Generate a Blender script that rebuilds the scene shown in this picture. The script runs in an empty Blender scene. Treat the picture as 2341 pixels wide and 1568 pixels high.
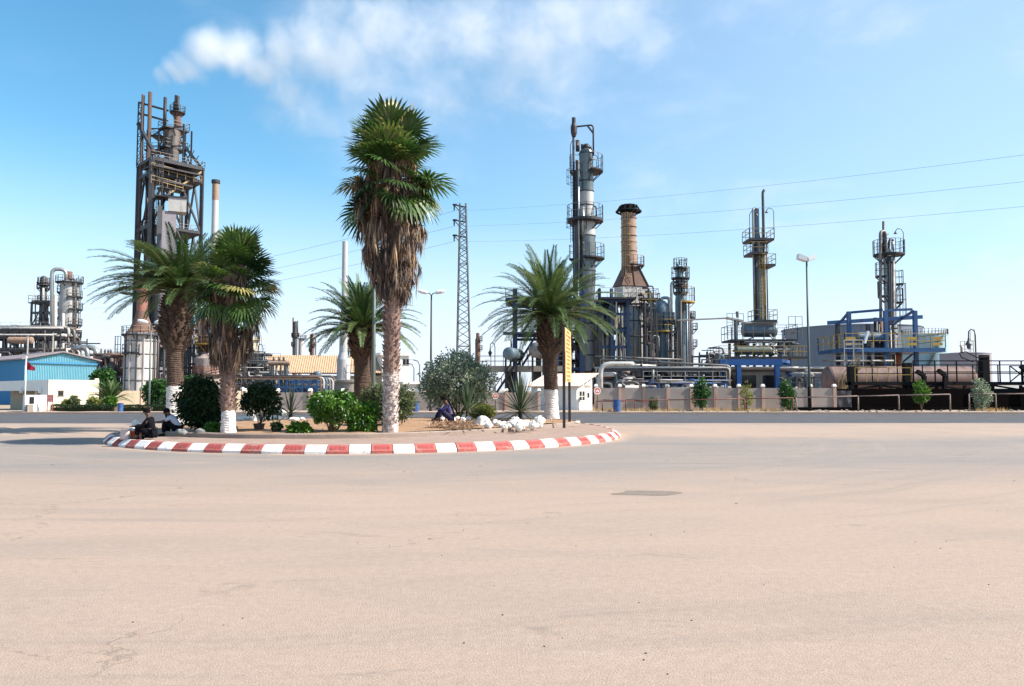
import bpy, math, random
from mathutils import Vector, Matrix, noise
V = Vector
PI = math.pi
R = math.radians
sin, cos = math.sin, math.cos
S = bpy.context.scene
COL = S.collection

# ------------------------------------------------------------------ camera
F = 1820.0            # focal length in picture units (picture 2340 wide), a 28 mm lens
H0 = 893.0            # height of the horizon in the picture
HC = 1.8              # eye height in metres
TH = math.atan((H0 - 784) / F)
cam = bpy.data.cameras.new("camera")
cam.lens = 28.0
cam.sensor_width = 36.0
cam.clip_start = 0.1
cam.clip_end = 9000.0
camo = bpy.data.objects.new("camera", cam)
COL.objects.link(camo)
camo.location = (0, 0, HC)
camo.rotation_euler = (PI / 2 + TH, 0, 0)
S.camera = camo

# ------------------------------------------------------------------ light
SUN_AZ, SUN_EL = 99.0, 41.0          # azimuth clockwise from the view direction
sd = V((sin(R(SUN_AZ)) * cos(R(SUN_EL)), cos(R(SUN_AZ)) * cos(R(SUN_EL)), sin(R(SUN_EL))))
sl = bpy.data.lights.new("sun", 'SUN')
sl.energy = 5.0
sl.angle = R(0.55)
sl.color = (1.0, 0.93, 0.83)
slo = bpy.data.objects.new("sun", sl)
COL.objects.link(slo)
slo.rotation_euler = (-sd).to_track_quat('-Z', 'Y').to_euler()
slo.location = (40, 0, 60)

wd = bpy.data.worlds.new("World")
S.world = wd
wd.use_nodes = True
wn = wd.node_tree.nodes
wl = wd.node_tree.links
wn.clear()
def N(nt, t, **k):
    n = nt.nodes.new(t)
    for a, b in k.items():
        if a == 'inp':
            for i, v in b.items():
                n.inputs[i].default_value = v
        else:
            setattr(n, a, b)
    return n
wo = N(wd.node_tree, 'ShaderNodeOutputWorld')
bg = N(wd.node_tree, 'ShaderNodeBackground', inp={'Strength': 0.085})
sky = N(wd.node_tree, 'ShaderNodeTexSky', sky_type='NISHITA', sun_disc=False)
sky.sun_elevation = R(SUN_EL)
sky.sun_rotation = R(SUN_AZ)
sky.air_density = 1.1
sky.dust_density = 0.3
sky.ozone_density = 3.0
sky.altitude = 20
# thin high cloud: noise on the sky direction
tc = N(wd.node_tree, 'ShaderNodeTexCoord')
mp = N(wd.node_tree, 'ShaderNodeMapping', inp={'Scale': (2.2, 2.2, 4.5), 'Location': (0.35, 1.2, 0.1)})
nz = N(wd.node_tree, 'ShaderNodeTexNoise', inp={'Scale': 2.0, 'Detail': 8.0, 'Roughness': 0.55, 'Distortion': 0.25})
rp = N(wd.node_tree, 'ShaderNodeMapRange', interpolation_type='SMOOTHSTEP', inp={1: 0.47, 2: 0.80, 3: 0.0, 4: 0.55})
sx = N(wd.node_tree, 'ShaderNodeSeparateXYZ')
cr = N(wd.node_tree, 'ShaderNodeMapRange', interpolation_type='SMOOTHSTEP', inp={1: -0.55, 2: 0.5, 3: 0.25, 4: 1.0})
vl = N(wd.node_tree, 'ShaderNodeMapRange', interpolation_type='SMOOTHSTEP', inp={1: -0.45, 2: 0.6, 3: 0.0, 4: 0.42})
mu = N(wd.node_tree, 'ShaderNodeMath', operation='MULTIPLY')
ad = N(wd.node_tree, 'ShaderNodeMath', operation='ADD', use_clamp=True)
mx = N(wd.node_tree, 'ShaderNodeMix', data_type='RGBA')
mx.inputs[7].default_value = (5.75, 6.5, 8.0, 1)
wl.new(tc.outputs['Generated'], mp.inputs['Vector'])
wl.new(mp.outputs['Vector'], nz.inputs['Vector'])
wl.new(nz.outputs['Fac'], rp.inputs[0])
wl.new(tc.outputs['Generated'], sx.inputs[0])
wl.new(sx.outputs['X'], cr.inputs[0])
wl.new(sx.outputs['X'], vl.inputs[0])
wl.new(rp.outputs[0], mu.inputs[0])
wl.new(cr.outputs[0], mu.inputs[1])
wl.new(mu.outputs[0], ad.inputs[0])
wl.new(vl.outputs[0], ad.inputs[1])
# pale haze low over the horizon
hz = N(wd.node_tree, 'ShaderNodeMapRange', interpolation_type='SMOOTHSTEP', inp={1: 0.0, 2: 0.30, 3: 0.86, 4: 0.0})
mz = N(wd.node_tree, 'ShaderNodeMath', operation='MAXIMUM')
wl.new(sx.outputs['Z'], hz.inputs[0])
wl.new(ad.outputs[0], mz.inputs[0])
wl.new(hz.outputs[0], mz.inputs[1])
wl.new(mz.outputs[0], mx.inputs[0])
hs = N(wd.node_tree, 'ShaderNodeHueSaturation', inp={'Hue': 0.484, 'Saturation': 1.22, 'Value': 1.34})
wl.new(sky.outputs[0], hs.inputs['Color'])
wl.new(hs.outputs[0], mx.inputs[6])
wl.new(mx.outputs[2], bg.inputs['Color'])
wl.new(bg.outputs[0], wo.inputs['Surface'])

S.view_settings.view_transform = 'Standard'
S.view_settings.look = 'None'
S.view_settings.exposure = 0.88
S.view_settings.gamma = 1.0
S.render.engine = 'CYCLES'
S.cycles.use_denoising = True
S.cycles.denoiser = 'OPENIMAGEDENOISE'
S.cycles.max_bounces = 6
S.cycles.diffuse_bounces = 2
S.cycles.glossy_bounces = 2
S.cycles.transmission_bounces = 3
S.cycles.volume_bounces = 3
S.cycles.transparent_max_bounces = 8
S.cycles.volume_step_rate = 1.0
S.cycles.volume_max_steps = 256
S.cycles.use_adaptive_sampling = True
S.cycles.adaptive_threshold = 0.015
S.cycles.caustics_reflective = False
S.cycles.caustics_refractive = False
S.cycles.filter_width = 1.5

# ------------------------------------------------------------------ picture -> world
def ray(px, py):
    u = (px - 1170) / F
    v = (784 - py) / F
    return V((u, cos(TH) - v * sin(TH), sin(TH) + v * cos(TH)))
def W(px, py, Y):
    d = ray(px, py)
    t = Y / d.y
    return V((d.x * t, Y, HC + d.z * t))
def G(px, py, z=0.0):
    d = ray(px, py)
    t = (z - HC) / d.z
    return V((d.x * t, d.y * t, z))
def X(px, Y, py=850):
    return W(px, py, Y).x
def Z(py, Y):
    return W(1170, py, Y).z

# ------------------------------------------------------------------ mesh builder
ORG = {}
class MB:
    def __init__(s):
        s.v = []; s.f = []; s.sm = []; s.mi = []; s.t = []; s.m = 0; s.tint = 0.5
    def add(s, vs, fs, smooth=False):
        b = len(s.v)
        s.v.extend([tuple(p) for p in vs])
        for f in fs:
            s.f.append([i + b for i in f]); s.sm.append(smooth); s.mi.append(s.m); s.t.append(s.tint)
    def hexa(s, p):
        s.add(p, [(0, 3, 2, 1), (4, 5, 6, 7), (0, 1, 5, 4), (1, 2, 6, 5), (2, 3, 7, 6), (3, 0, 4, 7)])
    def box(s, x0, y0, z0, x1, y1, z1):
        s.hexa([(x0, y0, z0), (x1, y0, z0), (x1, y1, z0), (x0, y1, z0), (x0, y0, z1), (x1, y0, z1), (x1, y1, z1), (x0, y1, z1)])
    def fbox(s, fr, u0, v0, z0, u1, v1, z1):
        s.hexa([fr.p(u0, v0, z0), fr.p(u1, v0, z0), fr.p(u1, v1, z0), fr.p(u0, v1, z0), fr.p(u0, v0, z1), fr.p(u1, v0, z1), fr.p(u1, v1, z1), fr.p(u0, v1, z1)])
    def bar(s, p, q, w, h=None):
        p, q = V(p), V(q)
        h = h or w
        d = (q - p)
        if d.length < 1e-5: return
        d.normalize()
        a = d.cross(V((0, 0, 1)))
        if a.length < 1e-3: a = d.cross(V((0, 1, 0)))
        a.normalize()
        b = a.cross(d).normalized()
        a = a * (w / 2); b = b * (h / 2)
        s.hexa([p - a - b, p + a - b, p + a + b, p - a + b, q - a - b, q + a - b, q + a + b, q - a + b])
    def tube(s, pts, r, n=8, closed=False, cap=True, smooth=True):
        pts = [V(p) for p in pts]
        k = len(pts)
        rr = r if isinstance(r, (list, tuple)) else [r] * k
        vs = []; fs = []
        up = None
        for i, p in enumerate(pts):
            if closed: t = pts[(i + 1) % k] - pts[i - 1]
            else: t = pts[min(i + 1, k - 1)] - pts[max(i - 1, 0)]
            t.normalize()
            if up is None:
                up = t.cross(V((0.31, 0.2, 1)))
                if up.length < 1e-3: up = t.cross(V((1, 0, 0)))
            up = (up - t * up.dot(t))
            if up.length < 1e-5: up = t.cross(V((1, 0.3, 0)))
            up.normalize()
            b = t.cross(up)
            for j in range(n):
                a = 2 * PI * j / n
                vs.append(p + (up * cos(a) + b * sin(a)) * rr[i])
        m = k if closed else k - 1
        for i in range(m):
            for j in range(n):
                i2 = (i + 1) % k
                fs.append((i * n + j, i * n + (j + 1) % n, i2 * n + (j + 1) % n, i2 * n + j))
        s.add(vs, fs, smooth)
        if cap and not closed:
            b0 = len(s.v) - len(vs)
            s.f.append([b0 + j for j in range(n)][::-1]); s.sm.append(False); s.mi.append(s.m); s.t.append(s.tint)
            s.f.append([b0 + (k - 1) * n + j for j in range(n)]); s.sm.append(False); s.mi.append(s.m); s.t.append(s.tint)
    def rev(s, o, ax, prof, n=24, smooth=True):          # surface of revolution about axis ax through o; prof = (radius, distance)
        o = V(o); ax = V(ax).normalized()
        a = ax.cross(V((0, 0, 1)))
        if a.length < 1e-3: a = V((1, 0, 0))
        a.normalize(); b = ax.cross(a)
        for (r0, z0), (r1, z1) in zip(prof[:-1], prof[1:]):
            vs = []
            for r, z in ((r0, z0), (r1, z1)):
                for j in range(n):
                    t = 2 * PI * j / n
                    vs.append(o + ax * z + (a * cos(t) + b * sin(t)) * max(r, 1e-4))
            s.add(vs, [(j, (j + 1) % n, n + (j + 1) % n, n + j) for j in range(n)], smooth)
    def lathe(s, x, y, prof, n=24):
        s.rev((x, y, 0), (0, 0, 1), prof, n)
    def drum(s, p, q, r, n=20):
        p, q = V(p), V(q)
        L = (q - p).length
        h = r * 0.45
        pr = [(0.0, -h)] + [(r * sin(k * PI / 10), -h * cos(k * PI / 10)) for k in range(1, 6)] + [(r, L)] + [(r * cos(k * PI / 10), L + h * sin(k * PI / 10)) for k in range(1, 5)] + [(0.0, L + h)]
        s.rev(p, q - p, pr, n)
    def ball(s, c, r, n=12, sz=1.0):
        k = max(6, n // 2)
        s.rev(c, (0, 0, 1), [(r * sin(PI * i / k), -r * sz * cos(PI * i / k)) for i in range(k + 1)], n)
    def deck(s, x, y, z, r0, r1, a0=0, a1=360, th=0.18, n=None):
        n = n or max(6, int(abs(a1 - a0) / 15))
        for i in range(n):
            t0 = R(a0 + (a1 - a0) * i / n); t1 = R(a0 + (a1 - a0) * (i + 1) / n)
            P = lambda r, t, zz: (x + r * cos(t), y + r * sin(t), zz)
            s.hexa([P(r0, t0, z - th), P(r1, t0, z - th), P(r1, t1, z - th), P(r0, t1, z - th), P(r0, t0, z), P(r1, t0, z), P(r1, t1, z), P(r0, t1, z)])
    def rails(s, pts, h=1.1, th=0.06, closed=False, sp=1.3, mid=(0.5,)):
        pts = [V(p) for p in pts]
        if closed: pts = pts + [pts[0]]
        th *= 0.62
        for p, q in zip(pts[:-1], pts[1:]):
            for lv in (1.0,) + tuple(mid):
                s.bar(p + V((0, 0, h * lv)), q + V((0, 0, h * lv)), th)
            L = (q - p).length
            k = max(1, round(L / sp))
            for i in range(k + 1):
                c = p.lerp(q, i / k)
                s.bar(c, c + V((0, 0, h)), th)
    def arcrail(s, x, y, z, r, a0=0, a1=360, h=1.1, th=0.06, n=None, mid=(0.5,)):
        n = n or max(4, int(abs(a1 - a0) / 22))
        cl = abs(a1 - a0) >= 359
        s.rails([(x + r * cos(R(a0 + (a1 - a0) * i / n)), y + r * sin(R(a0 + (a1 - a0) * i / n)), z) for i in range(n + (0 if cl else 1))], h, th, cl, 9, mid)
    def ladder(s, p, q, out, w=0.5, th=0.06, cage=True, step=0.45):
        p, q, out = V(p), V(q), V(out).normalized()
        th *= 0.62
        sdv = (q - p).cross(out).normalized() * (w / 2)
        s.bar(p - sdv, q - sdv, th); s.bar(p + sdv, q + sdv, th)
        L = (q - p).length
        for i in range(1, int(L / step)):
            c = p.lerp(q, i * step / L)
            s.bar(c - sdv, c + sdv, th * 0.7)
        if cage and L > 3:
            k = max(2, int((L - 2) / 1.4))
            hoops = []
            for i in range(k + 1):
                c = p.lerp(q, (2 + (L - 2) * i / k) / L)
                hoops.append([c + sdv * 1.5 * cos(PI * t / 6) + out * 0.75 * sin(PI * t / 6) for t in range(7)])
            for hp in hoops:
                for a, b in zip(hp[:-1], hp[1:]): s.bar(a, b, th * 0.8)
            for j in (1, 2, 3, 4, 5): s.bar(hoops[0][j], hoops[-1][j], th * 0.7)
    def stair(s, p, q, w, th=0.07, side=None):
        p, q = V(p), V(q)
        d = (q - p); d.z = 0
        sdv = (V(side) if side else d.cross(V((0, 0, 1)))).normalized() * (w / 2)
        for sg in (-1, 1):
            s.bar(p + sdv * sg, q + sdv * sg, 0.08, 0.28)
            u = V((0, 0, 1.0))
            s.bar(p + sdv * sg + u, q + sdv * sg + u, th)
            for i in range(5):
                c = p.lerp(q, i / 4) + sdv * sg
                s.bar(c, c + u, th)
        k = max(2, int(abs(q.z - p.z) / 0.28))
        for i in range(1, k):
            c = p.lerp(q, i / k)
            s.hexa([c - sdv + V((0, 0, -.03)) - d.normalized() * .12, c + sdv + V((0, 0, -.03)) - d.normalized() * .12, c + sdv + V((0, 0, -.03)) + d.normalized() * .12, c - sdv + V((0, 0, -.03)) + d.normalized() * .12,
                    c - sdv - d.normalized() * .12, c + sdv - d.normalized() * .12, c + sdv + d.normalized() * .12, c - sdv + d.normalized() * .12])
    def build(s, name, mats, parent=None, label=None, org=None):
        o3 = V((0, 0, 0))
        if parent is not None: o3 = ORG[parent.as_pointer()]
        elif org is not None: o3 = V(org)
        me = bpy.data.meshes.new(name)
        me.from_pydata([(a - o3.x, b - o3.y, c - o3.z) for a, b, c in s.v], [], s.f)
        for m in (mats if isinstance(mats, (list, tuple)) else [mats]): me.materials.append(m)
        me.polygons.foreach_set('use_smooth', s.sm)
        if isinstance(mats, (list, tuple)): me.polygons.foreach_set('material_index', s.mi)
        if any(abs(t - 0.5) > 1e-6 for t in s.t):
            at = me.attributes.new('tint', 'FLOAT', 'FACE')
            at.data.foreach_set('value', s.t)
        me.update()
        o = bpy.data.objects.new(name, me)
        COL.objects.link(o)
        if parent is not None: o.parent = parent
        elif org is not None: o.location = o3
        ORG[o.as_pointer()] = o3
        if label: o['label'] = label
        return o

SPLIT = {'hoops': 'hoop', 'gate_panel': 'gate_panel', 'legs': 'leg', 'leg': 'leg', 'walkway_leg': 'walkway_leg', 'drum_bands': 'drum_band', 'rafter_ends': 'rafter_end', 'posts': 'post', 'post': 'post', 'beams': 'beam', 'beam': 'beam',
         'bracing': 'brace', 'steel_column': 'steel_column', 'drum_saddle': 'drum_saddle', 'saddle': 'saddle', 'nozzle': 'nozzle', 'plinth': 'plinth', 'cross_beam': 'cross_beam', 'top_beam': 'top_beam', 'mast': 'mast', 'top_pipes': 'top_pipe', 'upper_post': 'upper_post', 'upper_brace': 'upper_brace', 'frame': 'frame', 'gable_wall': 'gable_wall', 'eye': 'eye', 'ear': 'ear', 'wall': 'wall', 'panel': 'panel'}
def pieces(mb):
    par = list(range(len(mb.v)))
    def find(i):
        while par[i] != i: par[i] = par[par[i]]; i = par[i]
        return i
    for f in mb.f:
        for q in f[1:]: par[find(q)] = find(f[0])
    # surfaces of revolution are bands laid edge on edge: weld by place
    at = {}
    for i, p in enumerate(mb.v):
        k = (round(p[0], 3), round(p[1], 3), round(p[2], 3))
        if k in at: par[find(i)] = find(at[k])
        else: at[k] = i
    gr = {}
    for n, f in enumerate(mb.f): gr.setdefault(find(f[0]), []).append(n)
    out = []
    for fs in gr.values():
        m = MB(); mp = {}
        for n in fs:
            g = []
            for i in mb.f[n]:
                if i not in mp: mp[i] = len(m.v); m.v.append(mb.v[i])
                g.append(mp[i])
            m.f.append(g); m.sm.append(mb.sm[n]); m.mi.append(mb.mi[n]); m.t.append(mb.t[n])
        out.append(m)
    return out
class Fr:                                  # a turned ground frame: u along d, v away to its left
    def __init__(s, o, d):
        s.o = V((o[0], o[1], 0)); s.d = V((d[0], d[1], 0)).normalized(); s.n = V((-s.d.y, s.d.x, 0))
    def p(s, u, v, z): return s.o + s.d * u + s.n * v + V((0, 0, z))

def tag(o, label, cat, group=None, kind=None):
    if label: o['label'] = label
    if cat: o['category'] = cat
    if group: o['group'] = group
    if kind: o['kind'] = kind
    return o
def thing(name, label, cat, loc=(0, 0, 0), group=None):
    o = bpy.data.objects.new(name, None)
    o.empty_display_size = 0.3
    COL.objects.link(o)
    o.location = loc
    ORG[o.as_pointer()] = V(loc)
    return tag(o, label, cat, group)
def struct(name, mb, mats):
    o = mb.build(name, mats); o['kind'] = 'structure'; return o
def copy_thing(root, loc, label=None):
    def rec(o, par):
        c = o.copy(); COL.objects.link(c)
        if par is not None: c.parent = par
        for ch in list(o.children): rec(ch, c)
        return c
    c = rec(root, None)
    c.location = loc
    if label: c['label'] = label
    ORG[c.as_pointer()] = V(loc)
    return c

# ------------------------------------------------------------------ materials
def mat(name, col, rough=0.7, metal=0.0, var=0.18, vs=1.5, bump=0.0, bs=30.0, stain=None, amt=0.4, streak=0.25, spec=0.4, ss=0.9):
    m = bpy.data.materials.new(name); m.use_nodes = True
    nt = m.node_tree; L = nt.links
    b = nt.nodes['Principled BSDF']
    b.inputs['Roughness'].default_value = rough
    b.inputs['Metallic'].default_value = metal
    b.inputs['Specular IOR Level'].default_value = spec
    g = N(nt, 'ShaderNodeNewGeometry')
    n1 = N(nt, 'ShaderNodeTexNoise', inp={'Scale': vs, 'Detail': 6.0, 'Roughness': 0.6})
    L.new(g.outputs['Position'], n1.inputs['Vector'])
    r1 = N(nt, 'ShaderNodeMapRange', inp={1: 0.25, 2: 0.75, 3: 1 - var, 4: 1 + var})
    L.new(n1.outputs['Fac'], r1.inputs[0])
    hsv = N(nt, 'ShaderNodeHueSaturation', inp={'Color': (*col, 1)})
    L.new(r1.outputs[0], hsv.inputs['Value'])
    out = hsv.outputs[0]
    if stain:
        mp = N(nt, 'ShaderNodeMapping', inp={'Scale': (ss, ss, ss * streak)})
        n2 = N(nt, 'ShaderNodeTexNoise', inp={'Scale': 1.6, 'Detail': 9.0, 'Roughness': 0.68, 'Distortion': 0.3})
        L.new(g.outputs['Position'], mp.inputs[0]); L.new(mp.outputs[0], n2.inputs['Vector'])
        r2 = N(nt, 'ShaderNodeMapRange', interpolation_type='SMOOTHSTEP', inp={1: 0.66 - 0.35 * amt, 2: 0.82 - 0.3 * amt, 3: 0.0, 4: 0.9})
        L.new(n2.outputs['Fac'], r2.inputs[0])
        x = N(nt, 'ShaderNodeMix', data_type='RGBA'); x.inputs[7].default_value = (*stain, 1)
        L.new(r2.outputs[0], x.inputs[0]); L.new(out, x.inputs[6]); out = x.outputs[2]
    L.new(out, b.inputs['Base Color'])
    if bump:
        n3 = N(nt, 'ShaderNodeTexNoise', inp={'Scale': bs, 'Detail': 4.0, 'Roughness': 0.6})
        L.new(g.outputs['Position'], n3.inputs['Vector'])
        bp = N(nt, 'ShaderNodeBump', inp={'Strength': min(1.0, bump), 'Distance': 0.05})
        L.new(n3.outputs['Fac'], bp.inputs['Height']); L.new(bp.outputs[0], b.inputs['Normal'])
    return m
def leafmat(name, cols, trans=0.3, rough=0.5, spec=0.3):
    m = bpy.data.materials.new(name); m.use_nodes = True
    nt = m.node_tree; L = nt.links
    b = nt.nodes['Principled BSDF']; o = nt.nodes['Material Output']
    b.inputs['Roughness'].default_value = rough
    b.inputs['Specular IOR Level'].default_value = spec
    a = N(nt, 'ShaderNodeAttribute', attribute_name='tint')
    r = N(nt, 'ShaderNodeValToRGB')
    e = r.color_ramp.elements
    e[0].position = 0.0; e[0].color = (*cols[0], 1)
    e[1].position = 1.0; e[1].color = (*cols[-1], 1)
    for i, c in enumerate(cols[1:-1]):
        q = e.new((i + 1) / (len(cols) - 1)); q.color = (*c, 1)
    L.new(a.outputs['Fac'], r.inputs[0])
    L.new(r.outputs[0], b.inputs['Base Color'])
    t = N(nt, 'ShaderNodeBsdfTranslucent')
    hv = N(nt, 'ShaderNodeHueSaturation', inp={'Hue': 0.485, 'Saturation': 1.1, 'Value': 1.3})
    L.new(r.outputs[0], hv.inputs['Color']); L.new(hv.outputs[0], t.inputs['Color'])
    x = N(nt, 'ShaderNodeMixShader', inp={0: trans})
    L.new(b.outputs[0], x.inputs[1]); L.new(t.outputs[0], x.inputs[2]); L.new(x.outputs[0], o.inputs['Surface'])
    return m
RUST = (0.16, 0.06, 0.03)
GRIME = (0.05, 0.045, 0.045)
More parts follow.
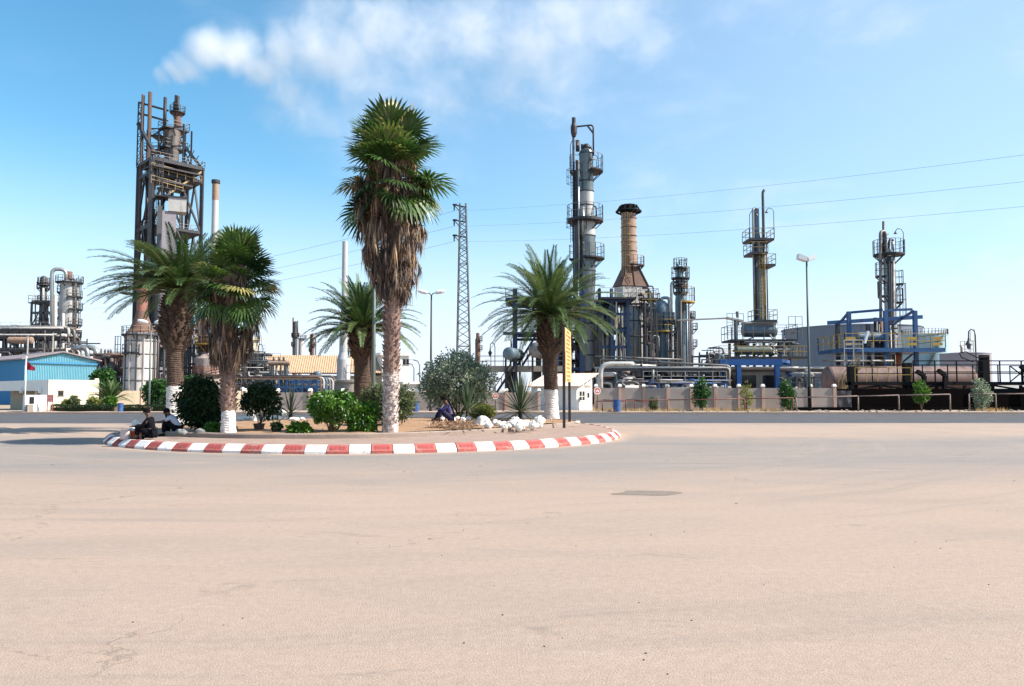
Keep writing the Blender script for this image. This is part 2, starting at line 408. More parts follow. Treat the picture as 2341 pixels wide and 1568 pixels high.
M = dict(
    steel=mat('grey_steel', (0.095, 0.098, 0.102), 0.55, 0.3, stain=RUST, amt=0.35),
    darksteel=mat('dark_steel', (0.035, 0.037, 0.045), 0.6, 0.2, stain=(0.09, 0.05, 0.035), amt=0.35),
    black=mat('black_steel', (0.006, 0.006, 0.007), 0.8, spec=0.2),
    clad=mat('aluminium_cladding', (0.33, 0.34, 0.335), 0.36, 0.5, var=0.12, vs=0.7, stain=(0.16, 0.14, 0.12), amt=0.42, streak=0.12),
    cladd=mat('dark_weathered_cladding', (0.17, 0.182, 0.18), 0.34, 0.6, var=0.2, vs=0.9, stain=(0.06, 0.06, 0.058), amt=0.5, streak=0.12),
    mblue=mat('worn_blue_paint', (0.022, 0.085, 0.21), 0.5, var=0.25, stain=(0.04, 0.04, 0.06), amt=0.4),
    cladw=mat('pale_cladding', (0.42, 0.41, 0.39), 0.5, 0.15, var=0.1, stain=(0.25, 0.2, 0.16), amt=0.38, streak=0.12),
    cladb=mat('blue_grey_cladding', (0.135, 0.185, 0.22), 0.45, 0.3, var=0.15, stain=(0.1, 0.1, 0.1), amt=0.4, streak=0.12),
    pipe=mat('pipe_lagging', (0.22, 0.212, 0.2), 0.55, 0.3, var=0.25, vs=0.8, stain=(0.08, 0.055, 0.045), amt=0.55, streak=1),
    piped=mat('dark_pipe', (0.075, 0.072, 0.074), 0.55, 0.2, var=0.2, stain=RUST, amt=0.4, streak=1),
    pipew=mat('white_pipe', (0.46, 0.445, 0.42), 0.55, var=0.12, stain=(0.3, 0.22, 0.16), amt=0.4, streak=1),
    rust=mat('rusted_plate', (0.15, 0.085, 0.064), 0.8, var=0.3, vs=1.0, stain=(0.08, 0.05, 0.045), amt=0.5, streak=0.2),
    stackb=mat('buff_stack_paint', (0.30, 0.20, 0.145), 0.75, var=0.15, stain=(0.17, 0.085, 0.05), amt=0.4, streak=0.15),
    stackw=mat('white_stack_paint', (0.44, 0.44, 0.435), 0.6, var=0.06, vs=0.6, stain=(0.38, 0.34, 0.3), amt=0.3, streak=0.1),
    furn=mat('furnace_white_paint', (0.50, 0.475, 0.455), 0.65, var=0.12, stain=(0.19, 0.11, 0.08), amt=0.45, streak=0.12),
    blue=mat('blue_paint', (0.012, 0.033, 0.088), 0.5, var=0.2, stain=(0.03, 0.03, 0.05), amt=0.4),
    bblue=mat('bright_blue_paint', (0.016, 0.085, 0.27), 0.5, var=0.2, stain=(0.02, 0.03, 0.07), amt=0.35),
    yellow=mat('yellow_paint', (0.42, 0.27, 0.05), 0.55, var=0.15, stain=(0.12, 0.07, 0.02), amt=0.4),
    rail=mat('weathered_railing', (0.21, 0.185, 0.16), 0.6, stain=RUST, amt=0.45),
    raily=mat('ochre_railing', (0.33, 0.235, 0.115), 0.6, stain=RUST, amt=0.45),
    orange=mat('orange_railing', (0.45, 0.13, 0.06), 0.6),
    tankg=mat('grey_tank_paint', (0.14, 0.17, 0.215), 0.55, var=0.06, vs=0.3, stain=(0.11, 0.125, 0.145), amt=0.4, streak=0.1, ss=0.5),
    tankb=mat('faded_blue_tank_paint', (0.27, 0.41, 0.45), 0.55, var=0.1, vs=0.4, stain=(0.5, 0.47, 0.43), amt=0.5, streak=0.15, ss=0.5),
    tankp=mat('pale_mauve_tank_paint', (0.27, 0.25, 0.275), 0.6, var=0.08, stain=(0.3, 0.24, 0.22), amt=0.4, streak=0.12),
    redtank=mat('red_oxide_paint', (0.19, 0.118, 0.10), 0.7, var=0.2, vs=0.6, stain=(0.07, 0.04, 0.035), amt=0.55, streak=0.3),
    cream=mat('cream_render', (0.74, 0.66, 0.50), 0.9, var=0.06, bump=0.2, stain=(0.5, 0.42, 0.3), amt=0.3, streak=0.3),
    white=mat('white_render', (0.80, 0.78, 0.73), 0.9, var=0.05, bump=0.2, stain=(0.55, 0.5, 0.44), amt=0.28, streak=0.3),
    wallg=mat('grey_block_wall', (0.36, 0.30, 0.265), 0.95, var=0.1, vs=2.5, bump=0.5, bs=14, stain=(0.33, 0.24, 0.20), amt=0.42, streak=0.5),
    wally=mat('buff_block_wall', (0.42, 0.35, 0.25), 0.95, var=0.1, vs=2.5, bump=0.5, bs=14, stain=(0.4, 0.3, 0.2), amt=0.35, streak=0.5),
    post=mat('wall_post', (0.50, 0.34, 0.26), 0.95, var=0.15, bump=0.3, stain=(0.3, 0.13, 0.1), amt=0.4),
    cap=mat('white_cap', (0.78, 0.76, 0.72), 0.9, var=0.08),
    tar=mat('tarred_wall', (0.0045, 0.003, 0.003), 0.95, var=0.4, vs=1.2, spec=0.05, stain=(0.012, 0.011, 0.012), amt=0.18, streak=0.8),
    scuff=mat('scuffed_whitewash', (0.16, 0.17, 0.20), 0.9, var=0.6, vs=3.5, stain=(0.012, 0.008, 0.008), amt=0.85, streak=0.6),
    concrete=mat('concrete', (0.31, 0.27, 0.23), 0.95, var=0.12, bump=0.4, bs=12, stain=(0.25, 0.19, 0.15), amt=0.4, streak=0.4),
    kerbstone=mat('kerb_concrete', (0.29, 0.225, 0.185), 0.95, var=0.15, bump=0.6, bs=25, stain=(0.26, 0.19, 0.15), amt=0.45, streak=1),
    paving=mat('pink_screed', (0.34, 0.24, 0.19), 0.95, var=0.14, vs=3, bump=0.5, bs=45, stain=(0.27, 0.195, 0.155), amt=0.5, streak=1),
    kred=mat('red_kerb_paint', (0.42, 0.105, 0.09), 0.8, var=0.2, vs=5, bump=0.45, bs=25, stain=(0.36, 0.25, 0.2), amt=0.5, streak=1, ss=2.5),
    kredd=mat('recess_red_kerb_paint', (0.36, 0.065, 0.06), 0.75, var=0.2, vs=9, bump=0.3, bs=25),  # darker red puts the shade of pressed recesses into flat squares
    kwhite=mat('white_kerb_paint', (0.80, 0.77, 0.72), 0.75, var=0.06, vs=6, bump=0.4, bs=25, stain=(0.42, 0.33, 0.27), amt=0.42, streak=1, ss=2.5),
    soil=mat('ochre_soil', (0.37, 0.22, 0.125), 1.0, var=0.18, vs=2.5, bump=0.9, bs=18, stain=(0.25, 0.155, 0.095), amt=0.45, streak=1),
    earth=mat('dusty_earth', (0.33, 0.25, 0.18), 1.0, var=0.18, vs=0.8, bump=0.6, bs=6, stain=(0.3, 0.24, 0.18), amt=0.4, streak=1),
    verge=mat('verge_dust', (0.37, 0.29, 0.23), 1.0, var=0.2, vs=1.5, bump=0.7, bs=9, stain=(0.28, 0.21, 0.16), amt=0.45, streak=1),
    dry=leafmat('dry_grass', [(0.36, 0.25, 0.1), (0.5, 0.37, 0.17)]),
    tile=mat('orange_tile', (0.47, 0.31, 0.19), 0.9, var=0.15, vs=3, bump=0.4, bs=10, stain=(0.42, 0.22, 0.11), amt=0.4, streak=1),
    tilep=mat('pale_pink_tile', (0.60, 0.44, 0.36), 0.9, var=0.15, vs=4, bump=0.3, bs=12, stain=(0.42, 0.27, 0.2), amt=0.4, streak=1),
    sheet=mat('lit_blue_sheet', (0.27, 0.55, 0.64), 0.6, var=0.06, stain=(0.38, 0.55, 0.6), amt=0.3, streak=0.1),  # gable blue, lightened for the sun that falls on it
    sheetd=mat('shaded_blue_sheet', (0.04, 0.22, 0.42), 0.6, var=0.08),  # darker copy of the gable blue: the side wall's shade as colour
    sheetr=mat('weathered_roof_sheet', (0.24, 0.20, 0.21), 0.7, var=0.15, stain=(0.2, 0.1, 0.07), amt=0.4),
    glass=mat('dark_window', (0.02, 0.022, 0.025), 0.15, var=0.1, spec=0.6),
    wframe=mat('window_frame', (0.35, 0.3, 0.26), 0.6),
    lampw=mat('white_lamp_housing', (0.8, 0.8, 0.78), 0.5, var=0.04),
    pole=mat('green_grey_pole', (0.06, 0.085, 0.078), 0.5, 0.2, var=0.12),
    polem=mat('pale_pole', (0.13, 0.16, 0.145), 0.5, 0.2, var=0.12),
    poled=mat('dark_pole', (0.03, 0.026, 0.026), 0.6),
    signy=mat('yellow_board', (0.70, 0.41, 0.16), 0.7, var=0.07, stain=(0.7, 0.5, 0.25), amt=0.3),
    signink=mat('faded_lettering', (0.36, 0.17, 0.06), 0.8, var=0.3, vs=8),
    signr=mat('red_board', (0.55, 0.07, 0.06), 0.6, var=0.1),
    signw=mat('white_lettering', (0.8, 0.76, 0.72), 0.7),
    no=mat('sign_red_enamel', (0.60, 0.13, 0.08), 0.5, var=0.1),
    flag=mat('red_cloth', (0.36, 0.012, 0.03), 0.9),
    barrel=mat('blue_barrel_paint', (0.03, 0.09, 0.25), 0.5, var=0.25, vs=6, stain=(0.3, 0.33, 0.36), amt=0.3, streak=1, ss=4),
    rock=mat('whitewashed_stone', (0.76, 0.73, 0.66), 0.95, var=0.1, vs=4, bump=0.5, bs=9, stain=(0.45, 0.37, 0.28), amt=0.35, streak=1, ss=3),
    rockg=mat('grey_stone', (0.2, 0.21, 0.21), 0.95, var=0.25, vs=5, bump=0.5, bs=12),
    bark=mat('palm_bark', (0.09, 0.06, 0.045), 0.95, var=0.35, vs=7, bump=0.8, bs=22),  # bark darkened to take in the shade on the left date palm trunk
    barkp=mat('pale_palm_bark', (0.25, 0.165, 0.135), 0.95, var=0.35, vs=7, bump=0.8, bs=22),
    barkw=mat('whitewashed_bark', (0.74, 0.70, 0.66), 0.95, var=0.12, vs=7, bump=0.7, bs=22, stain=(0.34, 0.26, 0.22), amt=0.35, streak=1, ss=3.5),
    barkm=mat('worn_whitewashed_bark', (0.66, 0.61, 0.57), 0.95, var=0.15, vs=7, bump=0.7, bs=22, stain=(0.26, 0.18, 0.155), amt=0.8, streak=1, ss=4.5),
    stem=mat('woody_stem', (0.13, 0.09, 0.06), 0.95, var=0.3, vs=9),
    pot=mat('dark_plant_pot', (0.06, 0.045, 0.04), 0.8, var=0.2),
    wire=mat('wire', (0.25, 0.28, 0.32), 0.6),
    skin=mat('brown_skin', (0.10, 0.05, 0.033), 0.6, var=0.1),
    hair=mat('black_hair', (0.006, 0.005, 0.005), 0.8, spec=0.1),
    dark=mat('dark_cloth', (0.008, 0.009, 0.012), 0.95, var=0.2, vs=6, spec=0.05),
    shirt=mat('pale_blue_shirt', (0.42, 0.48, 0.58), 0.9, var=0.08, vs=6),
    robe=mat('blue_cloth', (0.025, 0.035, 0.16), 0.9, var=0.15, vs=6),
    orangep=mat('orange_plastic', (0.62, 0.09, 0.02), 0.4, var=0.06),
    whitep=mat('white_plastic', (0.78, 0.75, 0.68), 0.45, var=0.05),
    sack=mat('pale_sack', (0.55, 0.45, 0.42), 0.9, var=0.2, vs=8, stain=(0.45, 0.16, 0.13), amt=0.3, streak=1, ss=5),
    fan=leafmat('fan_palm_leaf', [(0.02, 0.055, 0.013), (0.06, 0.122, 0.027), (0.14, 0.205, 0.058), (0.38, 0.32, 0.12)], 0.24, 0.38, 0.55),
    deadf=leafmat('dead_palm_leaf', [(0.07, 0.052, 0.044), (0.145, 0.107, 0.088), (0.25, 0.178, 0.13), (0.48, 0.32, 0.19)], 0.12, 0.8),
    feather=leafmat('date_palm_leaf', [(0.022, 0.058, 0.018), (0.06, 0.12, 0.038), (0.14, 0.205, 0.075), (0.33, 0.35, 0.18)], 0.22, 0.42, 0.5),  # palest tone puts the sunlit parts of the fronds into the colour
    rachis=mat('palm_rachis', (0.12, 0.12, 0.04), 0.7),
    bush=leafmat('bright_bush_leaf', [(0.025, 0.085, 0.01), (0.06, 0.165, 0.018), (0.12, 0.25, 0.032), (0.2, 0.33, 0.065)], 0.3, 0.4, 0.5),
    bushd=leafmat('dark_bush_leaf', [(0.009, 0.026, 0.009), (0.019, 0.048, 0.014), (0.042, 0.085, 0.026)], 0.2),  # holds palm shade on the island shrubs, plain dark on the hedges
    bushg=leafmat('grey_green_leaf', [(0.12, 0.17, 0.10), (0.24, 0.30, 0.19), (0.38, 0.43, 0.31), (0.52, 0.55, 0.44)], 0.3, 0.4, 0.5),
    busho=leafmat('olive_leaf', [(0.06, 0.085, 0.035), (0.11, 0.14, 0.06), (0.2, 0.21, 0.11)], 0.25),
    bushy=leafmat('yellow_green_leaf', [(0.13, 0.17, 0.04), (0.24, 0.26, 0.07), (0.36, 0.33, 0.11)], 0.3),
    tree=leafmat('sapling_leaf', [(0.02, 0.065, 0.018), (0.045, 0.125, 0.03), (0.09, 0.19, 0.05)], 0.3),
    agave=leafmat('yucca_leaf', [(0.04, 0.075, 0.045), (0.085, 0.13, 0.07), (0.17, 0.21, 0.11)], 0.15),
    litter=leafmat('palm_litter', [(0.16, 0.10, 0.065), (0.3, 0.2, 0.13), (0.46, 0.33, 0.23)], 0.1, 0.9),
)
# ------------------------------------------------------------------ ground
def groundmat():
    m = bpy.data.materials.new('dusty_asphalt'); m.use_nodes = True
    nt = m.node_tree; L = nt.links; b = nt.nodes['Principled BSDF']
    b.inputs['Roughness'].default_value = 0.9; b.inputs['Specular IOR Level'].default_value = 0.25
    g = N(nt, 'ShaderNodeNewGeometry')
    def noi(scale, detail=5.0, rough=0.6, sc=(1, 1, 1), dist=0.0):
        mp = N(nt, 'ShaderNodeMapping', inp={'Scale': sc}); n = N(nt, 'ShaderNodeTexNoise', inp={'Scale': scale, 'Detail': detail, 'Roughness': rough, 'Distortion': dist})
        L.new(g.outputs['Position'], mp.inputs[0]); L.new(mp.outputs[0], n.inputs['Vector']); return n.outputs['Fac']
    def mr(src, a, c, lo, hi, smooth=True):
        n = N(nt, 'ShaderNodeMapRange', inp={1: a, 2: c, 3: lo, 4: hi})
        if smooth: n.interpolation_type = 'SMOOTHSTEP'
        L.new(src, n.inputs[0]); return n.outputs[0]
    def ma(op, a, c, cl=False):
        n = N(nt, 'ShaderNodeMath', operation=op, use_clamp=cl)
        for i, q in enumerate((a, c)):
            if hasattr(q, 'links'): L.new(q, n.inputs[i])
            else: n.inputs[i].default_value = q
        return n.outputs[0]
    def mix(f, a, c):
        n = N(nt, 'ShaderNodeMix', data_type='RGBA')
        L.new(f, n.inputs[0])
        for i, q in ((6, a), (7, c)):
            if hasattr(q, 'links'): L.new(q, n.inputs[i])
            else: n.inputs[i].default_value = (*q, 1)
        return n.outputs[2]
    s = N(nt, 'ShaderNodeSeparateXYZ'); L.new(g.outputs['Position'], s.inputs[0])
    wob = ma('MULTIPLY', ma('SUBTRACT', noi(0.13, 4), 0.5), 9.0)
    y = ma('ADD', s.outputs['Y'], wob)
    band = ma('MULTIPLY', mr(y, 12.5, 21.5, 0, 1), mr(y, 29, 33, 1, 0))          # the lane worn grey by turning traffic
    far = mr(y, 41.5, 44.5, 0, 0.75)
    wear = ma('MAXIMUM', band, far)
    patch = mr(noi(0.33, 7, 0.62, (0.45, 1.3, 1), 0.4), 0.42, 0.72, 0.0, 0.55)
    grey = ma('ADD', ma('MULTIPLY', wear, 0.66), ma('MULTIPLY', patch, 0.7), True)
    c = mix(grey, (0.372, 0.278, 0.218), (0.222, 0.203, 0.188))
    c = mix(mr(noi(0.9, 6, 0.65, (0.35, 1.6, 1), 0.6), 0.55, 0.75, 0, 0.4), c, (0.43, 0.325, 0.265))
    c = mix(mr(noi(1.1, 5, 0.7, (0.5, 1.2, 1), 0.8), 0.60, 0.70, 0, 0.45), c, (0.19, 0.16, 0.138))
    c = mix(mr(noi(7.0, 3, 0.5), 0.74, 0.80, 0, 0.5), c, (0.14, 0.118, 0.1))
    # tyre polish in arcs round the island, sand along the kerb foot, cracks
    dv = N(nt, 'ShaderNodeVectorMath', operation='DISTANCE', inp={1: (-5.58, 32.7, 0.0)}); L.new(g.outputs['Position'], dv.inputs[0])
    rad = ma('ADD', dv.outputs['Value'], ma('MULTIPLY', ma('SUBTRACT', noi(0.06, 3), 0.5), 5.0))
    cx = N(nt, 'ShaderNodeCombineXYZ'); L.new(rad, cx.inputs[0]); L.new(ma('MULTIPLY', s.outputs['X'], 0.02), cx.inputs[1])
    na = N(nt, 'ShaderNodeTexNoise', inp={'Scale': 1.3, 'Detail': 5.0, 'Roughness': 0.7}); L.new(cx.outputs[0], na.inputs['Vector'])
    arc = ma('MULTIPLY', mr(na.outputs['Fac'], 0.5, 0.7, 0, 0.5), mr(noi(0.22, 4), 0.35, 0.65, 0.15, 1.0))
    c = mix(arc, c, (0.215, 0.185, 0.165))
    arc2 = ma('MULTIPLY', mr(na.outputs['Fac'], 0.46, 0.3, 0, 0.4), mr(noi(0.3, 4), 0.35, 0.65, 0.1, 1.0))
    c = mix(arc2, c, (0.40, 0.30, 0.24))
    c = mix(ma('MULTIPLY', mr(dv.outputs['Value'], 9.9, 10.7, 0.9, 0.0), mr(noi(1.2, 4), 0.3, 0.6, 0.3, 1.0)), c, (0.44, 0.31, 0.23))
    wv = N(nt, 'ShaderNodeVectorMath', operation='ADD'); nw = N(nt, 'ShaderNodeTexNoise', inp={'Scale': 0.35, 'Detail': 6.0, 'Roughness': 0.65}); L.new(g.outputs['Position'], nw.inputs['Vector'])
    nsc = N(nt, 'ShaderNodeVectorMath', operation='SCALE', inp={'Scale': 3.0}); L.new(nw.outputs['Color'], nsc.inputs[0]); L.new(g.outputs['Position'], wv.inputs[0]); L.new(nsc.outputs[0], wv.inputs[1])
    vo = N(nt, 'ShaderNodeTexVoronoi', feature='DISTANCE_TO_EDGE', inp={'Scale': 0.16}); L.new(wv.outputs[0], vo.inputs['Vector'])
    crk = ma('MULTIPLY', mr(vo.outputs['Distance'], 0.0008, 0.0042, 0.55, 0.0), mr(noi(0.2, 3), 0.46, 0.58, 0.0, 1.0))
    c = mix(crk, c, (0.14, 0.115, 0.1))
    hs = N(nt, 'ShaderNodeHueSaturation')
    L.new(c, hs.inputs['Color'])
    sp = ma('MULTIPLY', mr(noi(75.0, 3, 0.8), 0.25, 0.75, 0.62, 1.38, False), mr(noi(11.0, 5, 0.75), 0.25, 0.75, 0.86, 1.14, False))
    L.new(sp, hs.inputs['Value'])
    L.new(hs.outputs[0], b.inputs['Base Color'])
    bp = N(nt, 'ShaderNodeBump', inp={'Strength': 0.5, 'Distance': 0.02})
    L.new(noi(60.0, 4, 0.7), bp.inputs['Height']); L.new(bp.outputs[0], b.inputs['Normal'])
    return m
M['asphalt'] = groundmat()
M['road'] = mat('dark_road_asphalt', (0.07, 0.07, 0.077), 0.85, var=0.2, vs=0.7, bump=0.4, bs=30, stain=(0.12, 0.105, 0.098), amt=0.45, streak=1, ss=0.5)
M['oil'] = mat('oil_stain', (0.2, 0.16, 0.125), 0.85, var=0.2, vs=9)

mb = MB(); mb.add([(-3500, -200, -.03), (3500, -200, -.03), (3500, 6000, -.03), (-3500, 6000, -.03)], [(0, 1, 2, 3)])
struct('ground', mb, M['earth'])
mb = MB(); mb.add([(-160, -12, 0), (160, -12, 0), (160, 62.2, 0), (-160, 62.2, 0)], [(0, 1, 2, 3)])
struct('forecourt', mb, M['asphalt'])
mb = MB()
xs = [-160 + 2 * i for i in range(161)]
rn = random.Random(3)
near = [(x, 43.8 + (x + 60) * 0.012 + rn.uniform(-.12, .12), .005) for x in xs]
far_ = [(x, 61.9, .005) for x in xs]
mb.add(near + far_, [(i, i + 1, 161 + i + 1, 161 + i) for i in range(160)])
struct('road', mb, M['road'])
mb = MB(); mb.box(-160, 62.25, -.02, 160, 62.5, .13); struct('kerb', mb, M['kerbstone'])
mb = MB()
nx, ny = 320, 8
vs = []
for j in range(ny + 1):
    for i in range(nx + 1):
        x = -160 + 320 * i / nx; y = 62.5 + 5.5 * j / ny
        vs.append((x, y, .12 + (0 if j == 0 else .07 * noise.noise(V((x * .5, y * .5, 1))) + .03)))
mb.add(vs, [(j * (nx + 1) + i, j * (nx + 1) + i + 1, (j + 1) * (nx + 1) + i + 1, (j + 1) * (nx + 1) + i) for j in range(ny) for i in range(nx)], True)
struct('verge', mb, M['verge'])

# ------------------------------------------------------------------ island
CX, CY, RA, RB, EX = -5.58, 32.7, 9.92, 11.0, 2.6
def outer(t, off=0.0):
    c, s_ = cos(t), sin(t)
    if s_ <= 0: return V((CX + (RA - off) * c, CY + (RA - off) * s_, 0))
    e = 2 / EX
    return V((CX + (RA - off) * math.copysign(abs(c) ** e, c), CY + (RB - off) * abs(s_) ** e, 0))
inner_pts = [(-11.0, 27.15), (-8.8, 26.3), (-5.97, 26.25), (-3.8, 27.0), (-.8, 29.6), (1.6, 33.6), (2.9, 36.6), (3.1, 38.6), (1.6, 40.6), (-2, 41.6), (-5.6, 41.9), (-9, 41.2), (-12, 39), (-13.6, 35.6), (-14.0, 32), (-13.2, 29.3), (-12.2, 27.9)]
def smooth_loop(pts, k=10):
    out = []; n = len(pts)
    for i in range(n):
        p0, p1, p2, p3 = [V((*pts[(i + j) % n], 0)) for j in (-1, 0, 1, 2)]
        for q in range(k):
            t = q / k
            out.append(0.5 * ((2 * p1) + (-p0 + p2) * t + (2 * p0 - 5 * p1 + 4 * p2 - p3) * t * t + (-p0 + 3 * p1 - 3 * p2 + p3) * t ** 3))
    return out
inl = smooth_loop(inner_pts)
IC = V((-5.4, 34.0, 0))
n_in = len(inl)
nrm_in = []
for i in range(n_in):
    t = (inl[(i + 1) % n_in] - inl[i - 1]).normalized(); nrm_in.append(V((t.y, -t.x, 0)))
def soil_z(x, y):
    r = min(1.0, math.hypot((x + 5.4) / 8.6, (y - 34) / 7.8))
    return .37 + .17 * (1 - r * r) + .035 * noise.noise(V((x * .8, y * .8, 0))) + .02 * noise.noise(V((x * 2.5, y * 2.5, 3)))
# paving between the kerbs
mb = MB()
No = 240
ol = [outer(2 * PI * i / No, 0.28) for i in range(No)]
def nearest_ray(p):
    return min(range(n_in), key=lambda k: (math.atan2(inl[k].y - IC.y, inl[k].x - IC.x) - math.atan2(p.y - IC.y, p.x - IC.x)) % (2 * PI) if True else 0)
angs = [math.atan2(p.y - IC.y, p.x - IC.x) for p in inl]
def inner_at(a):
    best = None
    for k in range(n_in):
        a0, a1 = angs[k], angs[(k + 1) % n_in]
        d = (a1 - a0 + PI) % (2 * PI) - PI
        e = (a - a0 + PI) % (2 * PI) - PI
        if 0 <= e <= d + 1e-9 and d > 0: return inl[k].lerp(inl[(k + 1) % n_in], e / d)
    return inl[min(range(n_in), key=lambda k: abs((a - angs[k] + PI) % (2 * PI) - PI))]
vs = []
for p in ol:
    q = inner_at(math.atan2(p.y - IC.y, p.x - IC.x))
    for t in (0, .33, .66, 1.0):
        c = p.lerp(q, t); vs.append((c.x, c.y, .235 + .008 * noise.noise(c * 1.5)))
mb.add(vs, [(i * 4 + k, ((i + 1) % No) * 4 + k, ((i + 1) % No) * 4 + k + 1, i * 4 + k + 1) for i in range(No) for k in range(3)], True)
struct('island_pavement', mb, M['paving'])
# inner kerb, a low worn concrete edging
mb = MB()
prof = [(.05, .18), (.045, .36), (0.01, .40), (-.13, .40), (-.17, .34)]
vs = []
for i in range(n_in):
    w = .012 * noise.noise(inl[i] * 1.3)
    for o, z in prof: 
        c = inl[i] + nrm_in[i] * (o + w); vs.append((c.x, c.y, z + (w if z > .3 else 0)))
k = len(prof)
mb.add(vs, [(i * k + j, ((i + 1) % n_in) * k + j, ((i + 1) % n_in) * k + j + 1, i * k + j + 1) for i in range(n_in) for j in range(k - 1)], False)
struct('inner_kerb', mb, M['kerbstone'])
mb = MB()
rings = 26
vs = []
for j in range(rings + 1):
    t = j / rings
    for i in range(n_in):
        c = IC.lerp(inl[i] - nrm_in[i] * .1, t); vs.append((c.x, c.y, soil_z(c.x, c.y)))
mb.add(vs, [(j * n_in + i, j * n_in + (i + 1) % n_in, (j + 1) * n_in + (i + 1) % n_in, (j + 1) * n_in + i) for j in range(rings) for i in range(n_in)], True)
struct('island_soil', mb, M['soil'])
# outer kerb: plain at the back, painted blocks where it is seen
kprof = [(0, -.02), (0, .075), (.19, .245), (.32, .25), (.33, .10)]
def kerb_run(mb, ta, tb, n, jo=0.0, jz=0.0):
    vs = []
    for i in range(n + 1):
        t = ta + (tb - ta) * i / n
        for o, z in kprof:
            p = outer(t, o + jo); vs.append((p.x, p.y, z + jz + (.006 * noise.noise(V((p.x * 3, p.y * 3, z * 20))) if n < 10 else 0)))
    k = len(kprof)
    fs = [(i * k + j, (i + 1) * k + j, (i + 1) * k + j + 1, i * k + j + 1) for i in range(n) for j in range(k - 1)]
    fs += [tuple(range(k))[::-1], tuple(n * k + j for j in range(k))]
    mb.add(vs, fs)
T0, T1 = R(168), R(392)
mb = MB(); kerb_run(mb, T1 - 2 * PI, T0, 60)
ko = struct('island_kerb', mb, M['kerbstone'])
ts = []; t = T0
while t < T1:
    ts.append(t); d = (outer(t + .001) - outer(t)).length / .001; t += .632 / d
rn = random.Random(8)
for i in range(len(ts) - 1):
    mb = MB(); gap = .0008 + rn.random() * .0009
    jo, jz = rn.uniform(-.012, .012), rn.uniform(-.009, .006)
    kerb_run(mb, ts[i] + gap, ts[i + 1] - gap, 5, jo, jz)
    red = i % 2 == 0
    if red:
        mb.m = 1
        for q in range(4):
            a = ts[i] + (ts[i + 1] - ts[i]) * (.14 + q * .19); b2 = a + (ts[i + 1] - ts[i]) * .14
            P = lambda t_, f: outer(t_, .19 * f - .004 + jo) + V((0, 0, .075 + .17 * f + .008 + jz))
            mb.add([P(a, .28), P(b2, .28), P(b2, .78), P(a, .78)], [(0, 1, 2, 3)])
    o = mb.build('kerb_block', [M['kred'], M['kredd']] if red else M['kwhite'], ko, 'red painted kerb block with pressed squares' if red else 'white painted kerb block')
# stain and small stones on the forecourt
mb = MB(); c = G(1478, 1127)
vs = [(c.x, c.y, .004)]
for i in range(40):
    a = 2 * PI * i / 40; r = 1 + .35 * noise.noise(V((cos(a) * 1.3, sin(a) * 1.3, 5)))
    vs.append((c.x + .62 * r * cos(a) + .12 * sin(3 * a), c.y + .33 * r * sin(a), .004))
mb.add(vs, [(0, i, i % 40 + 1) for i in range(1, 41)])
st = struct('oil_stain', mb, M['oil'])
mb = MB(); rn = random.Random(4)
for i in range(200):
    y = 3.8 + 24 * rn.random() ** 1.2; x = rn.uniform(-.68, .68) * y; r = rn.uniform(.003, .009)
    mb.tint = rn.random(); mb.rev((x, y, r * .5), (rn.uniform(-.3, .3), rn.uniform(-.3, .3), 1), [(0, -r * .6), (r, -r * .2), (r * .8, r * .4), (0, r * .6)], 5, False)
for i in range(14):
    y = 5 + 22 * rn.random(); x = rn.uniform(-.65, .65) * y; a = rn.uniform(0, PI); l = rn.uniform(.03, .08)
    mb.bar((x, y, .008), (x + l * cos(a), y + l * sin(a) * .5, .01), .006)
tag(mb.build('loose_grit', mat('grit', (0.12, 0.09, 0.07), 0.9, var=0.5, vs=3)), 'scattered grit and twigs lying on the dusty forecourt', 'grit', kind='stuff')

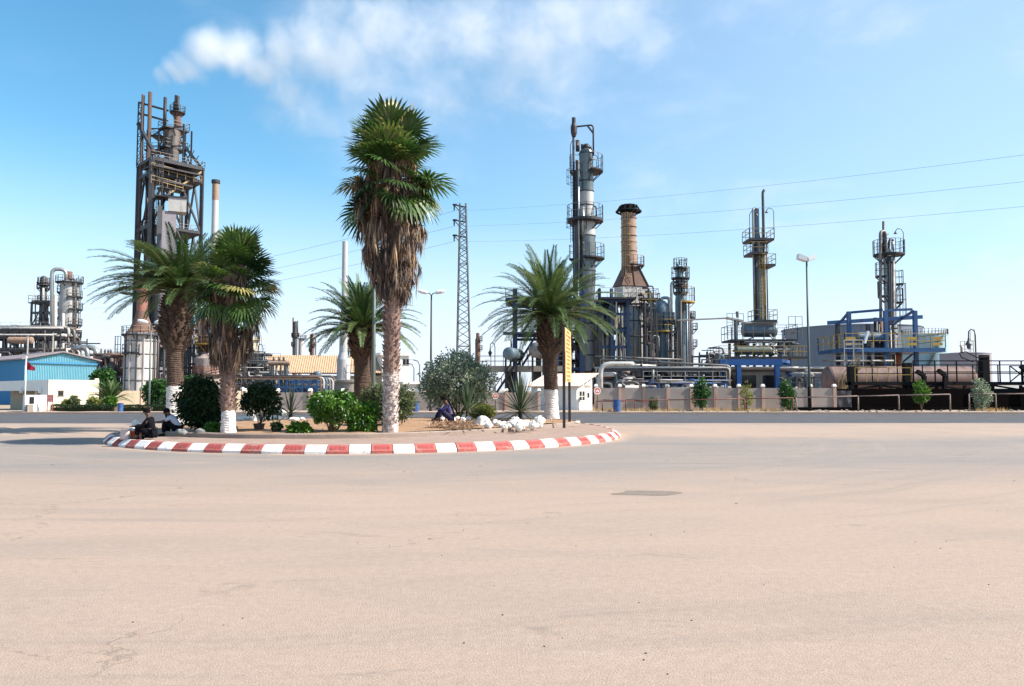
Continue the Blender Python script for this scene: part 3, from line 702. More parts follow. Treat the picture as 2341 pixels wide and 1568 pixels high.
# ------------------------------------------------------------------ smoke from the tall tower
def smoke():
    Y = 172.0
    m = bpy.data.materials.new('smoke'); m.use_nodes = True
    nt = m.node_tree; L = nt.links
    nt.nodes.remove(nt.nodes['Principled BSDF']); out = nt.nodes['Material Output']
    pv = N(nt, 'ShaderNodeVolumePrincipled', inp={'Color': (0.97, 0.97, 0.95, 1), 'Anisotropy': 0.1})
    L.new(pv.outputs[0], out.inputs['Volume'])
    tc = N(nt, 'ShaderNodeTexCoord')
    n0 = N(nt, 'ShaderNodeTexNoise', inp={'Scale': 0.11, 'Detail': 2.0})
    L.new(tc.outputs['Object'], n0.inputs['Vector'])
    sub = N(nt, 'ShaderNodeVectorMath', operation='SUBTRACT', inp={1: (.5, .5, .5)}); L.new(n0.outputs['Color'], sub.inputs[0])
    sca = N(nt, 'ShaderNodeVectorMath', operation='SCALE', inp={'Scale': 9.0}); L.new(sub.outputs[0], sca.inputs[0])
    add = N(nt, 'ShaderNodeVectorMath', operation='ADD'); L.new(tc.outputs['Object'], add.inputs[0]); L.new(sca.outputs[0], add.inputs[1])
    fld = None
    blobs = [(353, 208, 7, 1.0), (358, 196, 11, 1.2), (366, 182, 22, 1.25), (400, 164, 36, 1.2), (440, 150, 46, 1.15), (480, 108, 66, 1.1), (545, 118, 70, 1.0), (600, 160, 62, .85), (655, 205, 66, .55), (640, 118, 66, .85), (715, 112, 85, .7), (790, 120, 100, .52), (745, 40, 85, .42), (690, 245, 90, .34),
             (860, 60, 130, .46), (960, 90, 140, .34), (1080, 70, 140, .40), (1210, 110, 130, .42), (1290, 40, 120, .42), (1290, 150, 100, .40), (1410, 20, 140, .34), (1150, 190, 130, .25), (720, 300, 100, .30), (840, 200, 120, .32), (1010, 210, 140, .26), (1270, 230, 110, .26), (620, 260, 60, .34), (1480, 90, 130, .22)]
    lo = V((1e9, 0, 1e9)); hi = V((-1e9, 0, -1e9)); dy = 0
    for px, py, r, w in blobs:
        w += .14 if px > 620 else .05
        c = W(px, py, Y); rm = r / F * Y; lo.x = min(lo.x, c.x - rm); hi.x = max(hi.x, c.x + rm); lo.z = min(lo.z, c.z - rm); hi.z = max(hi.z, c.z + rm); dy = max(dy, rm)
        d = N(nt, 'ShaderNodeVectorMath', operation='DISTANCE', inp={1: tuple(c)}); L.new(add.outputs[0], d.inputs[0])
        q = N(nt, 'ShaderNodeMapRange', interpolation_type='SMOOTHSTEP', inp={1: 0.0, 2: rm * 1.5, 3: w * 1.12, 4: 0.0}); L.new(d.outputs['Value'], q.inputs[0])
        if fld is None: fld = q.outputs[0]
        else:
            a = N(nt, 'ShaderNodeMath', operation='MAXIMUM'); L.new(fld, a.inputs[0]); L.new(q.outputs[0], a.inputs[1]); fld = a.outputs[0]
    n1 = N(nt, 'ShaderNodeTexNoise', inp={'Scale': 0.24, 'Detail': 7.0, 'Roughness': 0.64, 'Distortion': 0.3}); L.new(add.outputs[0], n1.inputs['Vector'])
    k = N(nt, 'ShaderNodeMapRange', inp={1: 0.28, 2: 0.74, 3: 0.0, 4: 0.43}); L.new(n1.outputs['Fac'], k.inputs[0])
    s1 = N(nt, 'ShaderNodeMath', operation='SUBTRACT', use_clamp=True); L.new(fld, s1.inputs[0]); L.new(k.outputs[0], s1.inputs[1])
    s2 = N(nt, 'ShaderNodeMath', operation='POWER', inp={1: 1.5}); L.new(s1.outputs[0], s2.inputs[0])
    s3 = N(nt, 'ShaderNodeMath', operation='MULTIPLY', inp={1: 0.16}); L.new(s2.outputs[0], s3.inputs[0])
    L.new(s3.outputs[0], pv.inputs['Density'])
    mb = MB()
    # a hull that widens with the drift
    x0, x1 = lo.x - 1, hi.x + 1
    h0 = W(360, 185, Y)
    mb.rev((x0, Y, h0.z), (hi.x - x0, 0, 12.0), [(0.0, 0.0), (4.5, 0.0), (9, 8), (14.5, 22), (17.5, 50), (19, 85), (19, x1 - x0 + 8), (0.0, x1 - x0 + 8)], 20)
    o = mb.build('smoke_plume', m)
    tag(o, 'white smoke plume drifting right from the top of the tall dark tower', 'smoke', kind='stuff')
    try: m.cycles.volume_step_rate = 0.25
    except Exception: pass
    m.cycles.homogeneous_volume = False
smoke()

# ------------------------------------------------------------------ plants
def perp(d):
    a = d.cross(V((0, 0, 1)))
    if a.length < 1e-3: a = V((1, 0, 0))
    return a.normalized()
def fan_leaf(mb, rn, base, d, pet, rad, droop, nseg=26, spread=125, tint=None, width=1.0):
    """one palmate leaf: stalk, then pleated blades with drooping tips"""
    d = d.normalized()
    s = perp(d); s = (s * cos(rn.uniform(-.5, .5)) + s.cross(d) * sin(rn.uniform(-.5, .5))).normalized()
    t0 = rn.random() ** 1.4 * .75 if tint is None else tint
    hub = base + d * pet + V((0, 0, -droop * pet * .25))
    mb.tint = min(1, t0 + .25)
    mb.bar(base, hub, .035, .02)
    d2 = (d + V((0, 0, -droop * .55))).normalized()
    s = (s - d2 * s.dot(d2)).normalized(); nn = s.cross(d2)
    for k in range(nseg):
        a = R(-spread + 2 * spread * k / (nseg - 1))
        e = d2 * cos(a) + s * sin(a)
        L = rad * (.72 + .28 * cos(a * .6)) * rn.uniform(.88, 1.08)
        wdt = L * .05 * width
        pr = e.cross(nn)
        z = nn * (.03 if k % 2 else -.03) * rad
        m1 = hub + e * L * .5 + z + nn * (.06 * rad)
        m2 = hub + e * L * .8 + V((0, 0, -droop * L * .10))
        tip = hub + e * L * .98 + V((0, 0, -droop * L * (.28 + .25 * rn.random())))
        mb.tint = max(0, min(1, t0 + rn.uniform(-.14, .14)))
        mb.add([hub, m1 - pr * wdt, m1 + pr * wdt, m2 + pr * wdt * .6, m2 - pr * wdt * .6, tip], [(0, 1, 2), (1, 4, 3, 2), (4, 5, 3)])
def dead_fan(mb, rn, base, out, length, spread=.25):
    """a dead leaf hanging down: bent stalk and a bundle of limp blades"""
    t0 = rn.random() ** 1.3
    k = base + out * rn.uniform(.15, .4) + V((0, 0, rn.uniform(-.15, .1)))
    mb.tint = t0; mb.bar(base, k, .03, .02)
    n = 13
    for i in range(n):
        a = rn.uniform(0, 2 * PI); q = V((cos(a), sin(a), 0)) * spread * rn.random()
        L = length * rn.uniform(.55, 1.05)
        m1 = k + q * .7 + out * .06 + V((0, 0, -L * .45)); tip = k + q * 1.15 + V((rn.uniform(-.06, .06), rn.uniform(-.06, .06), -L))
        w = V((cos(a + 1.5), sin(a + 1.5), 0)) * .022
        mb.tint = max(0, min(1, t0 + rn.uniform(-.25, .25)))
        mb.add([k, m1 - w, m1 + w, tip], [(0, 1, 2), (1, 3, 2)])
def trunk_mesh(mb, pts, rads, nseg=22, rows=90, amp=.03, diamonds=0, ringed=0.0, seed=0):
    """trunk surface along pts with real relief"""
    P = [V(p) for p in pts]
    cum = [0]
    for a, b in zip(P[:-1], P[1:]): cum.append(cum[-1] + (b - a).length)
    T = cum[-1]
    vs = []
    for j in range(rows + 1):
        t = T * j / rows
        i = max(0, min(len(P) - 2, next((q for q in range(len(cum) - 1) if t <= cum[q + 1] + 1e-9), len(P) - 2)))
        f = (t - cum[i]) / max(1e-6, cum[i + 1] - cum[i])
        f2 = f * f * (3 - 2 * f)
        c = P[i].lerp(P[i + 1], f); r = rads[i] + (rads[i + 1] - rads[i]) * f2
        for k in range(nseg):
            a = 2 * PI * k / nseg
            rr = r + amp * noise.noise(V((cos(a) * 2.2, sin(a) * 2.2, t * 4 + seed)))
            if ringed: rr += ringed * (1 if (t * 11 + a * .35 + .5 * noise.noise(V((cos(a), sin(a), t * 2)))) % 1 < .5 else 0)
            vs.append((c.x + rr * cos(a), c.y + rr * sin(a), c.z))
    mb.add(vs, [(j * nseg + k, j * nseg + (k + 1) % nseg, (j + 1) * nseg + (k + 1) % nseg, (j + 1) * nseg + k) for j in range(rows) for k in range(nseg)], False)
def stubs(mb, rn, cfun, z0, z1, n, size, up=.7, jut=.6):
    """old leaf bases: little wedges up the trunk, in a spiral"""
    for i in range(n):
        z = z0 + (z1 - z0) * i / n; a = i * 2.39996 + rn.uniform(-.2, .2)
        c, r = cfun(z)
        o = V((cos(a), sin(a), 0)); s = V((-sin(a), cos(a), 0)); q = size * rn.uniform(.7, 1.25)
        b = c + o * (r - .02)
        tip = b + o * q * jut + V((0, 0, q * up))
        w = s * q * .5
        b0 = b - w + V((0, 0, 0)); b1 = b + w; b2 = b + V((0, 0, -q * .5)); b3 = b + V((0, 0, q * .5))
        mb.add([b0, b2, b1, b3, tip - w * .42, tip + w * .42 , tip + V((0, 0, -q * .2))], [(0, 2 - 1, 6, 4), (1, 2, 5, 6), (4, 6, 5), (0, 4, 3), (3, 5, 2), (3, 4, 5)])
def interp(tab, z):
    for (z0, *a), (z1, *b) in zip(tab[:-1], tab[1:]):
        if z <= z1:
            f = (z - z0) / (z1 - z0); f = max(0, f)
            return [p + (q - p) * f for p, q in zip(a, b)]
    return list(tab[-1][1:])

def fan_palm(label, base, tab, paint_z, worn, crown, skirt, seed, ngreen, ndead):
    """tab: (z, x, y, r) up the trunk; crown = (zc, radius, height); skirt = [(z, r)]"""
    rn = random.Random(seed)
    root = thing('fan_palm', label, 'palm tree', base)
    cf = lambda z: ((lambda q: (V((q[0], q[1], z)), q[2]))(interp(tab, z)))
    def seg(z0, z1, k=9):
        zs = [z0 + (z1 - z0) * i / k for i in range(k + 1)]
        return [(*cf(z)[0].xy, z) for z in zs], [cf(z)[1] for z in zs]
    zt = tab[-1][0]
    mb = MB(); p, r = seg(paint_z - .05, zt); trunk_mesh(mb, p, r, amp=.03, ringed=.012, seed=seed)
    stubs(mb, rn, cf, paint_z, zt, int((zt - paint_z) * 60), .15, .8, .75)
    mb.build('trunk', M['barkp'], root)
    mb = MB(); p, r = seg(tab[0][0] - .15, paint_z); trunk_mesh(mb, p, [q + .004 for q in r], amp=.025, ringed=.008, seed=seed + 3, rows=50)
    if worn: stubs(mb, rn, cf, tab[0][0] + .25, paint_z, int((paint_z - tab[0][0]) * 60), .13, .8, .7)
    mb.build('whitewashed_base', M['barkm'] if worn else M['barkw'], root)
    zc, rad, hgt = crown
    top = cf(zt)[0]
    mb = MB()
    for i in range(ngreen):
        f = i / ngreen
        a = i * 2.39996 + rn.uniform(-.3, .3)
        el = R(76 - 112 * f ** 1.15 + rn.uniform(-15, 15))
        o = V((cos(a) * cos(el), sin(a) * cos(el), sin(el)))
        b = V((top.x, top.y, zc + hgt * (.30 - .75 * f + rn.uniform(-.2, .2))))
        pet = rad * rn.uniform(.40, .66); fr = rad * rn.uniform(.40, .58)
        fan_leaf(mb, rn, b, o, pet, fr, .06 + .55 * f ** 1.5, nseg=24, spread=rn.uniform(95, 125), tint=None if rn.random() > .12 else .95, width=1.0)
    mb.build('green_crown', M['fan'], root)
    mb = MB()
    z0, z1 = skirt[0][0], skirt[-1][0]
    for i in range(ndead):
        z = z0 + (z1 - z0) * rn.random() ** 1.25
        rr = interp(skirt, z)[0] * rn.uniform(.55, 1.0)
        a = rn.uniform(0, 2 * PI); o = V((cos(a), sin(a), 0))
        c = cf(min(z, zt))[0]; b = V((c.x, c.y, z)) + o * max(.1, rr - .3)
        dead_fan(mb, rn, b, o, rn.uniform(.65, 1.25) * min(1.0, .5 + rr * .6), .20)
    mb.build('dead_frond_skirt', M['deadf'], root)
    return root

def date_palm(label, base, tab, paint_z, fl, nfr, seed, boss=None, elmax=86, elmin=-18, lean=V((0, 0, 0)), grav=.85):
    rn = random.Random(seed)
    root = thing('date_palm', label, 'palm tree', base)
    cf = lambda z: ((lambda q: (V((q[0], q[1], z)), q[2]))(interp(tab, z)))
    def seg(z0, z1, k=12):
        zs = [z0 + (z1 - z0) * i / k for i in range(k + 1)]
        return [(*cf(z)[0].xy, z) for z in zs], [cf(z)[1] for z in zs]
    zt = tab[-1][0]
    mb = MB(); p, r = seg(paint_z - .04, zt); trunk_mesh(mb, p, r, 26, 110, .025, ringed=.022, seed=seed)
    if boss: stubs(mb, rn, cf, boss, zt, int((zt - boss) * 95), .24, .55, .75)
    mb.build('trunk', M['bark'], root)
    if paint_z > tab[0][0] + .2:
        mb = MB(); p, r = seg(tab[0][0] - .15, paint_z); trunk_mesh(mb, p, [q + .004 for q in r], 26, 50, .02, ringed=.022, seed=seed + 5)
        mb.build('whitewashed_base', M['barkw'], root)
    top = cf(zt)[0]
    mb = MB(); mr = MB()
    for i in range(nfr):
        f = i / nfr
        a = i * 2.39996 + rn.uniform(-.25, .25)
        el = R(elmax - (elmax - elmin) * f ** .8 + rn.uniform(-6, 6))
        L = fl * rn.uniform(.82, 1.1) * (.75 + .25 * min(1, f * 3 + .2))
        d = (V((cos(a) * cos(el), sin(a) * cos(el), sin(el))) + lean * .25).normalized()
        side = V((-sin(a), cos(a), 0))
        n = 24
        pts = [top + V((cos(a), sin(a), 0)) * .16 + V((0, 0, -.25 * f))]
        cur = d.copy()
        for k in range(n):
            cur = (cur + V((0, 0, -grav * (.016 + .085 * (k / n) ** 1.7 + .012 * cos(el))))).normalized()
            pts.append(pts[-1] + cur * (L / n))
        mr.tube(pts[:-1], [.032 - .027 * k / n for k in range(n)], 4, cap=False)
        t0 = rn.random() * .6
        for k in range(2 * n - 1):
            q = (k + 2.2) / 2; i0 = min(n - 1, int(q)); ff = q - i0
            if i0 >= n: break
            c = pts[i0].lerp(pts[i0 + 1], min(1, ff)); t = (pts[i0 + 1] - pts[i0]).normalized()
            g = q / n
            ll = fl * .145 * min(1, .35 + 2.6 * g) * (1.0 if g < .6 else max(.25, 1.0 - (g - .6) * 1.6))
            nn = t.cross(side).normalized()
            if nn.z < 0: nn = -nn
            for sg in (-1, 1):
                for h in (0, .5):
                    cc = c + t * (L / n) * .5 * h
                    dr = (side * sg * .78 + t * (.62 + .5 * g) + nn * rn.uniform(.0, .38)).normalized()
                    tip = cc + dr * ll * rn.uniform(.85, 1.1) + V((0, 0, -ll * .10))
                    mid = cc + dr * ll * .45
                    w = t.cross(nn).normalized() * 0 + t * .5 * (.042)
                    mb.tint = max(0, min(1, t0 + rn.uniform(-.15, .15) + .12 * g))
                    mb.add([cc, mid - w, mid + w, tip], [(0, 1, 2), (1, 3, 2)])
    mb.build('frond_crown', M['feather'], root)
    mr.build('frond_stalks', M['rachis'], root)
    return root

def leaf(mb, rn, c, d, L, wd, up=V((0, 0, 1))):
    s = d.cross(V((rn.uniform(-1, 1), rn.uniform(-1, 1), rn.uniform(-.2, 1))))
    if s.length < 1e-3: return
    s = s.normalized() * wd
    n = s.cross(d).normalized() * wd * .5
    m = c + d * L * .5
    mb.add([c, m - s + n, c + d * L, m + s + n], [(0, 1, 2), (0, 2, 3)])
def leaf_cloud(mb, rn, blobs, n, L, wd, shell=.55, down=0.0, gap=.34):
    """leaves through the volume of several lobes, thinner where a noise field leaves holes"""
    tot = sum(b[3] * b[4] * b[5] for b in blobs)
    for x, y, z, rx, ry, rz in blobs:
        k = int(n * rx * ry * rz / tot)
        for _ in range(k):
            d = V((rn.gauss(0, 1), rn.gauss(0, 1), rn.gauss(0, 1))).normalized()
            q = (shell + (1 - shell) * rn.random() ** .6) * (1 + .42 * noise.noise(d * 1.9 + V((x, y, z))) + .2 * noise.noise(d * 4.5 + V((z, x, y))))
            c = V((x + d.x * rx * q, y + d.y * ry * q, z + d.z * rz * q))
            if noise.noise(c * (1.6 / max(.3, rx))) * .5 + .5 < gap: continue
            dd = (d * .8 + V((rn.uniform(-1, 1), rn.uniform(-1, 1), rn.uniform(-1, .8) - down))).normalized()
            mb.tint = max(0, min(1, rn.random() * .75 + .25 * noise.noise(c * 3)))
            leaf(mb, rn, c, dd, L * rn.uniform(.6, 1.25), wd * rn.uniform(.7, 1.2))
def shrub(name, label, cat, base, blobs, n, L, wd, m, stems=5, seed=1, group=None, shell=.5, down=.0, gap=.34, spread=.15, stemr=.02):
    """blobs are offsets from base"""
    rn = random.Random(seed)
    b = V(base)
    root = thing(name, label, cat, base, group)
    mb = MB(); leaf_cloud(mb, rn, [(b.x + x, b.y + y, b.z + z, rx, ry, rz) for x, y, z, rx, ry, rz in blobs], n, L, wd, shell, down, gap)
    for i in range(len(blobs) * 7):                       # loose sprigs beyond the mass
        x, y, z, rx, ry, rz = blobs[i % len(blobs)]
        d = V((rn.gauss(0, 1), rn.gauss(0, 1), rn.gauss(.25, .9))).normalized()
        p0 = b + V((x + d.x * rx * .85, y + d.y * ry * .85, z + d.z * rz * .85)); ln = rn.uniform(.25, .6) * max(.25, min(rx, rz))
        dd = (d + V((0, 0, rn.uniform(-.2, .6) - down * .8))).normalized()
        for q in range(9):
            c = p0 + dd * ln * q / 8; mb.tint = max(0, min(1, rn.random() * .9))
            if c.z > b.z: leaf(mb, rn, c, (dd * .5 + V((rn.uniform(-1, 1), rn.uniform(-1, 1), rn.uniform(-.7, .7)))).normalized(), L * rn.uniform(.6, 1.1), wd)
    mb.build('foliage', m, root)
    mb = MB()
    for i in range(stems):
        q = blobs[i % len(blobs)]
        a = rn.uniform(0, 2 * PI); s0 = b + V((cos(a), sin(a), 0)) * spread * rn.random() + V((0, 0, -.08))
        e = b + V((q[0] + rn.uniform(-.5, .5) * q[3], q[1] + rn.uniform(-.5, .5) * q[4], q[2] + q[5] * rn.uniform(-.1, .5)))
        md = s0.lerp(e, .5) + V((rn.uniform(-.1, .1), rn.uniform(-.1, .1), 0))
        mb.tube([s0, md, e], [stemr * 1.3, stemr, stemr * .5], 5)
        for _ in range(3):
            f = rn.uniform(.4, .9); c = s0.lerp(e, f); mb.tube([c, c + V((rn.uniform(-1, 1), rn.uniform(-1, 1), rn.uniform(.2, 1))) * q[3] * .5], [stemr * .5, stemr * .2], 4)
    mb.build('stems', M['stem'], root)
    return root
def pxblob(base, px, py, Y, rpx, rpy, dy=0.0, ry=None):
    c = W(px, py, Y); k = Y / F
    return (c.x - base.x, dy, c.z - base.z, rpx * k, (ry or rpx) * k, rpy * k)
# ------------------------------------------------------------------ island planting
def IG(px, py):
    z = .42
    for _ in range(6):
        p = G(px, py, z); z = soil_z(p.x, p.y)
    return V((p.x, p.y, z))
# tall fan palm
b = IG(892, 989); Y = b.y
def tr(base, rows):      # rows of (px, py, half width in px) -> trunk table
    t = []
    for px, py, r in rows:
        c = W(px, py, base.y); t.append((c.z, c.x, base.y, r / F * base.y))
    t[0] = (base.z, t[0][1], base.y, t[0][3])
    return t
tab = tr(b, [(892, 989, 19), (892, 960, 16), (893, 880, 16), (895, 780, 16.5), (897, 700, 17), (899, 640, 18), (896, 560, 19), (893, 400, 22), (894, 330, 24)])
k = Y / F
fan_palm('tallest palm, shaggy with a thick skirt of dead fronds and a worn white trunk', b, tab, Z(850, Y), True, (Z(392, Y), 2.1, 1.35),
         [(Z(655, Y), 27 * k), (Z(600, Y), 52 * k), (Z(530, Y), 72 * k), (Z(470, Y), 82 * k), (Z(440, Y), 80 * k), (Z(400, Y), 68 * k), (Z(310, Y), 52 * k)], 11, 74, 540)
# second fan palm
b = IG(522, 989); Y = b.y; k = Y / F
tab = tr(b, [(522, 989, 17), (522, 965, 15), (522, 900, 15), (523, 840, 16), (525, 760, 18), (530, 660, 20), (536, 600, 20)])
fan_palm('shorter fan palm with a clean white trunk base beside the leaning date palm', b, tab, Z(938, Y), False, (Z(648, Y), 1.68, 1.1),
         [(Z(808, Y), 26 * k), (Z(770, Y), 46 * k), (Z(720, Y), 56 * k), (Z(680, Y), 54 * k), (Z(615, Y), 46 * k)], 27, 74, 200)
# date palms
b = IG(402, 968); Y = b.y
tab = tr(b, [(404, 968, 27), (402, 930, 20), (400, 860, 17), (400, 805, 18), (401, 790, 25), (402, 760, 33), (404, 715, 32), (408, 680, 24), (412, 655, 18)])
date_palm('leaning bushy date palm with a knobbly trunk behind the two seated men', b, tab, Z(882, Y), 3.5, 112, 5, boss=Z(792, Y), lean=V((-.4, -.1, 0)), elmin=2, elmax=64, grav=.7)
b = IG(1260, 958); Y = b.y
tab = tr(b, [(1260, 958, 18), (1260, 930, 15), (1259, 885, 15), (1257, 820, 16), (1256, 800, 22), (1256, 765, 27), (1255, 740, 22), (1256, 715, 15)])
date_palm('date palm with a whitewashed trunk base beside the tall yellow board', b, tab, Z(890, Y), 3.75, 108, 6, boss=Z(805, Y), elmin=-2)
bx = V((W(830, 900, 38).x, 38.0, soil_z(W(830, 900, 38).x, 38.0))); Y = 38
tab = tr(bx, [(830, 950, 22), (830, 900, 20), (829, 850, 19), (828, 815, 19), (827, 795, 24), (826, 765, 23), (827, 745, 16)])
date_palm('date palm in the middle of the island, half hidden behind the tallest palm trunk', bx, tab, tab[0][0] + .1, 2.9, 84, 9, boss=Z(820, Y), elmin=0)

# shrubs
b = IG(457, 983); q = lambda *a: pxblob(b, *a)
shrub('shrub', 'big rounded shrub coloured dark for shade between the two leftmost palms', 'shrub', b, [q(458, 905, b.y, 50, 38), q(440, 935, b.y, 36, 32), q(478, 940, b.y, 32, 34), q(455, 880, b.y, 34, 20), q(462, 955, b.y, 38, 22)], 7500, .15, .038, M['bushd'], 6, 3, shell=.2, down=.5, gap=.15)  # leaf colour takes in the shadow the palms throw here
b = IG(488, 987); q = lambda *a: pxblob(b, *a)
shrub('shrub', 'small low green plant against the foot of the shorter fan palm', 'shrub', b, [q(488, 978, b.y, 16, 9), q(476, 981, b.y, 8, 6)], 500, .13, .035, M['bush'], 4, 4, down=.2)
b = IG(762, 987); q = lambda *a: pxblob(b, *a)
shrub('shrub', 'largest bright green bush on bare stems, left of the tallest palm', 'shrub', b, [q(762, 916, b.y, 46, 26), q(736, 926, b.y, 32, 25), q(790, 926, b.y, 32, 22), q(744, 946, b.y, 22, 14), q(764, 966, b.y, 12, 15), q(786, 944, b.y, 16, 12), q(726, 940, b.y, 14, 22)], 3700, .17, .045, M['bush'], 12, 5, shell=.35, down=.85, spread=.22, gap=.33)
b = IG(828, 989); q = lambda *a: pxblob(b, *a)
shrub('shrub', 'bright green bush touching the ground just left of the tallest palm', 'shrub', b, [q(830, 952, b.y, 28, 26), q(818, 970, b.y, 22, 18), q(846, 934, b.y, 18, 16), q(838, 970, b.y, 22, 17)], 2700, .16, .045, M['bush'], 7, 6, shell=.4, down=.7, gap=.22)
b = IG(686, 991); q = lambda *a: pxblob(b, *a)
shrub('shrub', 'low mounded green bush alone near the inner kerb', 'shrub', b, [q(686, 979, b.y, 22, 12), q(676, 983, b.y, 15, 9), q(698, 984, b.y, 15, 8)], 1500, .13, .036, M['bush'], 5, 7, shell=.4, down=.4, gap=.2)
b = IG(885, 970); q = lambda *a: pxblob(b, *a)
shrub('shrub', 'broad olive green bush behind the tallest palm trunk', 'shrub', b, [q(882, 912, b.y, 46, 34), q(925, 915, b.y, 28, 30), q(850, 920, b.y, 32, 32), q(895, 942, b.y, 46, 22)], 5200, .15, .032, M['busho'], 8, 8, shell=.3, gap=.25)
b = IG(1104, 958); q = lambda *a: pxblob(b, *a)
shrub('shrub', 'low yellowish bush between the two spiky yuccas', 'shrub', b, [q(1104, 938, b.y, 26, 12), q(1090, 944, b.y, 16, 10), q(1118, 944, b.y, 14, 9)], 2200, .12, .03, M['bushy'], 6, 9, shell=.3, gap=.2)
bt = V((W(1045, 900, 40).x, 40.0, soil_z(W(1045, 900, 40).x, 40)))
q = lambda *a: pxblob(bt, *a)
shrub('round_tree', 'round grey green leafy tree shading the man in blue', 'tree', bt, [q(1045, 865, 40, 70, 52), q(1000, 875, 40, 42, 42), q(1090, 868, 40, 42, 44), q(1048, 830, 40, 44, 28), q(1020, 902, 40, 50, 26), q(1085, 905, 40, 40, 24)], 9500, .16, .052, M['bushg'], 9, 10, shell=.45, gap=.3, spread=.35, stemr=.04)
# potted plants
def pot(base, r, h, label, fol, m, n, L, wd, seed, stems, group=None):
    b = V(base); root = thing('potted_plant', label, 'potted plant', b, group)
    mb = MB(); mb.lathe(b.x, b.y, [(0, b.z), (r * .78, b.z), (r, b.z + h), (r * 1.06, b.z + h), (r * 1.06, b.z + h * .86), (r * .9, b.z + h * .9), (0, b.z + h * .9)], 16)
    mb.build('pot', M['pot'], root)
    rn = random.Random(seed); mb = MB()
    leaf_cloud(mb, rn, fol, n, L, wd, .35, .4, .2); mb.build('foliage', m, root)
    mb = MB()
    for i in range(stems):
        f = fol[i % len(fol)]
        mb.tube([b + V((rn.uniform(-.05, .05), 0, h * .8)), V((f[0] + rn.uniform(-.5, .5) * f[3], f[1] + rn.uniform(-.4, .4) * f[4], f[2] + f[5] * .4))], [.016, .006], 5)
    if stems: mb.build('stems', M['stem'], root)
b = IG(592, 981)
a = lambda px, py, rx, rz: (*W(px, py, b.y), rx * b.y / F, rx * b.y / F * .8, rz * b.y / F)
pot(b, 13 * b.y / F, .2, 'tall straggly shrub coloured dark for shade in a black pot near the white stones', [a(595, 905, 40, 24), a(575, 920, 24, 26), a(622, 925, 22, 26), a(600, 885, 28, 12), a(625, 945, 10, 12), a(605, 950, 12, 12)], M['bushd'], 2900, .14, .034, 31, 9)  # dark leaves carry the tallest palm's shade in their colour
b = IG(633, 986)
pot(b, 9 * b.y / F, .15, 'small round leafy plant in a black pot, knee high', [a(633, 974, 10, 8)], M['bushd'], 500, .11, .03, 32, 3)
b = IG(535, 985)
root = thing('plant_pot', 'small empty dark pot right of the shorter fan palm', 'pot', b)
mb = MB(); mb.lathe(b.x, b.y, [(0, b.z), (.1, b.z), (.125, b.z + .14), (.11, b.z + .14), (.095, b.z + .02), (0, b.z + .02)], 14); mb.build('pot', M['pot'], root)

# yuccas
def yucca(base, label, n, L, seed, hgt, dead=8):
    rn = random.Random(seed); b = V(base); root = thing('yucca', label, 'spiky plant', b)
    mb = MB(); mb.tube([b + V((0, 0, -.1)), b + V((0.03, 0, hgt))], [.11, .09], 9); mb.build('trunk', M['bark'], root)
    mb = MB()
    for i in range(n):
        f = i / n; a = i * 2.39996; el = R(86 - 110 * f ** 1.5 + rn.uniform(-6, 6))
        l = L * rn.uniform(.75, 1.1) * (1 - .35 * f)
        d = V((cos(a) * cos(el), sin(a) * cos(el), sin(el))); s = V((-sin(a), cos(a), 0)); w = .032
        p0 = b + V((.02, 0, hgt * (1 - .35 * f))); bend = V((0, 0, -.12 * f * l)) * (2.2 if rn.random() < .22 else .6)
        p1 = p0 + d * l * .35; p2 = p0 + d * l * .72 + bend * .5; p3 = p0 + d * l + bend * 1.6
        nn = s.cross(d) * .015
        mb.tint = max(0, min(1, rn.random() * .8 + .1))
        mb.add([p0 - s * w * .7, p0 + s * w * .7, p1 - s * w, p1 + s * w, p2 - s * w * .75, p2 + s * w * .75, p3, p0 + nn, p1 + nn * 1.5, p2 + nn], [(0, 7, 8, 2), (7, 1, 3, 8), (2, 8, 9, 4), (8, 3, 5, 9), (4, 9, 6), (9, 5, 6)])
    mb.build('leaves', M['agave'], root)
b = IG(1188, 961); yucca(b, 'large spiky yucca ringed by white stones', 92, 1.95, 41, .55)
b = IG(1068, 958); yucca(b, 'dark spiky yucca in the shade of the round tree', 60, 1.6, 42, .5)
b = IG(663, 958); yucca(b, 'thin wispy yucca with bare leaves right of the potted shrub', 30, 1.5, 43, .35)

# stones
def stone(base, rx, ry, rz, seed, label, m, group=None, name='stone'):
    rn = random.Random(seed); b = V(base); mb = MB(); vs = []; fs = []
    nu, nv = 14, 8
    for j in range(nv + 1):
        for i in range(nu):
            th = PI * j / nv; ph = 2 * PI * i / nu
            d = V((sin(th) * cos(ph), sin(th) * sin(ph), -cos(th)))
            q = 1 + .32 * noise.noise(d * 1.6 + V((seed * 3.1, 0, 0))) + .14 * noise.noise(d * 4 + V((seed, 7, 0)))
            vs.append((b.x + d.x * rx * q, b.y + d.y * ry * q, b.z + rz * .55 + d.z * rz * q))
    mb.add(vs, [(j * nu + i, j * nu + (i + 1) % nu, (j + 1) * nu + (i + 1) % nu, (j + 1) * nu + i) for j in range(nv) for i in range(nu)], False)
    return tag(mb.build(name, m, org=b), label, 'stone', group)
def nst(px, py, w, h, seed, label, m=None, group=None):
    b = IG(px, py); k = b.y / F
    stone(b, w * k / 2, w * k / 2 * .8, h * k / 2 * 1.05, seed, label, m or M['rock'], group)
L1 = 'whitewashed stone in the ring heaped around the large yucca'
rn = random.Random(12)
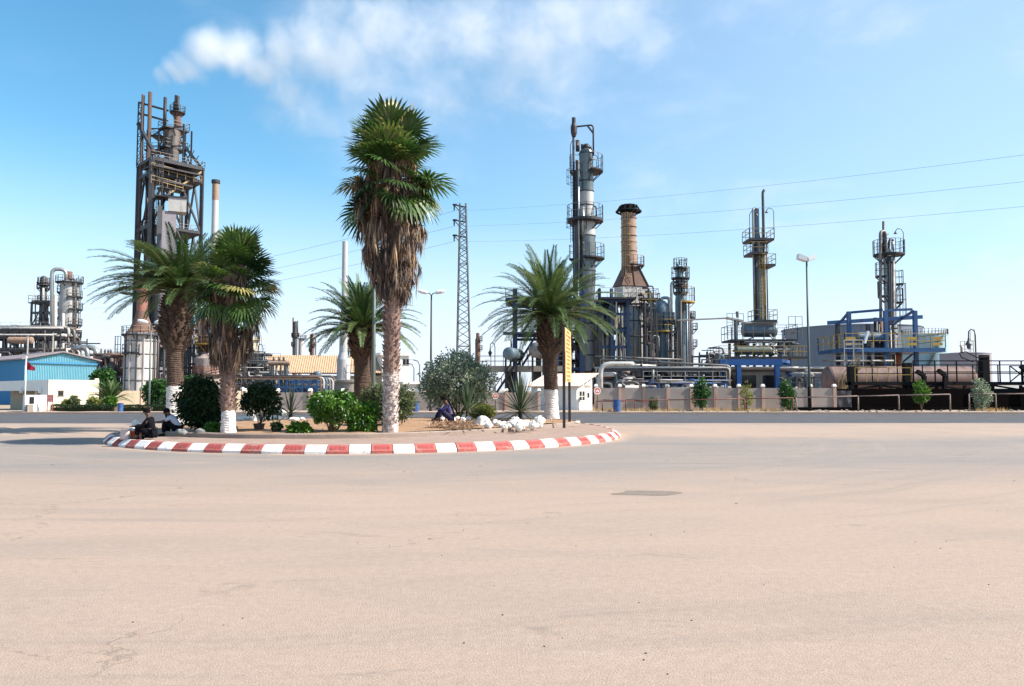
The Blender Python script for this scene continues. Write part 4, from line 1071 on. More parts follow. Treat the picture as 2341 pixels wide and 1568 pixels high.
for i in range(26):
    px = 1130 + 108 * (i / 25) + rn.uniform(-3, 3); py = 976 - abs((px - 1188) / 60) ** 2 * 6 + rn.uniform(-5, 3)
    sz = rn.uniform(13, 24) if px > 1165 else rn.uniform(11, 17)
    nst(px, py, sz, sz * rn.uniform(.75, 1.1), 50 + i, L1, None, 'whitewashed stones around the large yucca')
nst(1102, 974, 34, 28, 90, 'largest white boulder, standing left of the stone ring under the yellowish bush')
nst(1117, 976, 20, 15, 91, 'squat white stone leaning on the largest white boulder')
L2 = 'whitewashed stone in the loose row under the shade of the dark yucca'
for i, (px, py, w) in enumerate([(1010, 961, 13), (1022, 961, 15), (1034, 962, 16), (1046, 960, 13), (1058, 963, 15), (1070, 962, 13)]): nst(px, py, w, w * .75, 100 + i, L2, None, 'whitewashed stones beside the man in blue')
L3 = 'white stone lying in the flat scatter behind the potted shrub'
for i, (px, py, w, h) in enumerate([(548, 961, 20, 10), (562, 960, 22, 12), (577, 957, 18, 12), (610, 960, 22, 12), (627, 957, 20, 10), (640, 959, 18, 11), (672, 962, 24, 10), (583, 963, 12, 8), (690, 960, 14, 8)]): nst(px, py, w, h, 120 + i, L3, None, 'white stones scattered behind the potted shrub')
nst(645, 956, 20, 26, 140, 'upright white stone standing among the flat scatter')
nst(414, 992, 26, 13, 141, 'rough grey stone on the kerb behind the man in the pale shirt', M['rockg'])
nst(456, 990, 22, 12, 142, 'dark grey stone at the foot of the big dark shrub', M['rockg'])
nst(1318, 967, 12, 6, 143, 'small white stone lying behind the posts of the yellow board')
# litter of palm bark
mb = MB(); rn = random.Random(77)
for i in range(330):
    t = rn.random() ** .6; a = rn.uniform(0, 2 * PI)
    p = IG(1052 + 72 * t * cos(a), 973 + 9 * t * sin(a))
    d = V((rn.uniform(-1, 1), rn.uniform(-.6, .6), rn.uniform(-.05, .35))).normalized(); s = perp(d)
    mb.tint = rn.random(); l = rn.uniform(.12, .38); w = rn.uniform(.02, .05)
    c = p + V((0, 0, rn.uniform(.0, .10) * (1 - t)))
    mb.add([c, c + d * l * .5 - s * w + V((0, 0, .02)), c + d * l, c + d * l * .5 + s * w + V((0, 0, .02))], [(0, 1, 2), (0, 2, 3)])
tag(mb.build('palm_litter', M['litter']), 'heap of dry broken palm husks on the bare soil', 'plant litter', kind='stuff')
mb = MB()
for i in range(520):
    a = rn.uniform(0, 2 * PI); t = rn.random() ** .5
    x = -5.4 + 8 * t * cos(a); y = 34 + 7.2 * t * sin(a)
    z = soil_z(x, y); l = rn.uniform(.05, .18); d = V((rn.uniform(-1, 1), rn.uniform(-1, 1), rn.uniform(0, .25))).normalized(); s = perp(d) * .012
    mb.tint = rn.random(); c = V((x, y, z + .01)); mb.add([c - s, c + d * l - s * .4, c + d * l + s * .4, c + s], [(0, 1, 2, 3)])
tag(mb.build('dry_leaf_scatter', M['litter']), 'thin scatter of dry leaves over the island soil', 'plant litter', kind='stuff')

# yellow board
def board():
    a = G(1289, 968, .42); b2 = G(1301.5, 962, .42)
    root = thing('notice_board', 'tall narrow yellow notice board on two black posts, seen nearly edge on', 'sign', a)
    d = V((b2.x - a.x, b2.y - a.y, 0)); d.normalize()
    n = V((d.y, -d.x, 0))
    p2 = b2.copy(); BW = (b2 - a).length
    ztop = Z(747, a.y); zbot = Z(872, a.y)
    for p, zt in ((a, ztop + .02), (p2, ztop - .03)):
        mb = MB(); mb.bar(p + V((0, 0, -.2)), p + V((0, 0, zt)) - V((0, 0, p.z)), .115, .10); mb.build('post', M['poled'], root)
    mb = MB()
    o = a + n * .07
    mid = (ztop + zbot) / 2 + .1
    for z0, z1, sh in ((zbot, mid - .004, .012), (mid + .004, ztop - .02, 0)):
        p = o + n * sh - d * .05; e = o + n * sh + d * (BW + .1)
        mb.hexa([V((p.x, p.y, z0)), V((e.x, e.y, z0)), V((e.x - n.x * .03, e.y - n.y * .03, z0)), V((p.x - n.x * .03, p.y - n.y * .03, z0)), V((p.x, p.y, z1)), V((e.x, e.y, z1)), V((e.x - n.x * .03, e.y - n.y * .03, z1)), V((p.x - n.x * .03, p.y - n.y * .03, z1))])
    bo = mb.build('board', M['signy'], root)
    mb = MB(); rn = random.Random(2)
    rows = 13; H = ztop - zbot
    for i in range(rows):
        z = ztop - .14 - i * (H - .22) / (rows - 1); u = .35 + rn.uniform(0, .4); ue = BW - .3 - rn.uniform(0, .5)
        while u < ue:
            w = rn.uniform(.09, .3); h = rn.uniform(.03, .055)
            p = o + n * .016 + d * u; e = o + n * .016 + d * min(ue, u + w)
            mb.add([(p.x, p.y, z - h), (e.x, e.y, z - h), (e.x, e.y, z + h), (p.x, p.y, z + h)], [(0, 1, 2, 3)])
            u += w + rn.uniform(.04, .09)
    mb.build('lettering', M['signink'], bo)
board()

# ------------------------------------------------------------------ people
def skin_mesh(name, J, E, m, parent, label=None, sub=2, root=0):
    me = bpy.data.meshes.new(name)
    o3 = ORG[parent.as_pointer()]
    keys = list(J)
    me.from_pydata([V(J[k][0]) - o3 for k in keys], [(keys.index(a), keys.index(b)) for a, b in E], [])
    o = bpy.data.objects.new(name, me); COL.objects.link(o)
    md = o.modifiers.new('skin', 'SKIN'); md.use_smooth_shade = True
    for i, k in enumerate(keys):
        r = J[k][1]; sv = me.skin_vertices[0].data[i]
        sv.radius = (r, r) if not isinstance(r, tuple) else r
        sv.use_root = (i == root)
    s2 = o.modifiers.new('sub', 'SUBSURF'); s2.levels = sub; s2.render_levels = sub
    dg = bpy.context.evaluated_depsgraph_get(); dg.update()
    me2 = bpy.data.meshes.new_from_object(o.evaluated_get(dg))
    o.modifiers.clear(); o.data = me2
    bpy.data.meshes.remove(me); me2.name = name
    me2.materials.clear(); me2.materials.append(m)
    me2.polygons.foreach_set('use_smooth', [True] * len(me2.polygons))
    o.parent = parent; ORG[o.as_pointer()] = o3
    if label: o['label'] = label
    return o
def person(label, base, face, P, top, trous, hairm, hat=False, robe=False):
    """P: joint positions relative to base; x is towards the way the person faces, y to the person's left, z up"""
    f = V((face[0], face[1], 0)).normalized(); l = V((-f.y, f.x, 0)); b = V(base)
    T = lambda p: b + f * p[0] + l * p[1] + V((0, 0, p[2]))
    root = thing('person', label, 'person', b)
    J = {k: (T(v), r) for k, (v, r) in P.items()}
    E = [('pelvis', 'waist'), ('waist', 'chest'), ('chest', 'neck'), ('neck', 'head'), ('head', 'crown')]
    for s in 'LR':
        E += [('chest', 'sh' + s), ('sh' + s, 'el' + s), ('el' + s, 'wr' + s), ('wr' + s, 'pa' + s), ('pelvis', 'hip' + s), ('hip' + s, 'kn' + s), ('kn' + s, 'an' + s), ('an' + s, 'to' + s)]
        w, pa, el = V(P['wr' + s][0]), V(P['pa' + s][0]), V(P['el' + s][0])
        d = (pa - w).normalized(); sd_ = d.cross(V((0, 0, 1))); sd_ = sd_.normalized() if sd_.length > .05 else V((0, 1, 0)); dn = V((0, 0, -1))
        for i in range(4):
            q = pa + sd_ * (.027 - .018 * i) + d * .01; ln = (.07, .08, .075, .06)[i]
            q1 = q + d * ln * .55 + dn * .008; q2 = q1 + (d * .75 + dn * .65).normalized() * ln * .5
            J['f%s%d' % (s, i)] = (T(q), .0105); J['g%s%d' % (s, i)] = (T(q1), .009); J['h%s%d' % (s, i)] = (T(q2), .0075)
            E += [('pa' + s, 'f%s%d' % (s, i)), ('f%s%d' % (s, i), 'g%s%d' % (s, i)), ('g%s%d' % (s, i), 'h%s%d' % (s, i))]
        t1 = w.lerp(pa, .5) + sd_ * .045; t2 = t1 + d * .045 + sd_ * .012
        J['t' + s] = (T(t1), .012); J['u' + s] = (T(t2), .009); E += [('wr' + s, 't' + s), ('t' + s, 'u' + s)]
    skin_mesh('body', J, E, M['skin'], root)
    # face, ears and hair
    hd = V(P['head'][0]); cr_ = V(P['crown'][0]); up = (cr_ - hd).normalized(); nk = V(P['neck'][0])
    fw = V((up.z, 0, -up.x)); fw = (fw - up * fw.dot(up)).normalized(); c = hd.lerp(cr_, .35)
    def pp(nm, m, fn):
        mb = MB(); fn(mb); mb.build(nm, m, root)
    pp('nose', M['skin'], lambda mb: mb.rev(T(c + fw * .10 - up * .01), T(c + fw * .2) - T(c), [(.0, -.03), (.02, 0), (.011, .022), (0, .03)], 8))
    for sg in (-1, 1):
        pp('ear', M['skin'], lambda mb: mb.ball(T(c + V((0, sg * .082, 0)) - up * .005), .026, 8))
        pp('eye', M['hair'], lambda mb: mb.ball(T(c + fw * .085 + V((0, sg * .033, 0)) + up * .022), .014, 8))
    pp('mouth', M['skin'], lambda mb: mb.rev(T(c + fw * .088 - up * .055), T(V((0, 1, 0))) - T(V((0, 0, 0))), [(0, -.03), (.009, -.015), (.009, .015), (0, .03)], 6))
    mb = MB()
    hc = T(c - fw * .014 + up * .022); ax = T(up - fw * .35) - T(V((0, 0, 0)))
    mb.rev(hc, ax, [(.108, -.045), (.113, 0), (.102, .05), (.07, .088), (.035, .104), (0, .108)], 16)
    if hat:
        mb.rev(T(c + fw * .02 + up * .07), T(up) - T(V((0, 0, 0))), [(.112, 0), (.15, -.012), (.15, -.004), (.112, .01), (.10, .06), (.0, .075)], 16)
    mb.build('cap' if hat else 'hair', hairm, root)
    # clothing
    def cl(keys, edges, grow, nm, m, lab=None):
        JJ = {k: (J[k][0], tuple(x + grow for x in J[k][1]) if isinstance(J[k][1], tuple) else J[k][1] + grow) for k in keys}
        return JJ, edges, nm, m, lab
    JJ, e, nm, m, lab = cl(['pelvis', 'waist', 'chest', 'shL', 'shR'], [('pelvis', 'waist'), ('waist', 'chest'), ('chest', 'shL'), ('chest', 'shR')], .014, 'shirt', top)
    for s in 'LR':
        k = .45 if top is M['shirt'] else .96
        a0, a1 = J['el' + s][0], J['wr' + s][0]
        if k < .9: JJ['sl' + s] = (J['sh' + s][0].lerp(a0, .8), .066); e.append(('sh' + s, 'sl' + s))
        else:
            JJ['el' + s] = (a0, .06); JJ['cu' + s] = (a0.lerp(a1, .9), .05); e += [('sh' + s, 'el' + s), ('el' + s, 'cu' + s)]
    JJ['nk'] = (J['chest'][0].lerp(J['neck'][0], .6), .075); e.append(('chest', 'nk'))
    skin_mesh('shirt', JJ, e, top, root)
    JJ, e, nm, m, lab = cl(['pelvis', 'hipL', 'hipR', 'knL', 'knR'], [('pelvis', 'hipL'), ('pelvis', 'hipR'), ('hipL', 'knL'), ('hipR', 'knR')], .02, 'trousers', trous)
    for s in 'LR':
        JJ['cu' + s] = (J['kn' + s][0].lerp(J['an' + s][0], .93), .075); e.append(('kn' + s, 'cu' + s))
    skin_mesh('trousers', JJ, e, trous, root)
    for s in 'LR':
        mb = MB(); a, t = J['an' + s][0], J['to' + s][0]
        skin_mesh('shoe', {'a': (a + V((0, 0, -.02)), .052), 'h': (a.lerp(t, -.2) + V((0, 0, -.045)), .04), 'm': (a.lerp(t, .5) + V((0, 0, -.02)), .045), 't': (a.lerp(t, 1.1), .036)}, [('a', 'h'), ('a', 'm'), ('m', 't')], M['black'], root)
    return root
# the man in the pale shirt, bent forward, elbow on knee, one arm stretched out
b = G(408, 985, .40)
b = V((b.x, b.y, 0.235))
PALE = dict(pelvis=((0, 0, .27), (.15, .12)), waist=((.07, 0, .42), (.14, .11)), chest=((.24, 0, .63), (.155, .11)), neck=((.33, 0, .74), .058), head=((.40, 0, .80), (.078, .09)), crown=((.45, 0, .90), (.075, .085)),
            shL=((.22, .19, .64), .062), elL=((.47, .24, .50), .046), wrL=((.74, .20, .47), .034), paL=((.82, .19, .46), (.022, .036)),
            shR=((.22, -.19, .64), .062), elR=((.44, -.14, .53), .046), wrR=((.46, -.06, .76), .034), paR=((.455, -.03, .83), (.022, .036)),
            hipL=((.04, .11, .24), .095), knL=((.44, .16, .50), .075), anL=((.44, .15, .09), .048), toL=((.62, .17, .035), .035),
            hipR=((.04, -.11, .24), .095), knR=((.42, -.13, .50), .075), anR=((.38, -.13, .09), .048), toR=((.56, -.15, .035), .035))
person('man in a pale blue shirt sitting on the inner kerb, head bent on his hand', b, (-1, -.12), PALE, M['shirt'], M['dark'], M['hair'])
# the man in dark clothes
b = G(350, 992, .40); b = V((b.x, b.y - .1, 0.235))
DARKM = dict(pelvis=((0, 0, .23), (.15, .13)), waist=((.02, 0, .40), (.15, .12)), chest=((.07, 0, .63), (.16, .12)), neck=((.13, 0, .78), .058), head=((.18, 0, .86), (.078, .09)), crown=((.20, 0, .97), (.075, .085)),
             shL=((.06, .2, .63), .065), elL=((.26, .24, .40), .048), wrL=((.50, .17, .43), .034), paL=((.58, .15, .43), (.022, .036)),
             shR=((.06, -.2, .63), .065), elR=((.24, -.22, .40), .048), wrR=((.44, -.14, .46), .034), paR=((.52, -.13, .46), (.022, .036)),
             hipL=((.04, .11, .20), .098), knL=((.42, .15, .42), .078), anL=((.40, .14, .09), .048), toL=((.58, .15, .035), .035),
             hipR=((.04, -.11, .20), .098), knR=((.40, -.14, .42), .078), anR=((.34, -.13, .09), .048), toR=((.52, -.15, .035), .035))
person('man in dark clothes and a cap sitting hunched on the inner kerb, looking left', b, (-1, -.05), DARKM, M['dark'], M['dark'], M['hair'], hat=True)
p1 = b
mb = MB()
c = p1 + V((-.62, -.03, .47))
mb.hexa([c + V(q) for q in ((-.2, -.1, 0), (.1, -.12, -.02), (.1, .12, -.02), (-.2, .1, 0), (-.2, -.1, .006), (.1, -.12, -.014), (.1, .12, -.014), (-.2, .1, .006))])
tag(mb.build('newspaper', mat('grey_paper', (0.3, 0.3, 0.31), 0.9, var=0.3, vs=20), org=c), 'folded grey paper held in the dark clothed man\'s hands', 'paper')
# things beside him
c = V((*(G(303, 1003, .236).xy), .236))
root = thing('water_cooler', 'orange water cooler with a white lid beside the dark clothed man', 'cooler', c)
mb = MB(); mb.lathe(c.x, c.y, [(0, c.z), (.10, c.z), (.115, c.z + .05), (.125, c.z + .2), (.13, c.z + .27), (0, c.z + .27)], 18); mb.build('body', M['orangep'], root)
mb = MB(); mb.lathe(c.x, c.y, [(.137, c.z + .255), (.14, c.z + .30), (.12, c.z + .345), (.05, c.z + .37), (0, c.z + .37)], 18); mb.build('lid', M['whitep'], root)
mb = MB(); mb.tube([V((c.x - .05, c.y, c.z + .36)), V((c.x - .05, c.y, c.z + .41)), V((c.x + .05, c.y, c.z + .41)), V((c.x + .05, c.y, c.z + .36))], .011, 6); mb.build('handle', M['whitep'], root)
mb = MB(); mb.tube([V((c.x, c.y - .12, c.z + .06)), V((c.x, c.y - .16, c.z + .06)), V((c.x, c.y - .165, c.z + .03))], .014, 6); mb.build('tap', M['whitep'], root)
def bag(px, w, h, label, m, seed):
    c = V((*(G(px, 1004, .236).xy), .236)); rn = random.Random(seed); mb = MB(); vs = []; n = 16
    for j, (f, sc) in enumerate([(0, .92), (.1, 1.0), (.45, 1.03), (.8, .95), (1.0, .86), (1.0, .74), (.86, .70)]):
        for i in range(n):
            a = 2 * PI * i / n; q = (abs(cos(a)) ** 4 + abs(sin(a)) ** 4) ** -.25 * sc * (1 + .06 * noise.noise(V((cos(a) * 2, sin(a) * 2, j + seed))))
            vs.append((c.x + w / 2 * q * cos(a), c.y + w * .36 * q * sin(a), c.z + h * (f + .05 * (j > 3) * noise.noise(V((a, seed, 0))))))
    mb.add(vs, [(j * n + i, j * n + (i + 1) % n, (j + 1) * n + (i + 1) % n, (j + 1) * n + i) for j in range(6) for i in range(n)] + [tuple(range(n))[::-1], tuple(6 * n + i for i in range(n))])
    tag(mb.build('carrier_bag', m, org=c), label, 'bag')
bag(286, .30, .31, 'pale carrier bag standing open left of the orange cooler', M['sack'], 3)
bag(316, .2, .26, 'pinkish bag squeezed between the orange cooler and the dark clothed man', mat('pink_bag', (0.5, 0.3, 0.26), 0.85, var=0.3, vs=9), 5)
c = V((*(G(308, 988, .236).xy), .236))
root = thing('water_jug', 'white plastic jug behind the orange cooler', 'jug', c)
mb = MB(); mb.lathe(c.x, c.y, [(0, c.z), (.11, c.z), (.12, c.z + .05), (.12, c.z + .34), (.08, c.z + .42), (.04, c.z + .44), (.04, c.z + .48), (0, c.z + .48)], 16); mb.build('body', M['whitep'], root)
mb = MB(); mb.tube([V((c.x + .1, c.y, c.z + .2)), V((c.x + .17, c.y, c.z + .24)), V((c.x + .16, c.y, c.z + .36)), V((c.x + .07, c.y, c.z + .42))], .014, 6); mb.build('handle', M['whitep'], root)
# the man in blue under the tree
b = IG(1026, 962)
BLUEM = dict(pelvis=((-.08, 0, .16), (.17, .14)), waist=((-.02, 0, .36), (.17, .14)), chest=((.07, 0, .62), (.18, .13)), neck=((.14, 0, .79), .06), head=((.19, 0, .87), (.078, .09)), crown=((.22, 0, .98), (.075, .085)),
             shL=((.06, .2, .62), .07), elL=((.3, .22, .46), .05), wrL=((.46, .10, .54), .034), paL=((.50, .03, .54), (.022, .036)),
             shR=((.06, -.2, .62), .07), elR=((.3, -.22, .46), .05), wrR=((.46, -.10, .52), .034), paR=((.50, -.03, .52), (.022, .036)),
             hipL=((-.04, .12, .14), .11), knL=((.34, .14, .46), .085), anL=((.44, .13, .10), .05), toL=((.60, .14, .04), .036),
             hipR=((-.04, -.12, .14), .11), knR=((.36, -.14, .44), .085), anR=((.56, -.13, .10), .05), toR=((.72, -.14, .04), .036))
person('man in loose dark blue clothes sitting on the ground under the round tree', b, (-1, -.2), BLUEM, M['robe'], mat('navy_cloth', (0.016, 0.018, 0.06), 0.9), M['hair'])
# ------------------------------------------------------------------ process plant
def mpx(Y): return Y / F
def plat(root, x, y, z, r0, r1, a0=0, a1=360, h=1.1, md='darksteel', mr='rail', th=.2, rt=.07, mid=(.5,), brk=True):
    mb = MB(); mb.deck(x, y, z, r0, r1, a0, a1, th)
    if brk:
        n = max(2, int(abs(a1 - a0) / 45))
        for i in range(n + 1):
            a = R(a0 + (a1 - a0) * i / n); mb.bar((x + r1 * .96 * cos(a), y + r1 * .96 * sin(a), z - th), (x + r0 * cos(a), y + r0 * sin(a), z - th - (r1 - r0) * .9), .1)
    p = mb.build('platform', M[md], root)
    mb = MB(); mb.arcrail(x, y, z, r1 * .98, a0, a1, h, rt, None, mid)
    if abs(a1 - a0) < 359:
        for a in (a0, a1): mb.rails([(x + r0 * cos(R(a)), y + r0 * sin(R(a)), z), (x + r1 * .98 * cos(R(a)), y + r1 * .98 * sin(R(a)), z)], h, rt, False, 2, mid)
    mb.build('railing', M[mr], p)
    return p
def flatdeck(root, fr, u0, v0, u1, v1, z, md='darksteel', mr='rail', h=1.1, th=.25, rt=.07, sides='fblr', toe=None, name='platform'):
    mb = MB(); mb.fbox(fr, u0, v0, z - th, u1, v1, z)
    p = mb.build(name, M[md], root)
    mb = MB()
    e = dict(f=((u0, v0), (u1, v0)), b=((u0, v1), (u1, v1)), l=((u0, v0), (u0, v1)), r=((u1, v0), (u1, v1)))
    for s in sides: mb.rails([fr.p(*e[s][0], z), fr.p(*e[s][1], z)], h, rt, False, 1.5)
    if sides: mb.build('railing', M[mr], p)
    return p
def part(root, name, m, fn, label=None):
    mb = MB(); fn(mb); mm = M[m] if isinstance(m, str) else m
    if name in SPLIT:
        for q in pieces(mb): o = q.build(SPLIT[name], mm, root, label)
        return o
    return mb.build(name, mm, root, label)
def pipe(root, pts, r, m='pipe', n=8, name='pipe', bend=True):
    pts = [V(p) for p in pts]
    if bend and len(pts) > 2:
        o = [pts[0]]
        for a, b, c in zip(pts[:-2], pts[1:-1], pts[2:]):
            d0 = (a - b); d1 = (c - b); k = min(r * 3, d0.length * .45, d1.length * .45)
            p0 = b + d0.normalized() * k; p1 = b + d1.normalized() * k
            for t in (0, .25, .5, .75, 1): o.append(p0 * (1 - t) ** 2 + b * 2 * t * (1 - t) + p1 * t * t)
        o.append(pts[-1]); pts = o
    return part(root, name, m, lambda mb: mb.tube(pts, r * .74, n))
def shell(root, x, y, Y, prof, m='clad', n=28, name='shell'):
    k = mpx(Y)
    return part(root, name, m, lambda mb: mb.lathe(x, y, [(r * k, Z(py, Y) if py < 2000 else 0.0) for r, py in prof], n))
def lamp_arm(root, p, h, m='darksteel', d=1):
    p = V(p)
    part(root, 'lamp', m, lambda mb: (mb.tube([p, p + V((0, 0, h)), p + V((.25 * d, 0, h + .45)), p + V((.7 * d, 0, h + .5)), p + V((.95 * d, 0, h + .2))], .05, 5), mb.rev(p + V((.95 * d, 0, h + .2)), (0, 0, -1), [(.05, 0), (.25, .35), (0, .4)], 8)))

# ---- tall reactor tower, far left
def tower():
    Y = 160.0; k = mpx(Y)
    cN = V((X(378, Y, 500), Y - 6.5, 0)); cL = V((X(314, Y, 600), Y - .6, 0)); cR = V((X(452, Y, 600), Y + 1.2, 0)); cB = cL + cR - cN
    root = thing('reactor_tower', 'tall dark steel tower of open framework with pipes, decks and a white lift shaft', 'tower', (cN.x, cN.y, 0))
    zt = Z(381, Y); zs = [Z(p, Y) for p in (880, 760, 650, 530)] ; zd2 = Z(412, Y)
    def up(c, z): return V((c.x, c.y, z))
    for c, nm in ((cN, 0), (cL, 1), (cR, 2), (cB, 3)):
        part(root, 'steel_column', 'steel' if nm == 0 else 'darksteel', lambda mb: mb.bar(up(c, 0), up(c, zt), 0.85 if nm == 0 else .62))
    lev = [0.0] + zs[1:] + [zd2, zt]
    for a, b in ((cL, cN), (cN, cR), (cR, cB), (cB, cL)):
        def br(mb):
            for i, z in enumerate(lev[1:]): mb.bar(up(a, z), up(b, z), .35, .6)
            for z0, z1 in zip(lev[:-2], lev[1:-1]):
                mid = a.lerp(b, .5)
                mb.bar(up(a, z0), up(mid, z1), .34); mb.bar(up(b, z0), up(mid, z1), .34)
        part(root, 'bracing', 'darksteel', br)
    def poly_deck(zz, g, nm='platform', th=.5):
        c0 = (cN + cB) / 2
        q = [c0 + (c - c0) * g for c in (cN, cR, cB, cL)]
        mb = MB(); mb.hexa([up(c, zz - th) for c in q] + [up(c, zz) for c in q]); p = mb.build(nm, M['darksteel'], root)
        mb = MB(); mb.rails([up(c, zz) for c in q], 1.3, .12, True, 2.0); mb.build('railing', M['rail'], p)
    poly_deck(zt, 1.08); poly_deck(zd2, 1.0); poly_deck(Z(530, Y), .98); poly_deck(Z(650, Y), 1.0)
    c0 = (cN + cB) / 2; x, y = c0.x, c0.y
    # hanging hopper-shaped decks below the top floor
    for py, g in ((400, .8), (428, .6), (440, .4)):
        part(root, 'hopper_floor', 'darksteel', lambda mb: mb.fbox(Fr((x + 1.5, y - 3), cR - cN), -6 * g, -3 * g, Z(py, Y) - .3, 6 * g, 3 * g, Z(py, Y)))
    part(root, 'gangway_railing', 'raily', lambda mb: (mb.rails([up(cN, Z(413, Y)) + V((.3, -.9, 0)), up(cR, Z(420, Y)) + V((.3, -.9, 0))], 1.6, .16, False, 1.6), mb.rails([up(cN, Z(440, Y)) + V((.3, -.9, 0)), up(cN.lerp(cR, .62), Z(446, Y)) + V((.3, -.9, 0))], 1.6, .16, False, 1.6), mb.bar(up(cN.lerp(cR, .35), Z(452, Y)), up(cR, Z(388, Y)), .35)))
    # vessels above the top floor
    vx = X(391, Y, 330)
    shell(root, vx, y, Y, [(15, 395), (15, 362), (17, 348), (17, 345), (19, 338), (19, 300), (17, 296), (0, 294)], mat('sooty_vessel', (0.14, 0.125, 0.115), .7, .1, stain=(0.05, 0.035, 0.03), amt=.55, streak=.2), name='reactor_vessel')
    shell(root, X(404, Y, 270), y, Y, [(8, 330), (8, 262), (11, 258), (5, 252), (0, 252)], 'rust', name='upper_vessel')
    part(root, 'mast', 'darksteel', lambda mb: [mb.tube([(X(px, Y, 235), y, Z(258, Y)), (X(px, Y, 235), y, Z(pt, Y))], .35, 6) for px, pt in ((401, 217), (405, 219), (398, 232))])
    for py, g in ((338, 22), (294, 24)):
        z = Z(py, Y); f = Fr((vx, y), cR - cN)
        mb = MB(); mb.fbox(f, -g * k, -g * k * .8, z - .35, g * k * 1.35, g * k * .8, z); p = mb.build('platform', M['darksteel'], root)
        mb = MB(); mb.rails([f.p(*q, z) for q in ((-g * k, -g * k * .8), (g * k * 1.35, -g * k * .8), (g * k * 1.35, g * k * .8), (-g * k, g * k * .8))], 1.4, .13, True, 1.6); mb.build('railing', M['rail'], p)
    part(root, 'upper_post', 'darksteel', lambda mb: [mb.bar((X(px, Y, 330), y + dy_, zt), (X(px, Y, 330), y + dy_, Z(pt, Y)), .28) for px, dy_, pt in ((427, -2, 290), (427, 2, 292), (371, -2, 300), (356, 1, 305), (412, 2, 290), (340, -1, 300))])
    part(root, 'upper_brace', 'darksteel', lambda mb: [mb.bar((X(a, Y, 330), y + d_, Z(p, Y)), (X(b_, Y, 330), y + d_, Z(q, Y)), .2) for a, b_, p, q, d_ in ((340, 371, 373, 335, -1), (371, 340, 373, 335, -1), (356, 371, 335, 297, 1), (412, 427, 373, 338, 2), (427, 412, 373, 338, 2), (340, 427, 338, 338, -1.5), (345, 427, 300, 294, -1.5), (371, 412, 338, 298, 2), (340, 371, 320, 300, -1))])
    for py, a, b_ in ((345, 336, 372), (312, 350, 374)):
        f = Fr((X(a, Y, py), y - 1.6), (1, 0)); flatdeck(root, f, 0, 0, (X(b_, Y, py) - X(a, Y, py)), 3.2, Z(py, Y), 'darksteel', 'rail', 1.3, .3, .1)
    plat(root, X(404, Y, 260), y, Z(256, Y), .5, 1.5, h=1.3, rt=.1)
    for px, pt, pb, r in ((336, 224, 640, .42), (352, 218, 640, .52), (386, 230, 300, .46)):
        pipe(root, [(X(px, Y, pt), y - 2, Z(pb, Y)), (X(px, Y, pt), y - 2, Z(pt, Y))], r, mat('sooty_rust', (0.085, 0.055, 0.045), .8) if px < 380 else 'darksteel', 10, 'riser_pipe')
    # ladder mast at the left, with the gantry across to the middle
    def mast(mb):
        a, b = X(318.5, Y, 300), X(326, Y, 300)
        for q in (a, b):
            mb.bar((q, y - 1, zt), (q, y - 1, Z(237, Y)), .2)
        z = zt; s_ = 0
        while z < Z(240, Y):
            mb.bar((a, y - 1, z), (b, y - 1, z), .14); mb.bar((a, y - 1, z), (b, y - 1, z + 1.5), .09); z += 1.5
        for d in (0, 2.2):
            mb.bar((a, y - 1, Z(237, Y) - d), (X(388, Y, 255), y - 1, Z(256, Y) - d), .35)
        mb.bar((a, y - 1, Z(285, Y)), (X(377, Y, 360), y - 5, Z(366, Y)), .55)
        mb.bar((X(398, Y, 300), y, Z(305, Y)), (X(452, Y, 370), y + 1, Z(376, Y)), .55)
        for i in range(7):
            f = i / 6; p0 = V((X(398, Y, 300), y, Z(305, Y))).lerp(V((X(452, Y, 370), y + 1, Z(376, Y))), f); mb.bar(p0, p0 + V((.5, 0, 1.1)), .12)
    part(root, 'ladder_mast', 'darksteel', mast)
    part(root, 'zigzag_stairs', 'darksteel', lambda mb: [mb.stair(up(cL, lev[i]) + (cN - cL) * (.15 if i % 2 else .85) + V((0, 2.2, 0)), up(cL, lev[i + 1]) + (cN - cL) * (.85 if i % 2 else .15) + V((0, 2.2, 0)), 1.0, .1) for i in range(4)])
    part(root, 'caged_ladder', 'steel', lambda mb: mb.ladder(up(cN, 0) + V((1.4, .4, 0)), up(cN, zt) + V((1.4, .4, 0)), (0.3, -1, 0), 1.0, .13, True, .8))
    rn = random.Random(14)
    for i in range(46):                      # the thicket of small pipes and ties inside the frame
        a = cL.lerp(cN, rn.random()) if rn.random() < .5 else cN.lerp(cR, rn.random()); a = a.lerp(c0, rn.uniform(.1, .7)); z = zt * rn.uniform(.35, .93)
        if rn.random() < .5: pipe(root, [up(a, z), up(a, z - rn.uniform(4, 14))], rn.uniform(.1, .3), rn.choice(('piped', 'darksteel', 'black', 'steel')), 6)
        else: pipe(root, [up(a, z), up(a + (cR - cN) * rn.uniform(-.3, .3), z), up(a + (cR - cN) * rn.uniform(-.3, .3), z - rn.uniform(1, 5))], rn.uniform(.08, .22), rn.choice(('piped', 'darksteel', 'rust', 'steel')), 6)
    # inner pipes
    for i, (px, r, m) in enumerate(((334, .4, 'piped'), (345, .42, 'darksteel'), (356, .55, 'darksteel'), (392, .4, 'steel'), (400, .45, 'pipe'))):
        pipe(root, [(X(px, Y, 700), y + (-1) ** i * 1.5, 0), (X(px, Y, 700), y + (-1) ** i * 1.5, zt - 1)], r, m, 8, 'process_pipe')
    # regenerator vessel low down
    part(root, 'regenerator', 'darksteel', lambda mb: mb.rev((x, y, 0), (0, 0, 1), [(3.2, Z(800, Y)), (3.2, Z(670, Y)), (1.6, Z(645, Y)), (1.6, Z(600, Y)), (0, Z(595, Y))], 20))
